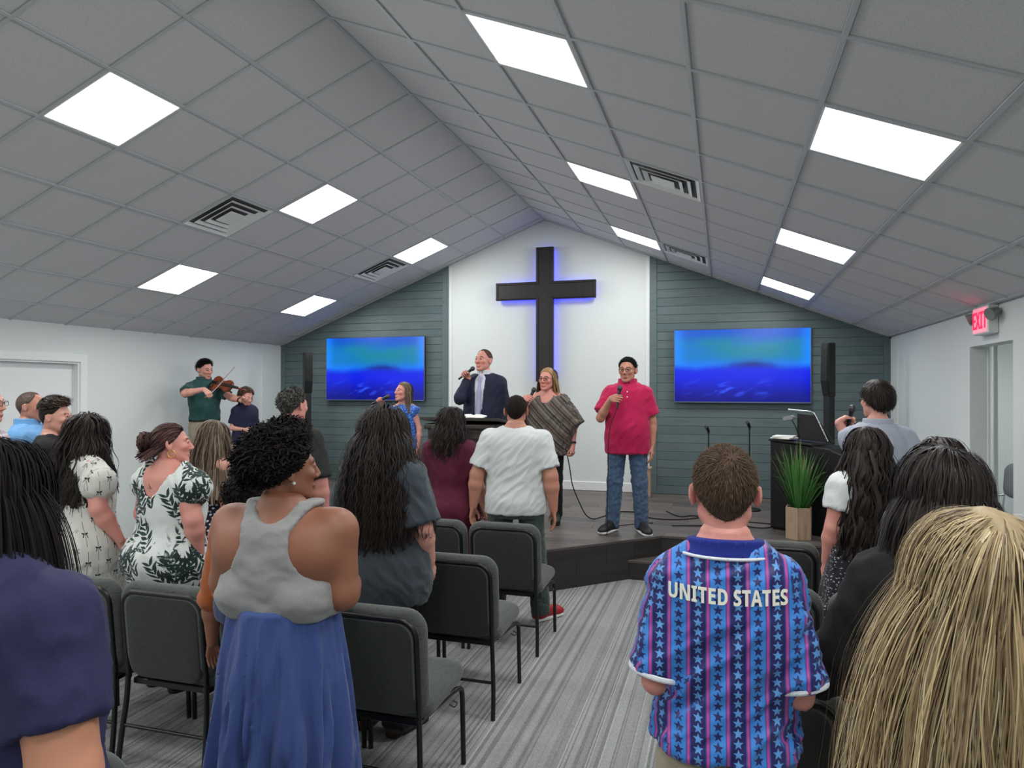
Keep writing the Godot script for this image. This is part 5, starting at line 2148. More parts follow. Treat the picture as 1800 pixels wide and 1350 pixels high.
func cloth_materials() -> void:
	var n := FastNoiseLite.new()
	n.seed = 3
	n.frequency = 5.0
	# stars on stripes: 9.2 cm repeat across, two stars a row
	pattern("star_stripes", 192, 96, Vector2(0.0905, 0.0453), func(u: float, v: float) -> Color:
		var dark := Color(0.06, 0.08, 0.36)
		var light := Color(0.2, 0.5, 0.82)
		var pink := Color(0.72, 0.27, 0.55)
		var left := u < 0.5
		var c := dark if left else light
		var s := Vector2((u - (0.25 if left else 0.75)) * 0.0905, (v - 0.5) * 0.0453 * 0.5)
		for k in 2:
			var q := Vector2((u - (0.25 if left else 0.75)) * 0.0905, (fposmod(v + (0.25 if left else 0.0), 0.5) - 0.25) * 0.0453)
			if star(Vector2(q.x, -q.y), 0.0125) < 0.0:
				c = light.lightened(0.2) if left else dark
		var e := minf(absf(u - 0.5), minf(u, 1.0 - u))
		if e < 0.03:
			c = pink
		elif e < 0.06:
			c = Color(0.3, 0.25, 0.62)
		return c, 0.55)
	pattern("bow_print", 160, 240, Vector2(0.11, 0.165), func(u: float, v: float) -> Color:
		var c := Color(0.8, 0.8, 0.775)
		for k in 2:
			var x := (u - (0.25 + 0.5 * k)) * 0.11
			var y := (fposmod(v + 0.5 * k, 1.0) - 0.5) * 0.165
			var ink := absf(x) < 0.0009 and absf(y) < 0.07
			for g in [-1.0, 1.0]:
				ink = ink or (Vector2((x * g - 0.008) / 1.3, y + 0.002 + (x * g) * 0.3).length() < 0.0052)
				ink = ink or (absf(x * g - 0.006 - y * 0.35) < 0.0022 and y > 0.0 and y < 0.018)
			if ink:
				c = Color(0.07, 0.07, 0.08)
		return c)
	var lv := []
	var rng := RandomNumberGenerator.new()
	rng.seed = 52
	for k in 9:
		var o := Vector2(rng.randf(), rng.randf())
		var a := rng.randf_range(-2.4, -0.7)
		for i in 6:
			var at := o + Vector2(cos(a), sin(a)) * 0.075 * i
			for g in [-1.0, 1.0]:
				lv.append([at, a + g * rng.randf_range(0.5, 0.9), rng.randf_range(0.13, 0.22), rng.randf_range(0.03, 0.052), rng.randf()])
	pattern("leaf_print", 320, 320, Vector2(0.37, 0.37), func(u: float, v: float) -> Color:
		var c := Color(0.84, 0.86, 0.85)
		if fposmod(v * 40.0, 1.0) < 0.25:
			c = c.darkened(0.06)
		for q in lv:
			var d := 1.0
			for ox in [-1.0, 0.0, 1.0]:
				for oy in [-1.0, 0.0, 1.0]:
					var w: Vector2 = Vector2(u + ox, v + oy)
					if w.distance_squared_to(q[0]) < 0.08:
						d = minf(d, leaf(w, q[0], q[1], q[2], q[3]))
			if d < 0.0:
				c = Color(0.06, 0.25, 0.19).lerp(Color(0.05, 0.15, 0.17), q[4])
				if d > -0.006 or q[4] > 0.8 and d > -0.012:
					c = Color(0.04, 0.1, 0.1)
		return c)
	pattern("polka", 96, 96, Vector2(0.042, 0.042), func(u: float, v: float) -> Color:
		for k in 2:
			if Vector2(fposmod(u + 0.5 * k, 1.0) - 0.5, fposmod(v + 0.5 * k, 1.0) - 0.5).length() < 0.17:
				return Color(0.82, 0.84, 0.88)
		return Color(0.05, 0.06, 0.14))
	var dots := []
	for k in 90:
		dots.append([Vector2(rng.randf(), rng.randf()), rng.randf() * PI, rng.randf_range(0.012, 0.026)])
	pattern("navy_floral", 224, 224, Vector2(0.16, 0.16), func(u: float, v: float) -> Color:
		for q in dots:
			var d: Vector2 = Vector2(fposmod(u - q[0].x + 0.5, 1.0) - 0.5, fposmod(v - q[0].y + 0.5, 1.0) - 0.5).rotated(q[1])
			if absf(d.x) < q[2] and absf(d.y) < q[2] * 0.55:
				return Color(0.72, 0.73, 0.78)
		return Color(0.045, 0.05, 0.1))
	pattern("blue_floral", 128, 128, Vector2(0.11, 0.11), func(u: float, v: float) -> Color:
		for q in dots.slice(0, 70):
			var d: Vector2 = Vector2(fposmod(u - q[0].x + 0.5, 1.0) - 0.5, fposmod(v - q[0].y + 0.5, 1.0) - 0.5).rotated(q[1])
			if Vector2(d.x, d.y * 1.4).length() < q[2] * 1.9:
				return Color(0.62, 0.76, 0.92)
		return Color(0.12, 0.36, 0.75))
	pattern("shawl", 160, 160, Vector2(0.25, 0.25), func(u: float, v: float) -> Color:
		var a := fposmod((u + v) * 1.0, 1.0)
		var c := Color(0.42, 0.39, 0.36)
		if a < 0.09 or (a > 0.2 and a < 0.24) or (a > 0.55 and a < 0.62):
			c = Color(0.2, 0.17, 0.16)
		elif (a > 0.3 and a < 0.38) or a > 0.93:
			c = Color(0.55, 0.52, 0.47)
		elif a > 0.7 and a < 0.78:
			c = Color(0.33, 0.22, 0.2)
		return c.darkened(0.22 * absf(n.get_noise_2d(u * 20.0, v * 20.0)) * 3.0))
	pattern("plaid", 96, 96, Vector2(0.06, 0.06), func(u: float, v: float) -> Color:
		var c := Color(0.8, 0.8, 0.81)
		if u < 0.3: c = c.lerp(Color(0.5, 0.42, 0.5), 0.45)
		if v < 0.3: c = c.lerp(Color(0.5, 0.42, 0.5), 0.45)
		if absf(u - 0.65) < 0.04 or absf(v - 0.65) < 0.04: c = c.lerp(Color(0.65, 0.3, 0.35), 0.6)
		return c)
	pattern("heather", 128, 128, Vector2(0.1, 0.1), func(u: float, v: float) -> Color:
		var k := 0.55 + n.get_noise_2d(u * 26.0, v * 7.0) * 0.1 + n.get_noise_2d(u * 60.0 + 9.0, v * 30.0) * 0.08
		return Color(k, k * 1.0, k * 1.0))
	pattern("jeans", 128, 128, Vector2(0.5, 0.5), func(u: float, v: float) -> Color:
		var k := n.get_noise_2d(u * 3.0, v * 3.0) * 0.5 + 0.5
		return Color(0.16, 0.24, 0.35).lerp(Color(0.33, 0.43, 0.54), k).lightened(0.06 * sin(u * 400.0)))
	pattern("green_jeans", 128, 128, Vector2(0.4, 0.4), func(u: float, v: float) -> Color:
		var k := n.get_noise_2d(u * 4.0, v * 4.0) * 0.6 + 0.5
		return Color(0.12, 0.16, 0.16).lerp(Color(0.3, 0.37, 0.34), k))
	cloth("navy_crepe", Color(0.11, 0.115, 0.28), 0.8)
	cloth("blue_skirt", Color(0.2, 0.285, 0.52), 0.8)
	cloth("olive_dark", Color(0.115, 0.13, 0.12))
	cloth("slate", Color(0.2, 0.235, 0.265))
	cloth("black_cloth", Color(0.045, 0.045, 0.052))
	cloth("black_knit", Color(0.04, 0.04, 0.046), 0.95, 0.3, 20.0)
	cloth("maroon", Color(0.33, 0.055, 0.17))
	cloth("white_tee", Color(0.8, 0.82, 0.82), 0.9, 0.04)
	cloth("sky_shirt", Color(0.42, 0.63, 0.83))
	cloth("teal_polo", Color(0.12, 0.29, 0.285))
	cloth("khaki", Color(0.6, 0.56, 0.48))
	cloth("navy_polo", Color(0.07, 0.085, 0.21))
	cloth("suit", Color(0.055, 0.09, 0.2), 0.8)
	cloth("white_shirt", Color(0.83, 0.85, 0.88))
	cloth("lavender", Color(0.64, 0.65, 0.78), 0.55)
	cloth("crimson", Color(0.7, 0.0, 0.28))
	cloth("grey_shirt", Color(0.66, 0.68, 0.74))
	cloth("denim", Color(0.15, 0.22, 0.37))
	cloth("rust", Color(0.62, 0.32, 0.12))
	cloth("pink", Color(0.75, 0.2, 0.5))
	cloth("royal", Color(0.06, 0.14, 0.5))
	cloth("white_trim", Color(0.85, 0.87, 0.9))
	paint("white_ink", Color(0.95, 0.95, 0.9), 0.5)
	cloth("sage", Color(0.3, 0.35, 0.3))
	paint("shoe_black", Color(0.05, 0.055, 0.07), 0.6)
	paint("shoe_brown", Color(0.25, 0.16, 0.1), 0.5)
	paint("shoe_red", Color(0.6, 0.05, 0.13), 0.5)
	paint("sole_white", Color(0.85, 0.85, 0.84), 0.6)
	paint("sole_dark", Color(0.08, 0.075, 0.07), 0.7)
	paint("shoe_white", Color(0.82, 0.8, 0.8), 0.5)
	paint("glasses_frame", Color(0.05, 0.04, 0.045), 0.3)
	paint("gold", Color(0.85, 0.68, 0.35), 0.3, 1.0)
	paint("pearl", Color(0.9, 0.88, 0.85), 0.25)
	paint("tattoo", Color(0.2, 0.18, 0.22), 0.6)
	var lens := paint("lens", Color(0.2, 0.21, 0.22, 0.04), 0.05, 0.0, 0.12)
	lens.transparency = BaseMaterial3D.TRANSPARENCY_ALPHA
	var h := paint("hair", Color.WHITE, 0.5)
	h.vertex_color_use_as_albedo = true
	h.metallic_specular = 0.32
	h = paint("hair_matte", Color.WHITE, 0.75)
	h.vertex_color_use_as_albedo = true
	h.metallic_specular = 0.25
	for q in [["skin_fair", Color(0.82, 0.6, 0.54)], ["skin_rosy", Color(0.83, 0.57, 0.52)], ["skin_tan", Color(0.72, 0.5, 0.42)], ["skin_warm", Color(0.76, 0.53, 0.42)], ["skin_brown", Color(0.55, 0.36, 0.275)], ["skin_deep", Color(0.36, 0.23, 0.18)]]:
		var s := paint(q[0], q[1], 0.5)
		s.vertex_color_use_as_albedo = true
		s.subsurf_scatter_enabled = true
		s.subsurf_scatter_strength = 0.12


# ---------------------------------------------------------------- the people
const BLACK := [Color(0.009, 0.008, 0.009), Color(0.014, 0.012, 0.012)]
const DARK := [Color(0.018, 0.013, 0.011), Color(0.028, 0.02, 0.017), Color(0.012, 0.009, 0.009)]
const BROWN := [Color(0.07, 0.045, 0.03), Color(0.1, 0.066, 0.045), Color(0.05, 0.032, 0.022)]
const LIGHT_BROWN := [Color(0.16, 0.115, 0.08), Color(0.22, 0.165, 0.12), Color(0.11, 0.078, 0.055)]
const AUBURN := [Color(0.05, 0.022, 0.02), Color(0.08, 0.035, 0.03), Color(0.035, 0.017, 0.016)]
const BLONDE := [Color(0.36, 0.27, 0.14), Color(0.5, 0.39, 0.21), Color(0.2, 0.14, 0.08), Color(0.6, 0.5, 0.32), Color(0.26, 0.18, 0.1)]
const STRAW := [Color(0.33, 0.2, 0.09), Color(0.42, 0.28, 0.14), Color(0.24, 0.14, 0.065)]
const HANG := [Vector3(0.06, -0.28, 0.02), Vector3(0.0, -0.25, -0.06)]
const FOLD := [Vector3(0.06, -0.27, 0.03), Vector3(-0.09, -0.02, -0.23)]


func fall(line: Array, colours: Array, more: Dictionary) -> Dictionary:
	var d := {"kind": "fall", "line": line, "colours": colours, "count": 700, "length": 0.4, "steps": 12, "r": 0.0032, "wide": 1.8}
	d.merge(more, true)
	return d


func cap_(line: Array, thick: float, colours: Array, lump := 0.0, top := 0.0) -> Dictionary:
	return {"kind": "cap", "line": line, "thick": thick, "colour": colours[0] * 0.9, "lump": lump, "top": top}


func fuzz(line: Array, colours: Array, le: float, count: int, more := {}) -> Dictionary:
	var d := {"kind": "fuzz", "line": line, "colours": colours, "length": le, "count": count, "r": 0.0022}
	d.merge(more, true)
	return d


func collar(h: float, mat: String, w := 0.092, tall := 0.035, front := 0.5, low := 1.476) -> Dictionary:
	var s := h / 1.75
	var y := low * s
	return {"name": "collar", "mat": mat, "cell": 0.007, "rings": [[y - 0.01, w * 1.28 * s, w * 1.12 * s, 0.0, 0.016], [y + 0.015, w * 1.08 * s, w * 1.02 * s, 0.0, 0.02], [y + tall + 0.03, w * s, w * 0.98 * s, 0.0, 0.024]], "cuts": [[Vector3(0, 1, -front), y + tall * 0.75]], "carve": [[Vector3(0, y + tall, -0.115), Vector3(0.02 + front * 0.02, 0.06, 0.06)]] if front > 0.3 else []}


func tee(mat: String, hem: float, sl := 0.72, loose := 0.016, flare := 0.02, more := {}) -> Dictionary:
	var d := {"name": "t_shirt", "mat": mat, "body": [hem, 1.487, loose, flare], "sleeve": [sl, 0.014, 0.03], "folds": {"amp": 0.007}}
	d.merge(more, true)
	return d


func trousers(mat: String, more := {}) -> Dictionary:
	var d := {"name": "trousers", "mat": mat, "body": [0.8, 0.955, 0.006, 0.0], "cell": 0.021, "legs": [0.014, 0.014, 0.016, 1.0], "folds": {"amp": 0.006, "fq": Vector3(9, 6, 9)}}
	d.merge(more, true)
	return d


func skirt(mat: String, top: Array, bottom: Array, pleats: float, pamp: float, more := {}) -> Dictionary:  # [y, half width, half depth]
	var r := []
	for i in 7:
		var t := i / 6.0
		var e := 1.0 - pow(t, 2.2)
		r.append([lerpf(bottom[0], top[0], t), lerpf(top[1], bottom[1], e), lerpf(top[2], bottom[2], e), 0.0, 0.01])
	var d := {"name": "skirt", "mat": mat, "rings": r, "folds": {"amp": 0.004, "fq": Vector3(5, 1.5, 5), "pleats": pleats, "pamp": pamp, "y0": bottom[0], "y1": top[0], "slant": 0.0}}
	d.merge(more, true)
	return d


func crowd() -> Array:
	var c := []
	var near := 0.010
	# --- the aisle, nearest first
	c.append({"id": "star_boy", "label": "teenage boy seen from behind in a blue star-striped shirt lettered UNITED STATES", "at": Vector3(0.005, 0, -1.85), "yaw": 3.0, "h": 1.632, "skin": "skin_rosy", "cell": near, "gw": [0.88, 0.94, 0.95], "gd": [0.95, 0.95, 0.95], "ga": 0.78, "sx": 0.128,
		"aL": [Vector3(0.055, -0.275, 0.03), Vector3(-0.07, -0.06, -0.23)], "aR": [Vector3(0.055, -0.275, 0.03), Vector3(-0.07, -0.06, -0.23)], "nk": 0.98, "hw": Vector3(0.93, 0.98, 0.95),
		"wear": [tee("star_stripes", 0.955, 0.92, 0.02, 0.015, {"name": "polo_shirt", "cell": near, "sleeve": [0.92, 0.02, 0.036], "folds": {"amp": 0.012, "fq": Vector3(6, 3.5, 6), "slant": -1.1, "calm": [Vector3(0, 1.28, 0.1), Vector3(0.17, 0.05, 0.2)]}}), collar(1.632, "royal", 0.094, 0.018, 0.12, 1.481), trousers("khaki")],
		"trim": true, "hair": [cap_(LINE_MAN, 0.004, [Color(0.085, 0.056, 0.04)]), fuzz(LINE_MAN, BROWN, 0.019, 9500, {"r": 0.0007, "wide": 1.3, "part": Vector3(0.02, 0.12, 0.09), "rise": 0.7})], "hair_mat": "hair_matte", "shoes": ["shoe_black", "sole_white"]})
	c.append({"id": "blonde", "label": "woman with long straight blonde hair in the right foreground, seen from behind", "at": Vector3(0.375, 0, -1.2), "yaw": 12.0, "h": 1.595, "sex": "f", "skin": "skin_fair", "cell": 0.017,
		"sx": 0.075, "gw": [0.62, 0.8, 0.8], "aL": [Vector3(0.0, -0.27, -0.06), Vector3(-0.03, -0.2, -0.16)], "aR": [Vector3(0.0, -0.27, -0.06), Vector3(-0.03, -0.2, -0.16)], "wear": [tee("sage", 0.85, 1.2, 0.012), trousers("black_cloth")],
		"hair": [cap_(LINE_COVER, 0.006, [Color(0.33, 0.25, 0.14)], 0.002), fall(LINE_COVER, BLONDE, {"count": 1200, "length": 0.66, "vary": 0.85, "steps": 16, "r": 0.0012, "wide": 5.0, "tip": 0.4, "lift": 0.012, "part": Vector3(0.01, 0.135, -0.06), "part2": Vector3(0.01, 0.125, 0.05), "stiff": 0.8, "wave": 0.004, "freq": 1.5, "jitter": 0.1, "bodies": [[Vector3(0, -0.26, 0.0), Vector3(0.1, 0.14, 0.14)], [Vector3(0, -0.48, 0.0), Vector3(0.1, 0.28, 0.15)]]}),
			fall(LINE_COVER, BLONDE, {"count": 12000, "length": 0.66, "vary": 0.75, "steps": 16, "r": 0.00055, "wide": 1.5, "lift": 0.026, "part": Vector3(0.01, 0.135, -0.06), "part2": Vector3(0.01, 0.125, 0.05), "stiff": 0.8, "wave": 0.006, "freq": 1.8, "jitter": 0.12, "bodies": [[Vector3(0, -0.26, 0.0), Vector3(0.1, 0.14, 0.14)], [Vector3(0, -0.48, 0.0), Vector3(0.1, 0.28, 0.15)]]})], "shoes": ["shoe_black", "sole_dark"]})
	c.append({"id": "black_sleeve", "label": "dark haired woman in black knit, a hand with dark bracelets held out left", "at": Vector3(0.525, 0, -1.97), "yaw": 8.0, "h": 1.63, "sex": "f", "skin": "skin_fair", "cell": 0.017, "look": Vector3(-4, -6, 0), "ga": 1.15,
		"aL": [Vector3(0.09, -0.21, -0.05), Vector3(0.07, -0.17, -0.16)], "aR": HANG, "bracelets": "L", "palmL": Vector3(0.3, -0.6, 0.6),
		"wear": [tee("black_knit", 0.8, 1.72, 0.02, 0.03, {"name": "sweater", "sleeve": [1.72, 0.025, 0.025]}), trousers("black_cloth")],
		"hair": [cap_(LINE_COVER, 0.006, BLACK, 0.002), fall(LINE_COVER, DARK, {"wide": 9.0, "tip": 0.7, "vary": 0.9, "count": 420, "length": 0.38, "steps": 16, "r": 0.0012, "lift": 0.017, "part": Vector3(0.015, 0.13, 0.03), "stiff": 0.78, "wave": 0.006, "freq": 1.6, "bodies": [[Vector3(0, -0.26, 0.0), Vector3(0.19, 0.12, 0.11)]]}), fall(LINE_COVER, DARK, {"count": 4600, "length": 0.38, "vary": 0.8, "steps": 16, "r": 0.0009, "wide": 2.0, "lift": 0.022, "jitter": 0.06, "part": Vector3(0.015, 0.13, 0.03), "stiff": 0.78, "wave": 0.006, "freq": 1.6, "bodies": [[Vector3(0, -0.26, 0.0), Vector3(0.19, 0.12, 0.11)]]})], "shoes": ["shoe_black", "sole_dark"]})
	c.append({"id": "behind_dark", "label": "person whose dark hair just shows above the black haired woman's head", "at": Vector3(0.79, 0, -3.0), "yaw": 5.0, "h": 1.59, "sex": "f", "skin": "skin_fair", "cell": 0.02,
		"wear": [tee("slate", 0.85), trousers("black_cloth")], "hair": [cap_(LINE_COVER, 0.006, BLACK, 0.002), fall(LINE_COVER, DARK, {"wide": 9.0, "tip": 0.7, "vary": 0.9, "count": 420, "length": 0.35, "r": 0.0012, "lift": 0.011}), fall(LINE_COVER, DARK, {"count": 500, "length": 0.35, "r": 0.0035, "lift": 0.02})], "shoes": ["shoe_black", "sole_dark"]})
	c.append({"id": "white_top", "label": "woman with long wavy dark hair, white T-shirt and navy floral skirt", "at": Vector3(0.75, 0, -4.2), "yaw": 14.0, "h": 1.57, "sex": "f", "skin": "skin_rosy", "cell": 0.017, "look": Vector3(0, 12, 0), "ga": 1.25, "gw": [1.05, 1.1, 1.15],
		"aL": [Vector3(0.05, -0.25, 0.0), Vector3(0.02, -0.22, -0.07)], "aR": HANG, "bare_legs": true, "strap": true,
		"wear": [tee("white_tee", 1.0, 0.55, 0.014, 0.01, {"sleeve": [0.55, 0.016, 0.03]}), skirt("navy_floral", [1.0, 0.165, 0.12], [0.3, 0.27, 0.19], 9.0, 0.012)],
		"hair": [cap_(LINE_COVER, 0.006, DARK, 0.004), fall(LINE_COVER, DARK, {"wide": 9.0, "tip": 0.7, "vary": 0.9, "count": 420, "length": 0.62, "steps": 18, "r": 0.0012, "lift": 0.019, "stiff": 0.8, "wave": 0.013, "freq": 3.4, "part": Vector3(0, 0.13, 0.0), "bodies": [[Vector3(0.02, -0.26, 0.0), Vector3(0.125, 0.1, 0.1)], [Vector3(0.03, -0.42, 0.02), Vector3(0.1, 0.2, 0.11)]]}), fall(LINE_COVER, DARK, {"count": 1800, "length": 0.62, "vary": 0.75, "steps": 18, "r": 0.002, "wide": 1.9, "lift": 0.02, "stiff": 0.8, "wave": 0.013, "freq": 3.4, "part": Vector3(0, 0.13, 0.0), "bodies": [[Vector3(0.02, -0.26, 0.0), Vector3(0.125, 0.1, 0.1)], [Vector3(0.03, -0.42, 0.02), Vector3(0.1, 0.2, 0.11)]]})], "shoes": ["shoe_black", "sole_dark"]})
	c.append({"id": "grey_shirt", "label": "young man with thick dark hair in a grey shirt near the right wall", "at": Vector3(1.01, 0, -5.3), "yaw": 10.0, "h": 1.815, "fine": true, "skin": "skin_fair", "cell": 0.017, "look": Vector3(4, 14, 0), "gw": [0.95, 0.92, 0.92],
		"hold": {"L": [Vector3(-0.09, 1.655, -0.19), Vector3(0.1, 1, 0.35), Vector3(0.7, 0.1, -0.7), Vector3(0.6, -1, -0.2)]}, "aR": [Vector3(0.14, -0.25, 0.07), Vector3(-0.13, -0.16, -0.12)], "mic": "L",
		"wear": [tee("grey_shirt", 0.85, 0.95, 0.02, 0.02, {"name": "shirt", "folds": {"amp": 0.008}}), collar(1.79, "grey_shirt", 0.092, 0.04), trousers("black_cloth")],
		"hair": [cap_(LINE_MAN, 0.022, DARK, 0.004, 0.012), fuzz(LINE_MAN, DARK, 0.055, 3000, {"r": 0.0018, "jitter": 0.16, "part": Vector3(-0.03, 0.13, 0.06), "rise": 0.15, "base": 0.018})], "glasses": true, "shoes": ["shoe_black", "sole_dark"]})
	# --- the stage, all seen from the front
	c.append({"id": "red_polo", "label": "young man with glasses in a crimson polo and jeans, holding a microphone", "at": Vector3(-0.9, STAGE_Y, -6.93), "yaw": 186.0, "h": 1.72, "fine": true, "skin": "skin_tan", "cell": 0.017, "look": Vector3(0, -14, 0), "gw": [1.06, 1.22, 1.1], "gd": [1.05, 1.15, 1.05], "belly": 0.04, "nk": 1.05, "hoff": Vector3(0, -0.008, 0),
		"hold": {"R": [Vector3(0.067, 1.435, -0.22), Vector3(-0.12, 1, 0.2), Vector3(-0.6, 0.12, -0.75), Vector3(0.5, -1, 0.3)]}, "mic": "R", "aL": [Vector3(0.075, -0.28, 0.02), Vector3(0.0, -0.25, -0.03)],
		"footL": Vector3(0.14, 0, 0), "footR": Vector3(0.15, 0, 0), "toeL": 0.2, "toeR": -0.35,
		"wear": [tee("crimson", 0.79, 0.78, 0.018, 0.02, {"name": "polo_shirt", "sleeve": [0.78, 0.022, 0.045], "cell": 0.012, "carve": [[Vector3(0, 1.475, -0.12), Vector3(0.03, 0.07, 0.05)]]}), collar(1.72, "crimson", 0.094, 0.035, 0.5, 1.476), trousers("jeans", {"name": "jeans", "legs": [0.02, 0.022, 0.026, 1.03], "cell": 0.012, "folds": {"amp": 0.009, "fq": Vector3(7, 9, 7)}})],
		"hair": [cap_(LINE_MAN, 0.008, BLACK, 0.003, 0.01), fuzz(LINE_MAN, BLACK, 0.03, 1300, {"r": 0.0026, "base": 0.006})], "hair_mat": "hair_matte", "glasses": true, "shoes": ["shoe_black", "sole_white"], "buttons": 2})
	c.append({"id": "shawl_woman", "label": "woman with strawberry blonde hair and glasses in a striped taupe poncho, singing", "at": Vector3(-1.78, STAGE_Y, -7.2), "yaw": 180.0, "h": 1.63, "sex": "f", "fine": true, "skin": "skin_rosy", "cell": 0.017, "look": Vector3(0, -14, 3), "ga": 1.2, "gw": [1.15, 1.3, 1.15],
		"hold": {"R": [Vector3(0.1, 1.415, -0.17), Vector3(-0.35, 0.9, 0.3), Vector3(-0.6, 0.2, -0.75), Vector3(0.3, -1, 0.2)]}, "mic": "R", "aL": [Vector3(0.13, -0.27, 0.02), Vector3(0.02, -0.25, -0.05)], "handL": "grip",
		"wear": [{"name": "poncho", "mat": "shawl", "cell": 0.012, "rings": [[0.72, 0.2, 0.16, -0.03, 0.0], [0.85, 0.24, 0.17, -0.03, 0.0], [1.0, 0.28, 0.17, -0.03, 0.0], [1.12, 0.27, 0.17, -0.02, 0.0], [1.22, 0.235, 0.155, 0.0, 0.0], [1.3, 0.17, 0.12, 0.0, 0.008], [1.35, 0.095, 0.085, 0.0, 0.015]], "caps": [[Vector3(-0.15, 1.27, 0.0), Vector3(-0.31, 1.02, -0.01), 0.09, 0.1, 0.05, true]], "carve": [[Vector3(0, 1.36, -0.1), Vector3(0.085, 0.1, 0.1)]], "folds": {"amp": 0.012, "fq": Vector3(8, 2.5, 8)}}, trousers("black_cloth")],
		"hair": [cap_(LINE_WOMAN, 0.007, [Color(0.36, 0.22, 0.1)]), fall(LINE_WOMAN, STRAW, {"wide": 9.0, "tip": 0.7, "vary": 0.9, "count": 420, "length": 0.36, "r": 0.0012, "lift": 0.010, "face": 0.95, "part": Vector3(0.02, 0.12, -0.075), "stiff": 0.72, "wave": 0.006, "freq": 2.0, "bodies": [[Vector3(0, -0.25, 0.0), Vector3(0.17, 0.1, 0.1)], [Vector3(0, -0.04, -0.03), Vector3(0.07, 0.09, 0.085)]]}), fall(LINE_WOMAN, STRAW, {"count": 1100, "length": 0.36, "r": 0.0022, "lift": 0.018, "face": 0.95, "part": Vector3(0.02, 0.12, -0.075), "stiff": 0.72, "wave": 0.006, "freq": 2.0, "bodies": [[Vector3(0, -0.25, 0.0), Vector3(0.17, 0.1, 0.1)], [Vector3(0, -0.04, -0.03), Vector3(0.07, 0.09, 0.085)]]})], "glasses": true, "watch": "L", "shoes": ["shoe_black", "sole_dark"]})
	c.append({"id": "suit_man", "label": "balding man in a navy suit and pale tie singing into a microphone", "at": Vector3(-2.6, STAGE_Y, -7.5), "yaw": 178.0, "h": 1.86, "fine": true, "skin": "skin_rosy", "cell": 0.017, "look": Vector3(6, -16, 0), "gw": [1.14, 1.25, 1.1], "gd": [1.1, 1.15, 1.05], "belly": 0.04, "nk": 1.15, "hoff": Vector3(0, -0.012, 0), "hw": Vector3(1.04, 1.06, 1.04),
		"hold": {"R": [Vector3(0.062, 1.645, -0.155), Vector3(-0.75, 0.6, 0.25), Vector3(0.3, 0.7, -0.6), Vector3(0.35, -1, 0.15)]}, "mic": "R", "aL": [Vector3(0.07, -0.29, 0.02), Vector3(0.02, -0.23, -0.12)],
		"wear": [{"name": "dress_shirt", "mat": "white_shirt", "cell": 0.012, "body": [0.95, 1.495, 0.004, 0.0]}, collar(1.86, "white_shirt", 0.086, 0.03, 0.35, 1.47), {"name": "jacket", "mat": "suit", "cell": 0.012, "body": [0.8, 1.48, 0.02, 0.02], "sleeve": [1.9, 0.018, 0.022], "carve": [[Vector3(0, 1.53, -0.12), Vector3(0, 0.95, -0.2), 0.066, 0.036]], "folds": {"amp": 0.006}},
			{"name": "tie", "mat": "lavender", "cell": 0.007, "caps": [[Vector3(0, 1.54, -0.112), Vector3(0, 1.5, -0.126), 0.022, 0.016, 0.01, false], [Vector3(0, 1.5, -0.126), Vector3(0, 1.38, -0.152), 0.018, 0.026, 0.01, false, Vector3(0, 0.15, 1.0), 0.5], [Vector3(0, 1.38, -0.152), Vector3(0, 1.0, -0.192), 0.026, 0.034, 0.01, false, Vector3(0, 0.0, 1.0), 0.45]]}, trousers("suit")],
		"hair": [cap_(LINE_RECEDED, 0.004, [Color(0.1, 0.05, 0.035)]), fuzz(LINE_RECEDED, [Color(0.1, 0.05, 0.035), Color(0.14, 0.07, 0.045)], 0.01, 900, {"r": 0.0025})], "shoes": ["shoe_black", "sole_dark"]})
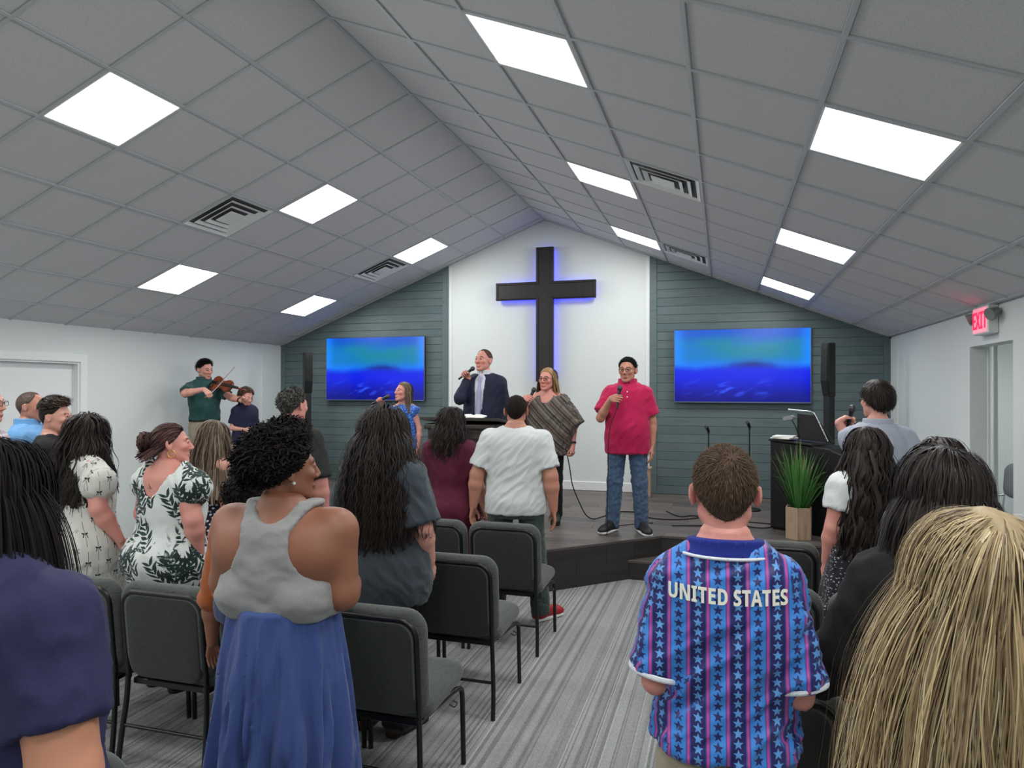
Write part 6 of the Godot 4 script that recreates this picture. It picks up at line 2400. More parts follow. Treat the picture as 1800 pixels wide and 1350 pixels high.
	c.append({"id": "singing_girl", "label": "fair haired girl in a blue floral dress singing into a microphone", "at": Vector3(-3.5, STAGE_Y, -7.3), "yaw": 170.0, "h": 1.48, "sex": "f", "fine": true, "skin": "skin_rosy", "cell": 0.017, "look": Vector3(10, -22, 0), "ga": 0.8, "gw": [0.92, 1.05, 0.85], "hs": 0.94, "bare_legs": true,
		"hold": {"R": [Vector3(0.09, 1.325, -0.16), Vector3(-0.85, 0.4, 0.3), Vector3(0.2, 0.7, -0.6), Vector3(0.6, -1, 0.1)]}, "mic": "R", "aL": [Vector3(0.08, -0.27, 0.02), Vector3(0.03, -0.25, -0.06)],
		"wear": [{"name": "dress", "mat": "blue_floral", "cell": 0.012, "rings": [[0.55, 0.21, 0.15, 0.0, 0.0], [0.75, 0.19, 0.135, 0.0, 0.0], [0.95, 0.155, 0.11, 0.0, 0.0], [1.08, 0.145, 0.105, 0.0, 0.0], [1.16, 0.135, 0.09, 0.0, 0.005], [1.21, 0.1, 0.075, 0.0, 0.01], [1.235, 0.07, 0.066, 0.0, 0.012]], "caps": [[Vector3(-0.11, 1.18, 0.0), Vector3(-0.185, 1.15, 0.0), 0.045, 0.06, 0.03, true], [Vector3(0.11, 1.18, 0.0), Vector3(0.185, 1.15, 0.0), 0.045, 0.06, 0.03, true]], "folds": {"amp": 0.007}}, collar(1.48, "white_trim", 0.075, 0.012, 0.3, 1.455)],
		"hair": [cap_(LINE_WOMAN, 0.01, LIGHT_BROWN), fall(LINE_WOMAN, LIGHT_BROWN, {"wide": 9.0, "tip": 0.7, "vary": 0.9, "count": 420, "length": 0.3, "r": 0.0012, "lift": 0.008, "face": 0.95, "part": Vector3(0.0, 0.12, -0.07), "stiff": 0.7, "bodies": [[Vector3(0, -0.24, 0.0), Vector3(0.14, 0.1, 0.09)], [Vector3(0, -0.04, -0.03), Vector3(0.07, 0.09, 0.085)]]}), fall(LINE_WOMAN, LIGHT_BROWN, {"count": 800, "length": 0.3, "r": 0.0024, "lift": 0.014, "face": 0.95, "part": Vector3(0.0, 0.12, -0.07), "stiff": 0.7, "bodies": [[Vector3(0, -0.24, 0.0), Vector3(0.14, 0.1, 0.09)], [Vector3(0, -0.04, -0.03), Vector3(0.07, 0.09, 0.085)]]})], "shoes": ["shoe_white", "sole_white"]})
	c.append({"id": "violinist", "label": "young man in a teal polo and khaki trousers playing a violin", "at": Vector3(-6.36, STAGE_Y, -7.42), "yaw": -118.0, "h": 1.77, "fine": true, "skin": "skin_fair", "cell": 0.017, "look": Vector3(-12, 16, -6), "gw": [1.02, 1.08, 1.0], "belly": 0.03, "toeL": 0.1,
		"hold": {"R": [Vector3(0.02, 1.375, -0.41), Vector3(-0.75, 0.35, 0.2), Vector3(-0.3, -0.6, -0.6), Vector3(1, -0.35, 0.45)], "L": [Vector3(-0.19, 1.36, -0.6), Vector3(0.7, 0.75, 0.0), Vector3(-0.2, 0.3, -0.4), Vector3(-0.3, -1, 0.1)]},
		"wear": [tee("teal_polo", 0.99, 0.7, 0.02, -0.004, {"name": "polo_shirt", "cell": 0.012, "folds": {"amp": 0.011}}), collar(1.77, "teal_polo", 0.092, 0.035, 0.7), trousers("khaki", {"body": [0.8, 1.02, 0.006, 0.0]}), {"name": "belt", "mat": "black_cloth", "cell": 0.009, "body": [0.975, 1.0, 0.018, 0.0]}],
		"hair": [cap_(LINE_MAN, 0.012, BLACK, 0.003, 0.01), fuzz(LINE_MAN, BLACK, 0.045, 1200, {"r": 0.0028, "quiff": 0.4, "base": 0.01})], "watch": "L", "shoes": ["shoe_brown", "sole_dark"]})
	c.append({"id": "navy_boy", "label": "brown haired boy in a navy polo looking down beside the violinist", "at": Vector3(-5.88, STAGE_Y, -7.6), "yaw": -108.0, "h": 1.41, "fine": true, "skin": "skin_fair", "cell": 0.017, "look": Vector3(-16, 0, 0), "ga": 0.85, "hs": 0.97, "gw": [0.95, 1.0, 1.0], "sx": 0.15,
		"aL": FOLD, "aR": FOLD, "wear": [tee("navy_polo", 0.88, 0.75, 0.02), collar(1.41, "navy_polo", 0.092, 0.03, 0.6), trousers("khaki")],
		"hair": [cap_(LINE_MAN, 0.016, [Color(0.06, 0.03, 0.02)], 0.002, 0.008), fuzz(LINE_MAN, [Color(0.07, 0.035, 0.022), Color(0.11, 0.06, 0.04)], 0.05, 800, {"r": 0.003, "rise": 0.2, "base": 0.014})], "shoes": ["shoe_black", "sole_white"]})
	# --- left of the aisle, front row first
	c.append({"id": "white_tee_man", "label": "heavy set man in a white T-shirt and faded green jeans, seen from behind", "at": Vector3(-1.53, 0, -5.17), "yaw": 6.0, "h": 1.735, "fine": true, "skin": "skin_tan", "cell": 0.013, "ga": 1.3, "gw": [1.18, 1.42, 1.25], "gd": [1.2, 1.3, 1.2], "belly": 0.08, "sx": 0.2, "nk": 1.2, "hoff": Vector3(0, -0.015, 0), "look": Vector3(0, 6, 0),
		"aL": [Vector3(0.1, -0.27, 0.03), Vector3(0.03, -0.25, 0.0)], "aR": [Vector3(0.08, -0.27, 0.03), Vector3(0.02, -0.26, -0.02)], "footR": Vector3(0.2, 0, -0.02), "toeR": -0.5, "footL": Vector3(0.15, 0, 0),
		"wear": [tee("white_tee", 0.83, 0.78, 0.02, 0.004, {"cell": 0.011, "sleeve": [0.78, 0.012, 0.03], "folds": {"amp": 0.0075, "fq": Vector3(7, 4, 7), "slant": -0.8}}), trousers("green_jeans", {"cell": 0.014, "name": "jeans", "legs": [0.025, 0.025, 0.03, 1.0]})],
		"hair": [cap_(LINE_MAN, 0.005, DARK), fuzz(LINE_MAN, DARK, 0.016, 2200, {"r": 0.0016})], "hair_mat": "hair_matte", "shoes": ["shoe_red", "sole_white"], "toecap": "shoe_white"})
	c.append({"id": "maroon_woman", "label": "woman with shoulder length dark hair in a maroon dress, seen from behind", "at": Vector3(-2.11, 0, -5.26), "yaw": 2.0, "h": 1.62, "sex": "f", "skin": "skin_fair", "cell": 0.017, "ga": 1.15, "gw": [1.2, 1.35, 1.3], "gd": [1.1, 1.2, 1.25], "seat": 0.05, "sx": 0.17, "bare_legs": true,
		"aL": HANG, "aR": [Vector3(0.09, -0.26, 0.02), Vector3(0.05, -0.25, -0.03)],
		"wear": [{"name": "dress", "mat": "maroon", "cell": 0.015, "body": [0.5, 1.49, 0.014, 0.03], "sleeve": [0.8, 0.014, 0.024], "folds": {"amp": 0.007}}, collar(1.62, "white_trim", 0.08, 0.01, 0.2, 1.482)],
		"hair": [cap_(LINE_COVER, 0.006, DARK, 0.003), fall(LINE_COVER, DARK, {"wide": 9.0, "tip": 0.7, "vary": 0.9, "count": 420, "length": 0.3, "r": 0.0012, "lift": 0.017, "wave": 0.014, "freq": 2.0, "part": Vector3(0, 0.13, 0.0), "bodies": [[Vector3(0, -0.26, 0.0), Vector3(0.17, 0.1, 0.1)]]}), fall(LINE_COVER, DARK, {"count": 2200, "length": 0.3, "r": 0.0014, "lift": 0.03, "wave": 0.014, "freq": 2.0, "part": Vector3(0, 0.13, 0.0), "bodies": [[Vector3(0, -0.26, 0.0), Vector3(0.17, 0.1, 0.1)]]})], "shoes": ["shoe_black", "sole_dark"]})
	c.append({"id": "slate_woman", "label": "woman with long dark curly hair in a loose slate T-shirt, seen from behind", "at": Vector3(-1.7, 0, -3.3), "yaw": -8.0, "h": 1.67, "sex": "f", "skin": "skin_fair", "cell": 0.017, "ga": 1.3, "gw": [1.2, 1.5, 1.3], "gd": [1.15, 1.35, 1.25], "belly": 0.05, "sx": 0.175,
		"aL": HANG, "aR": [Vector3(0.08, -0.26, 0.0), Vector3(-0.02, -0.22, -0.12)],
		"wear": [tee("slate", 0.72, 0.95, 0.022, 0.03, {"cell": 0.011, "sleeve": [0.95, 0.02, 0.05], "folds": {"amp": 0.009, "fq": Vector3(7, 3, 7), "slant": 0.8}}), trousers("black_cloth", {"legs": [0.03, 0.03, 0.03, 1.0]})],
		"hair": [cap_(LINE_COVER, 0.006, DARK, 0.004), fall(LINE_COVER, DARK, {"wide": 9.0, "tip": 0.7, "vary": 0.9, "count": 420, "length": 0.6, "steps": 20, "r": 0.0012, "lift": 0.028, "stiff": 0.8, "wave": 0.009, "freq": 6.0, "part": Vector3(0, 0.13, -0.01), "bodies": [[Vector3(0, -0.26, 0.0), Vector3(0.2, 0.11, 0.12)], [Vector3(0, -0.42, 0.02), Vector3(0.18, 0.2, 0.14)]]}), fall(LINE_COVER, DARK, {"count": 3600, "length": 0.6, "vary": 0.8, "steps": 20, "r": 0.0013, "wide": 1.7, "lift": 0.05, "stiff": 0.8, "wave": 0.009, "freq": 6.0, "part": Vector3(0, 0.13, -0.01), "bodies": [[Vector3(0, -0.26, 0.0), Vector3(0.2, 0.11, 0.12)], [Vector3(0, -0.42, 0.02), Vector3(0.18, 0.2, 0.14)]]})], "shoes": ["shoe_brown", "sole_dark"]})
	c.append({"id": "olive_man", "label": "man with greying curly hair in a dark olive shirt beyond the round curls", "at": Vector3(-2.93, 0, -4.3), "yaw": -10.0, "h": 1.77, "skin": "skin_rosy", "cell": 0.017, "ga": 1.25, "gw": [1.15, 1.25, 1.15],
		"aR": [Vector3(0.09, -0.27, 0.0), Vector3(0.0, -0.25, -0.05)], "aL": HANG,
		"wear": [tee("olive_dark", 0.82, 0.95, 0.022, 0.02, {"name": "shirt", "sleeve": [0.95, 0.022, 0.04]}), trousers("jeans")],
		"hair": [cap_(LINE_MAN, 0.012, [Color(0.06, 0.06, 0.055)]), {"kind": "curls", "line": LINE_MAN, "colours": [Color(0.06, 0.058, 0.052), Color(0.1, 0.1, 0.09), Color(0.04, 0.04, 0.036)], "count": 900, "length": 0.035, "curl": 0.006, "r": 0.003}], "hair_mat": "hair_matte", "shoes": ["shoe_black", "sole_dark"]})
	c.append({"id": "denim_person", "label": "person in a blue denim shirt, mostly hidden behind the round black curls", "at": Vector3(-2.39, 0, -3.33), "yaw": -6.0, "h": 1.52, "skin": "skin_fair", "cell": 0.02, "gw": [1.05, 1.1, 1.0], "sx": 0.175,
		"wear": [tee("denim", 0.82, 1.6, 0.02, 0.02, {"name": "denim_shirt", "sleeve": [1.6, 0.022, 0.025]}), trousers("black_cloth")],
		"hair": [cap_(LINE_MAN, 0.012, BROWN), fuzz(LINE_MAN, BROWN, 0.02, 400, {"r": 0.003})], "shoes": ["shoe_black", "sole_dark"]})
	c.append({"id": "polka_girl", "label": "girl with long light brown hair in a navy polka dot dress", "at": Vector3(-3.57, 0, -4.25), "yaw": -14.0, "h": 1.54, "sex": "f", "skin": "skin_fair", "cell": 0.017, "look": Vector3(0, -8, 0), "bare_legs": true, "ga": 0.9,
		"wear": [{"name": "dress", "mat": "polka", "cell": 0.013, "body": [0.6, 1.42, 0.012, 0.06], "folds": {"amp": 0.006}}],
		"hair": [cap_(LINE_COVER, 0.006, [Color(0.09, 0.064, 0.045)]), fall(LINE_COVER, LIGHT_BROWN.slice(0, 3) + [Color(0.07, 0.048, 0.034)], {"wide": 9.0, "tip": 0.7, "vary": 0.9, "count": 420, "length": 0.52, "r": 0.0012, "lift": 0.012, "stiff": 0.78, "part": Vector3(0, 0.13, -0.02), "wave": 0.006, "freq": 2.0, "bodies": [[Vector3(0, -0.25, 0.0), Vector3(0.16, 0.1, 0.1)]]}), fall(LINE_COVER, LIGHT_BROWN.slice(0, 3) + [Color(0.07, 0.048, 0.034)], {"count": 1500, "length": 0.52, "r": 0.0018, "lift": 0.022, "stiff": 0.78, "part": Vector3(0, 0.13, -0.02), "wave": 0.006, "freq": 2.0, "bodies": [[Vector3(0, -0.25, 0.0), Vector3(0.16, 0.1, 0.1)]]})], "shoes": ["shoe_white", "sole_white"]})
	c.append({"id": "leaf_woman", "label": "woman with an auburn bun and hoop earring in a white leaf print dress", "at": Vector3(-3.16, 0, -3.4), "yaw": -10.0, "h": 1.555, "sex": "f", "fine": true, "skin": "skin_rosy", "cell": 0.011, "look": Vector3(4, -38, 6), "ga": 1.35, "gw": [1.28, 1.55, 1.45], "gd": [1.2, 1.4, 1.35], "seat": 0.05, "bust": 0.05, "sx": 0.18, "skin_in": 0.004, "bare_legs": true,
		"aL": [Vector3(0.07, -0.25, 0.0), Vector3(-0.02, -0.2, -0.14)], "aR": [Vector3(0.09, -0.25, 0.02), Vector3(0.0, -0.24, -0.05)],
		"wear": [{"name": "dress", "mat": "leaf_print", "cell": 0.011, "body": [0.3, 1.44, 0.02, 0.05], "ells": [[Vector3(-0.185, 1.2, 0.0), Vector3(0.11, 0.105, 0.1)], [Vector3(0.195, 1.195, 0.0), Vector3(0.12, 0.11, 0.105)]], "carve": [[Vector3(0, 1.32, 0.05), Vector3(0, 1.12, 0.25), 0.13, 0.03], [Vector3(0, 1.36, 0.06), Vector3(0.15, 0.14, 0.16)]], "caps": [[Vector3(-0.12, 1.325, 0.02), Vector3(-0.17, 1.25, 0.01), 0.045, 0.06, 0.04, false], [Vector3(0.12, 1.325, 0.02), Vector3(0.17, 1.25, 0.01), 0.045, 0.06, 0.04, false]], "folds": {"amp": 0.006, "fq": Vector3(8, 4, 8)}}],
		"hair": [cap_(LINE_WOMAN, 0.006, AUBURN, 0.001), fall(LINE_WOMAN, AUBURN, {"count": 900, "length": 0.13, "vary": 0.6, "steps": 8, "r": 0.003, "lift": 0.01, "part": Vector3(0.02, 0.08, -0.12), "stiff": 0.97, "jitter": 0.12}), {"kind": "bun", "at": Vector3(-0.02, 0.035, 0.14), "size": 0.058, "count": 260, "colours": AUBURN, "mess": 0.007, "r": 0.0034}], "hoop": true, "tattoo": true, "shoes": ["shoe_brown", "sole_dark"]})
	c.append({"id": "bow_woman", "label": "woman with long dark hair in a cream dress printed with small black bows", "at": Vector3(-3.81, 0, -3.4), "yaw": -22.0, "h": 1.61, "sex": "f", "skin": "skin_rosy", "cell": 0.013, "look": Vector3(0, -14, -6), "ga": 1.25, "gw": [1.15, 1.35, 1.35], "gd": [1.1, 1.3, 1.35], "seat": 0.05, "sx": 0.165, "bare_legs": true,
		"aL": HANG, "aR": [Vector3(0.1, -0.25, 0.0), Vector3(0.03, -0.22, -0.12)],
		"wear": [{"name": "dress", "mat": "bow_print", "cell": 0.011, "body": [0.3, 1.485, 0.016, 0.08], "ells": [[Vector3(-0.195, 1.2, 0.0), Vector3(0.09, 0.11, 0.095)], [Vector3(0.205, 1.2, 0.0), Vector3(0.095, 0.11, 0.1)]], "caps": [[Vector3(-0.04, 1.35, 0.02), Vector3(-0.16, 1.285, 0.01), 0.05, 0.065, 0.04, false], [Vector3(0.04, 1.35, 0.02), Vector3(0.16, 1.285, 0.01), 0.05, 0.065, 0.04, false]], "folds": {"amp": 0.008, "fq": Vector3(8, 4, 8)}}],
		"hair": [cap_(LINE_COVER, 0.006, DARK, 0.003), fall(LINE_COVER, DARK, {"wide": 9.0, "tip": 0.7, "vary": 0.9, "count": 420, "length": 0.48, "steps": 15, "r": 0.0012, "lift": 0.017, "stiff": 0.78, "wave": 0.012, "freq": 2.5, "part": Vector3(0.02, 0.13, 0.0), "bodies": [[Vector3(0, -0.26, 0.0), Vector3(0.19, 0.12, 0.12)]]}), fall(LINE_COVER, DARK, {"count": 1700, "length": 0.48, "vary": 0.7, "steps": 15, "r": 0.002, "lift": 0.03, "stiff": 0.78, "wave": 0.012, "freq": 2.5, "part": Vector3(0.02, 0.13, 0.0), "bodies": [[Vector3(0, -0.26, 0.0), Vector3(0.19, 0.12, 0.12)]]})], "shoes": ["shoe_black", "sole_dark"]})
	c.append({"id": "curly_woman", "label": "woman with round black curls, grey racerback top and long blue skirt, holding a toddler", "at": Vector3(-1.525, 0, -2.2), "yaw": 4.0, "h": 1.6, "sex": "f", "fine": true, "skin": "skin_brown", "cell": 0.0095, "look": Vector3(2, -44, 0), "ga": 1.5, "gw": [1.5, 1.55, 1.45], "gd": [1.35, 1.45, 1.4], "sx": 0.222, "skin_in": 0.0, "body_from": 1.06, "nk": 1.05, "seat": 0.05,
		"aL": [Vector3(0.05, -0.23, -0.02), Vector3(-0.02, 0.0, -0.25)], "aR": [Vector3(0.03, -0.24, 0.0), Vector3(-0.1, 0.02, -0.23)], "flesh": [[Vector3(-0.13, 1.2, 0.07), Vector3(0.11, 0.1, 0.08)], [Vector3(0.13, 1.2, 0.07), Vector3(0.11, 0.1, 0.08)]],
		"wear": [{"name": "racerback_top", "mat": "heather", "cell": 0.009, "body": [1.075, 1.468, 0.014, 0.012], "ells": [[Vector3(-0.12, 1.05, 0.05), Vector3(0.105, 0.095, 0.125)], [Vector3(0.12, 1.05, 0.05), Vector3(0.105, 0.095, 0.125)]], "caps": [[Vector3(-0.085, 1.345, 0.0), Vector3(-0.1, 1.2, 0.06), 0.062, 0.08, 0.05, false], [Vector3(0.085, 1.345, 0.0), Vector3(0.1, 1.2, 0.06), 0.062, 0.08, 0.05, false]], "carve": [[Vector3(-0.226, 1.25, 0.0), Vector3(0.142, 0.145, 0.4)], [Vector3(0.226, 1.25, 0.0), Vector3(0.142, 0.145, 0.4)], [Vector3(0, 1.405, 0.02), Vector3(0.083, 0.105, 0.3)]], "cuts": [[Vector3(0, 1, 0), 1.375]], "folds": {"amp": 0.004, "fq": Vector3(5, 9, 5)}},
			skirt("blue_skirt", [1.01, 0.192, 0.165], [0.03, 0.255, 0.25], 13.0, 0.045, {"cell": 0.0105})],
		"hair": [cap_(LINE_WOMAN, 0.03, BLACK, 0.01, 0.02), {"kind": "curls", "line": LINE_WOMAN, "colours": BLACK, "count": 3800, "length": 0.105, "curl": 0.011, "r": 0.0028}], "hair_mat": "hair_matte", "earring": true, "shoes": ["shoe_brown", "sole_dark"]})
	c.append({"id": "toddler", "label": "dark haired toddler in rust clothing carried at the left side of the blue skirted woman", "at": Vector3(-1.895, 0.34, -2.48), "yaw": -12.0, "h": 1.05, "hs": 0.84, "skin": "skin_brown", "cell": 0.01, "sx": 0.19, "ga": 1.6, "gw": [1.25, 1.35, 1.3], "gd": [1.3, 1.4, 1.3], "look": Vector3(-4, -20, 0), "hand": 1.1,
		"aL": [Vector3(0.16, -0.5, 0.0), Vector3(0.04, -0.34, -0.02)], "aR": FOLD, "footL": Vector3(0.0, 0.0, -0.05), "footR": Vector3(0.02, 0.0, -0.05), "hoff": Vector3(0.0, 0.02, 0.0),
		"wear": [tee("rust", 0.95, 1.0, 0.012, 0.01, {"cell": 0.009, "sleeve": [1.05, 0.016, 0.018]}), trousers("denim", {"cell": 0.014, "body": [0.8, 1.0, 0.02, 0.0], "legs": [0.02, 0.02, 0.02, 1.0]}), collar(1.05, "pink", 0.16, 0.03, 0.3, 1.36)],
		"hair": [cap_(LINE_WOMAN, 0.03, BLACK, 0.008), {"kind": "curls", "line": LINE_WOMAN, "colours": BLACK, "count": 900, "length": 0.05, "curl": 0.009, "r": 0.004}], "hair_mat": "hair_matte", "shoes": ["shoe_white", "sole_white"]})
	c.append({"id": "navy_woman", "label": "woman with straight black hair in a navy dress at the left foreground", "at": Vector3(-1.47, 0, -1.1), "yaw": -12.0, "h": 1.665, "sex": "f", "skin": "skin_warm", "cell": 0.011, "ga": 1.45, "gw": [1.6, 1.65, 1.5], "gd": [1.25, 1.4, 1.35], "sx": 0.232, "bare_legs": true, "hoff": Vector3(-0.05, 0, 0),
		"aL": HANG, "aR": [Vector3(0.1, -0.28, 0.02), Vector3(-0.24, -0.07, -0.1)],
		"wear": [{"name": "dress", "mat": "navy_crepe", "cell": 0.01, "body": [0.4, 1.49, 0.016, 0.06], "sleeve": [0.68, 0.012, 0.026], "caps": [[Vector3(-0.05, 1.36, 0.03), Vector3(-0.19, 1.3, 0.02), 0.07, 0.085, 0.06, false], [Vector3(0.05, 1.36, 0.03), Vector3(0.19, 1.3, 0.02), 0.07, 0.085, 0.06, false]], "folds": {"amp": 0.008, "fq": Vector3(6, 4, 6)}}],
		"hair": [cap_(LINE_COVER, 0.006, BLACK, 0.003), fall(LINE_COVER, BLACK, {"wide": 9.0, "tip": 0.7, "vary": 0.9, "count": 420, "length": 0.4, "steps": 12, "r": 0.0012, "lift": 0.016, "stiff": 0.78, "part": Vector3(0, 0.13, 0.0), "bodies": [[Vector3(0, -0.27, 0.0), Vector3(0.15, 0.12, 0.13)]]}), fall(LINE_COVER, BLACK, {"count": 5600, "length": 0.4, "vary": 0.85, "steps": 12, "r": 0.0009, "wide": 2.0, "lift": 0.03, "stiff": 0.78, "part": Vector3(0, 0.13, 0.0), "bodies": [[Vector3(0, -0.27, 0.0), Vector3(0.15, 0.12, 0.13)]]})], "hair_mat": "hair_matte", "shoes": ["shoe_black", "sole_dark"]})
	# --- by the left wall
	c.append({"id": "pompadour", "label": "young man with a swept-up dark quiff and shaved sides in a black shirt", "at": Vector3(-4.66, 0, -3.9), "yaw": -52.0, "h": 1.68, "skin": "skin_fair", "cell": 0.017, "look": Vector3(0, -14, 0),
		"wear": [tee("black_cloth", 0.82, 0.9, 0.018), trousers("jeans")],
		"hair": [cap_(LINE_MAN, 0.004, DARK), fuzz(LINE_MAN, BROWN, 0.006, 600, {"r": 0.002}), cap_([[0, 48], [40, 52], [70, 58], [110, 62], [180, 72]], 0.016, DARK, 0.002, 0.03), fuzz([[0, 48], [40, 52], [70, 58], [110, 62], [180, 72]], BROWN, 0.065, 900, {"r": 0.003, "part": Vector3(0, 0.06, 0.14), "rise": 0.5, "quiff": 0.4, "base": 0.02})], "shoes": ["shoe_black", "sole_white"]})
	c.append({"id": "sky_shirt_man", "label": "man with cropped receding hair in a light blue shirt near the left door", "at": Vector3(-5.33, 0, -4.25), "yaw": -58.0, "h": 1.74, "skin": "skin_tan", "cell": 0.017, "look": Vector3(2, -6, 0), "gw": [1.15, 1.3, 1.15], "belly": 0.06, "nk": 1.2, "ga": 1.2,
		"wear": [tee("sky_shirt", 0.85, 0.95, 0.022, 0.02, {"name": "shirt", "folds": {"amp": 0.009}}), collar(1.74, "sky_shirt", 0.092, 0.035, 0.6), trousers("khaki")],
		"hair": [cap_(LINE_RECEDED, 0.004, [Color(0.1, 0.07, 0.055)]), fuzz(LINE_RECEDED, [Color(0.1, 0.07, 0.055), Color(0.16, 0.12, 0.1)], 0.007, 900, {"r": 0.002})], "shoes": ["shoe_brown", "sole_dark"]})
	c.append({"id": "plaid_man", "label": "person with glasses in a pale plaid shirt at the left edge", "at": Vector3(-4.53, 0, -3.3), "yaw": -60.0, "h": 1.79, "skin": "skin_fair", "cell": 0.017, "look": Vector3(0, -8, 0),
		"wear": [tee("plaid", 0.84, 0.95, 0.02, 0.02, {"name": "shirt"}), collar(1.79, "plaid", 0.092, 0.035, 0.6), trousers("khaki")],
		"hair": [cap_(LINE_RECEDED, 0.006, [Color(0.3, 0.28, 0.26)]), fuzz(LINE_RECEDED, [Color(0.35, 0.33, 0.3), Color(0.25, 0.23, 0.2)], 0.012, 700, {"r": 0.0025})], "glasses": true, "shoes": ["shoe_brown", "sole_dark"]})
	return c


func build_people() -> void:
	cloth_materials()
	head_m = make_head(0.005)
	head_far = make_head(0.0084)
	hand_open = make_hand(0.32, 0.05, 0.25, 0.0046)
	hand_grip = make_hand(1.05, 0.0, 0.9, 0.0046)
	hand_open_far = make_hand(0.32, 0.05, 0.25, 0.0062)
	hand_grip_far = make_hand(1.05, 0.0, 0.9, 0.0062)
	make_shoe()
	var all := crowd()
	var got := []
	got.resize(all.size())
	var lock_ := Mutex.new()
	var job := func(i: int) -> void:
		var r := build_person(all[i])
		lock_.lock()
		got[i] = r
		lock_.unlock()
	var id := WorkerThreadPool.add_group_task(job, all.size(), -1, true)
	WorkerThreadPool.wait_for_group_task_completion(id)
	for i in all.size():
		var sp: Dictionary = all[i]
		var o := thing("person", sp.label, "person", sp.at, deg_to_rad(sp.yaw))
		var made := []
		for p in got[i]:
			var up: Node3D = made[p[4]] if p.size() > 4 else o
			made.append(part(p[0], p[1], p[2], up, p[3]))
		extras(sp, o, got[i])


func extras(sp: Dictionary, o: Node3D, parts: Array) -> void:
	var j: Dictionary = sp.j
	var ht: Transform3D = j.ht
	if sp.get("glasses", false):
		var g := part("glasses", spectacles(), "glasses_frame", o)
		g.transform = ht
		var l := ml()
		for s in [-1.0, 1.0]:
			put(l, cushion(0.042, 0.03, 0.0015, 0.012, 0.0005), Transform3D(Basis(Vector3.UP, s * -0.12), Vector3(s * 0.032, 0.004, -0.1055)))
		part("lens", l, "lens", g)
	if sp.has("bracelets"):
		var k: String = sp.bracelets
		var w: Vector3 = j["w" + k]
		var d: Vector3 = (j["w" + k] - j["e" + k]).normalized()
		var x := d.cross(Vector3(0.3, 0.2, 1)).normalized()
		for i in 2:
			part("bracelet", lathe(ml(), [[0.033, -0.005], [0.0365, -0.003], [0.0365, 0.003], [0.033, 0.005]], 18, Transform3D(Basis(x, d, x.cross(d)), w - d * (0.012 + i * 0.022))), "black_matte", o)
	if sp.get("strap", false):
		var fl: Field = sp.wear[0].field
		var pts := []
		for i in 14:
			var q := Vector3(lerpf(-0.1, -0.05, i / 13.0), lerpf(1.36, 0.93, i / 13.0), 0.3)
			while q.z > 0.0 and fl.at(q) > 0.0:
				q.z -= 0.003
			q.z = maxf(q.z, 0.1 if i > 8 else 0.0) + 0.004
			pts.append(q)
		part("bag_strap", tube(ml(), pts, 0.0055, 6), "black_matte", o)
	if sp.has("watch"):
		var k: String = sp.watch
		var w: Vector3 = j["w" + k]
		var d: Vector3 = (j["w" + k] - j["e" + k]).normalized()
		var x := d.cross(Vector3(0.3, 0.2, 1)).normalized()
		var m := ml()
		lathe(m, [[0.034, -0.012], [0.036, -0.011], [0.036, 0.011], [0.034, 0.012]], 18, Transform3D(Basis(x, d, x.cross(d)), w - d * 0.035))
		part("wristwatch", m, "black_plastic", o)
	if sp.get("tattoo", false):
		var ink := ml()
		var fl: Field = sp.flesh_field
		for q in [[Vector2(-0.035, 1.20), Vector2(-0.02, 1.215), Vector2(-0.005, 1.205), Vector2(0.01, 1.19)], [Vector2(-0.03, 1.19), Vector2(-0.015, 1.2), Vector2(-0.01, 1.18), Vector2(0.005, 1.175)], [Vector2(-0.02, 1.222), Vector2(-0.012, 1.208), Vector2(0.0, 1.19)]]:
			var pts := []
			for p in q:
				var z := 0.35
				while z > 0.0 and fl.at(Vector3(p.x, p.y, z)) > 0.0:
					z -= 0.002
				pts.append(Vector3(p.x, p.y, z))
			tube(ink, smooth(pts, 4), 0.0022, 5)
		part("tattoo", ink, "tattoo", o)
	if sp.get("hoop", false):
		var pts := []
		for i in 17:
			var a := TAU * i / 16
			pts.append(Vector3(0.086, -0.056 + cos(a) * 0.02, 0.004 + sin(a) * 0.02))
		part("hoop_earring", tube(ml(), pts, 0.0028, 6), "gold", o).transform = ht
	if sp.get("earring", false):
		part("earring", lathe(ml(), [[0.0, -0.006], [0.005, -0.004], [0.006, 0.0], [0.005, 0.004], [0.0, 0.006]], 10, Transform3D(Basis.IDENTITY, Vector3(0.088, -0.042, 0.004))), "pearl", o).transform = ht
	if sp.has("buttons"):
		for i in int(sp.buttons):
			part("button", lathe(ml(), [[0.0, 0.003], [0.006, 0.002], [0.0065, -0.002], [0.0, -0.002]], 10, Transform3D(Basis(Vector3(1, 0, 0), Vector3(0, 0, -1), Vector3(0, 1, 0)), Vector3(0.0, 1.385 - i * 0.05, -0.152 - i * 0.006))), "white_ink", o)
	if sp.has("mic"):
		var q: Array = sp["grip" + sp.mic]
		var t := o.transform
		microphone(MIC_LABELS[sp.id], t * q[0], t * q[1], MIC_CABLES.get(sp.id, []))
	if sp.id == "violinist":
		violin(o.transform, sp)
	if sp.id == "star_boy":
		star_shirt(o, sp, parts)


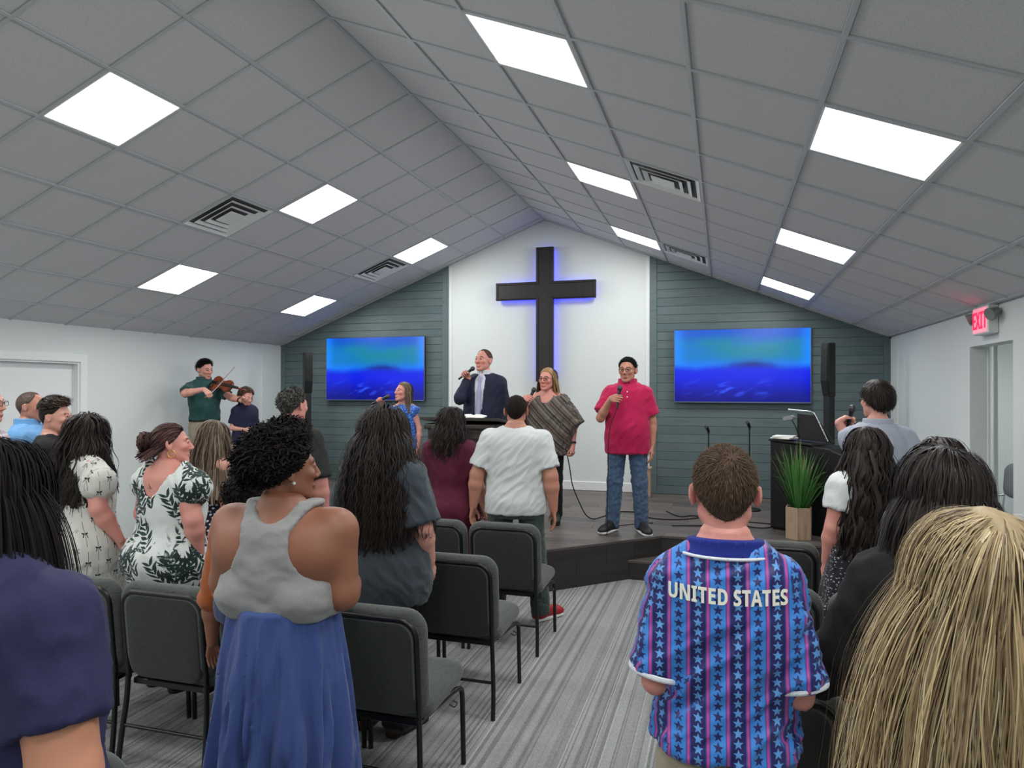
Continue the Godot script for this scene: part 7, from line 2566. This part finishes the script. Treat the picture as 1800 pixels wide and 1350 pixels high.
# lettering and white bands on the star shirt, laid on its cloth
func star_shirt(o: Node3D, sp: Dictionary, _parts: Array) -> void:
	var f: Field = sp.wear[0].field
	var tm := TextMesh.new()
	var sf := SystemFont.new()
	sf.font_names = PackedStringArray(["Droid Sans"])
	sf.font_weight = 700
	var fv := FontVariation.new()
	fv.base_font = sf
	fv.variation_embolden = 0.4
	tm.font = fv
	tm.text = "UNITED STATES"
	tm.font_size = 32
	tm.pixel_size = 0.001
	tm.depth = 0.001
	tm.curve_step = 1.0
	var a := tm.get_mesh_arrays()
	var pos: PackedVector3Array = a[Mesh.ARRAY_VERTEX]
	var nor: PackedVector3Array = a[Mesh.ARRAY_NORMAL]
	var idx: PackedInt32Array = a[Mesh.ARRAY_INDEX]
	var lo := Vector3(9, 9, 9)
	var hi := -lo
	for p in pos:
		lo = lo.min(p)
		hi = hi.max(p)
	var m := ml()
	var w := 0.275
	var h := 0.037
	var flat := [PackedVector3Array(), PackedVector3Array(), PackedInt32Array()]
	for i in range(0, idx.size(), 3):  # cut the long triangles so that they bend with the back
		var t := [pos[idx[i]], pos[idx[i + 1]], pos[idx[i + 2]]]
		var todo := [[t, 0]]
		while todo.size():
			var e: Array = todo.pop_back()
			var q: Array = e[0]
			var l := [q[0].distance_to(q[1]), q[1].distance_to(q[2]), q[2].distance_to(q[0])]
			var k: int = 0 if l[0] >= l[1] and l[0] >= l[2] else (1 if l[1] >= l[2] else 2)
			if l[k] > 0.009 and e[1] < 8:
				var mid: Vector3 = (q[k] + q[(k + 1) % 3]) * 0.5
				todo.append([[q[k], mid, q[(k + 2) % 3]], e[1] + 1])
				todo.append([[mid, q[(k + 1) % 3], q[(k + 2) % 3]], e[1] + 1])
			else:
				for p in q:
					flat[0].append(p)
					flat[1].append(nor[idx[i]])
					flat[2].append(flat[2].size())
	for i in flat[0].size():
		var p: Vector3 = flat[0][i]
		var u := ((p.x - lo.x) / (hi.x - lo.x) - 0.5) * w
		var v := ((p.y - lo.y) / (hi.y - lo.y) - 0.5) * h + 1.29
		var z := 0.35
		while z > 0.0 and f.at(Vector3(u, v, z)) > 0.0:
			z -= 0.0025
		z += 0.0045 + (p.z - lo.z)
		m[0].append(Vector3(u, v, z))
		m[1].append(flat[1][i])
		m[2].append(i)
	var front := ml()
	front[0] = m[0]
	front[2] = m[2]
	front[1] = m[1]
	part("shirt_lettering", front, "white_ink", o)
	for k in ["L", "R"]:
		var j: Dictionary = sp.j
		var sh: Vector3 = j["s" + k]
		var el: Vector3 = j["e" + k]
		var d := (el - sh).normalized()
		var e := sh.lerp(el, 0.92)
		var x := d.cross(Vector3(0, 0, 1)).normalized()
		var t := Transform3D(Basis(x, d, x.cross(d)), e)
		var b := ml()
		var r := 0.071
		lathe(b, [[r - 0.012, 0.002], [r + 0.001, 0.003], [r + 0.0025, -0.001], [r + 0.002, -0.007], [r - 0.003, -0.009]], 28, t)
		part("sleeve_band", b, "white_trim", o)
	part("collar_edge", collar_band(sp), "white_trim", o)


func collar_band(sp: Dictionary) -> Array:
	var s: float = sp.h / 1.75
	var pts := []
	for i in 25:
		var a := TAU * i / 24
		pts.append(Vector3(sin(a) * 0.121 * s, 1.4705 * s + cos(a) * 0.004, 0.018 + cos(a) * 0.108 * s))
	return tube(ml(), pts, 0.0042, 6)


func violin(at: Transform3D, sp: Dictionary) -> void:
	var j: Dictionary = sp.j
	var l: Array = sp.gripL
	var vw := paint("violin_wood", Color(0.42, 0.15, 0.05), 0.28)
	vw.clearcoat_enabled = true
	vw.clearcoat = 0.6
	tri(vw, noise_tex(128, 0.03, [Color(0.3, 0.1, 0.035), Color(0.52, 0.22, 0.07), Color(0.4, 0.15, 0.05)], 61, 4, Vector2(0.2, 1.0)), Vector3.ONE * 5.0)
	paint("ebony", Color(0.03, 0.028, 0.028), 0.35)
	paint("bow_hair", Color(0.85, 0.84, 0.8), 0.6)
	# violin axes: v along the strings to the scroll, n up off the belly
	var neck: Vector3 = VIOLIN[1]
	var chin: Vector3 = VIOLIN[0]
	var v := (neck - chin).normalized()
	var n: Vector3 = VIOLIN[2]
	n = (n - v * v.dot(n)).normalized()
	var x := v.cross(n).normalized()
	var o := thing("violin", "reddish brown violin held under the chin of the man in teal", "violin")
	o.transform = at * Transform3D(Basis(x, v, x.cross(v)), chin)
	var half := [[0.0, 0.0], [0.07, 0.006], [0.098, 0.035], [0.104, 0.075], [0.092, 0.115], [0.082, 0.13], [0.062, 0.15], [0.054, 0.185], [0.06, 0.215], [0.074, 0.233], [0.08, 0.25], [0.083, 0.285], [0.07, 0.325], [0.035, 0.35], [0.0, 0.354]]
	var out := PackedVector2Array()
	for q in half:
		out.append(Vector2(q[0], q[1]))
	for i in range(half.size() - 2, 0, -1):
		out.append(Vector2(-half[i][0], half[i][1]))
	part("body", prism(ml(), out, -0.018, 0.018, 0.006), "violin_wood", o)
	var nk := ml()
	prism(nk, PackedVector2Array([Vector2(-0.013, 0.345), Vector2(0.013, 0.345), Vector2(0.0115, 0.475), Vector2(-0.0115, 0.475)]), -0.004, 0.018, 0.004)
	var sc := []
	for i in 22:
		var a := i * 0.42
		var r := 0.021 * (1.0 - i / 26.0)
		sc.append(Vector3(0, 0.565 + cos(a) * r, -0.012 - sin(a) * r + 0.012))
	tube(nk, [Vector3(0, 0.47, 0.008), Vector3(0, 0.52, 0.002), Vector3(0, 0.565, 0.018)], 0.011, 8)
	tube(nk, sc, 0.0085, 6)
	part("neck", nk, "violin_wood", o)
	part("fingerboard", prism(ml(), PackedVector2Array([Vector2(-0.02, 0.215), Vector2(0.02, 0.215), Vector2(0.012, 0.476), Vector2(-0.012, 0.476)]), 0.026, 0.033, 0.002), "ebony", o)
	part("tailpiece", prism(ml(), PackedVector2Array([Vector2(-0.01, 0.01), Vector2(0.01, 0.01), Vector2(0.021, 0.115), Vector2(-0.021, 0.115)]), 0.024, 0.033, 0.002), "ebony", o)
	part("bridge", box(ml(), Vector3(-0.02, 0.168, 0.017), Vector3(0.02, 0.171, 0.046), 0.001), "pale_wood", o)
	part("chin_rest", put(ml(), cushion(0.075, 0.055, 0.012, 0.02, 0.003), Transform3D(Basis.IDENTITY, Vector3(0.05, 0.035, 0.03))), "ebony", o)
	for i in 4:
		var e := (i - 1.5)
		part("string", tube(ml(), [Vector3(e * 0.009, 0.11, 0.033), Vector3(e * 0.011, 0.17, 0.0465), Vector3(e * 0.0055, 0.476, 0.036)], 0.0009, 4), "chrome", o)
		part("peg", tube(ml(), [Vector3(-0.022 if i % 2 else 0.022, 0.5 + 0.014 * i, 0.006), Vector3(0.0, 0.5 + 0.014 * i, 0.004)], 0.004, 6), "ebony", o)
	# the bow crosses the strings near the bridge
	var hand: Array = sp.gripR
	var cross_at: Vector3 = chin + v * 0.195 + n * 0.05
	var frog: Vector3 = hand[0].lerp(hand[1], 0.5)
	var d := (cross_at - frog).normalized()
	var bo := thing("violin_bow", "violin bow slanting up across the strings of the violin", "bow", at.origin)
	bo.basis = at.basis
	var up := n
	var p0 := frog - d * 0.06
	part("stick", tube(ml(), smooth([p0, p0 + d * 0.25 + up * 0.012, p0 + d * 0.5 + up * 0.012, p0 + d * 0.7 + up * 0.026], 5), 0.0045, 7, 0.003), "violin_wood", bo)
	part("bow_hair", tube(ml(), [p0 + d * 0.04 - up * 0.012, p0 + d * 0.695 + up * 0.002], 0.003, 5), "bow_hair", bo)
	var fg := ml()
	box(fg, Vector3(-0.006, -0.018, -0.025), Vector3(0.006, 0.0, 0.025), 0.002, Transform3D(Basis.looking_at(d, up), p0 + d * 0.04 ))
	part("frog", fg, "ebony", bo)


const VIOLIN := [Vector3(-0.05, 1.485, -0.12), Vector3(-0.24, 1.385, -0.66), Vector3(0.95, 0.65, 0.1)]


const MIC_LABELS := {
	"grey_shirt": "microphone held by the young man in the grey shirt",
	"red_polo": "microphone held upright by the man in the crimson polo",
	"shawl_woman": "microphone held by the woman in the striped poncho",
	"suit_man": "microphone held aslant by the man in the navy suit",
	"singing_girl": "microphone held by the girl in the blue floral dress"}
const MIC_CABLES := {
	"red_polo": [Vector3(-1.04, 1.35, -6.66), Vector3(-1.05, 0.9, -6.66), Vector3(-1.06, 0.6, -6.67), Vector3(-1.07, 0.372, -6.72), Vector3(-1.13, 0.3705, -6.95), Vector3(-1.02, 0.3705, -7.2), Vector3(-0.7, 0.3705, -7.45)],
	"shawl_woman": [Vector3(-1.95, 1.45, -6.96), Vector3(-1.96, 1.2, -6.95), Vector3(-1.9, 0.9, -6.98)]}


func spectacles() -> Array:
	var m := ml()
	for s in [-1.0, 1.0]:
		var pts := []
		var o := rounded(0.046, 0.033, 0.013, 4)
		for p in o:
			pts.append(Vector3(s * 0.032 + p.x, 0.004 + p.y, -0.106 + absf(s * 0.032 + p.x) * 0.1))
		pts.append(pts[0])
		tube(m, pts, 0.0018, 5)
		tube(m, [Vector3(s * 0.055, 0.012, -0.1), Vector3(s * 0.075, 0.012, -0.07), Vector3(s * 0.081, 0.01, 0.0), Vector3(s * 0.08, -0.005, 0.02)], 0.0016, 5)
	tube(m, [Vector3(-0.01, 0.008, -0.105), Vector3(0, 0.011, -0.107), Vector3(0.01, 0.008, -0.105)], 0.0016, 5)
	return m
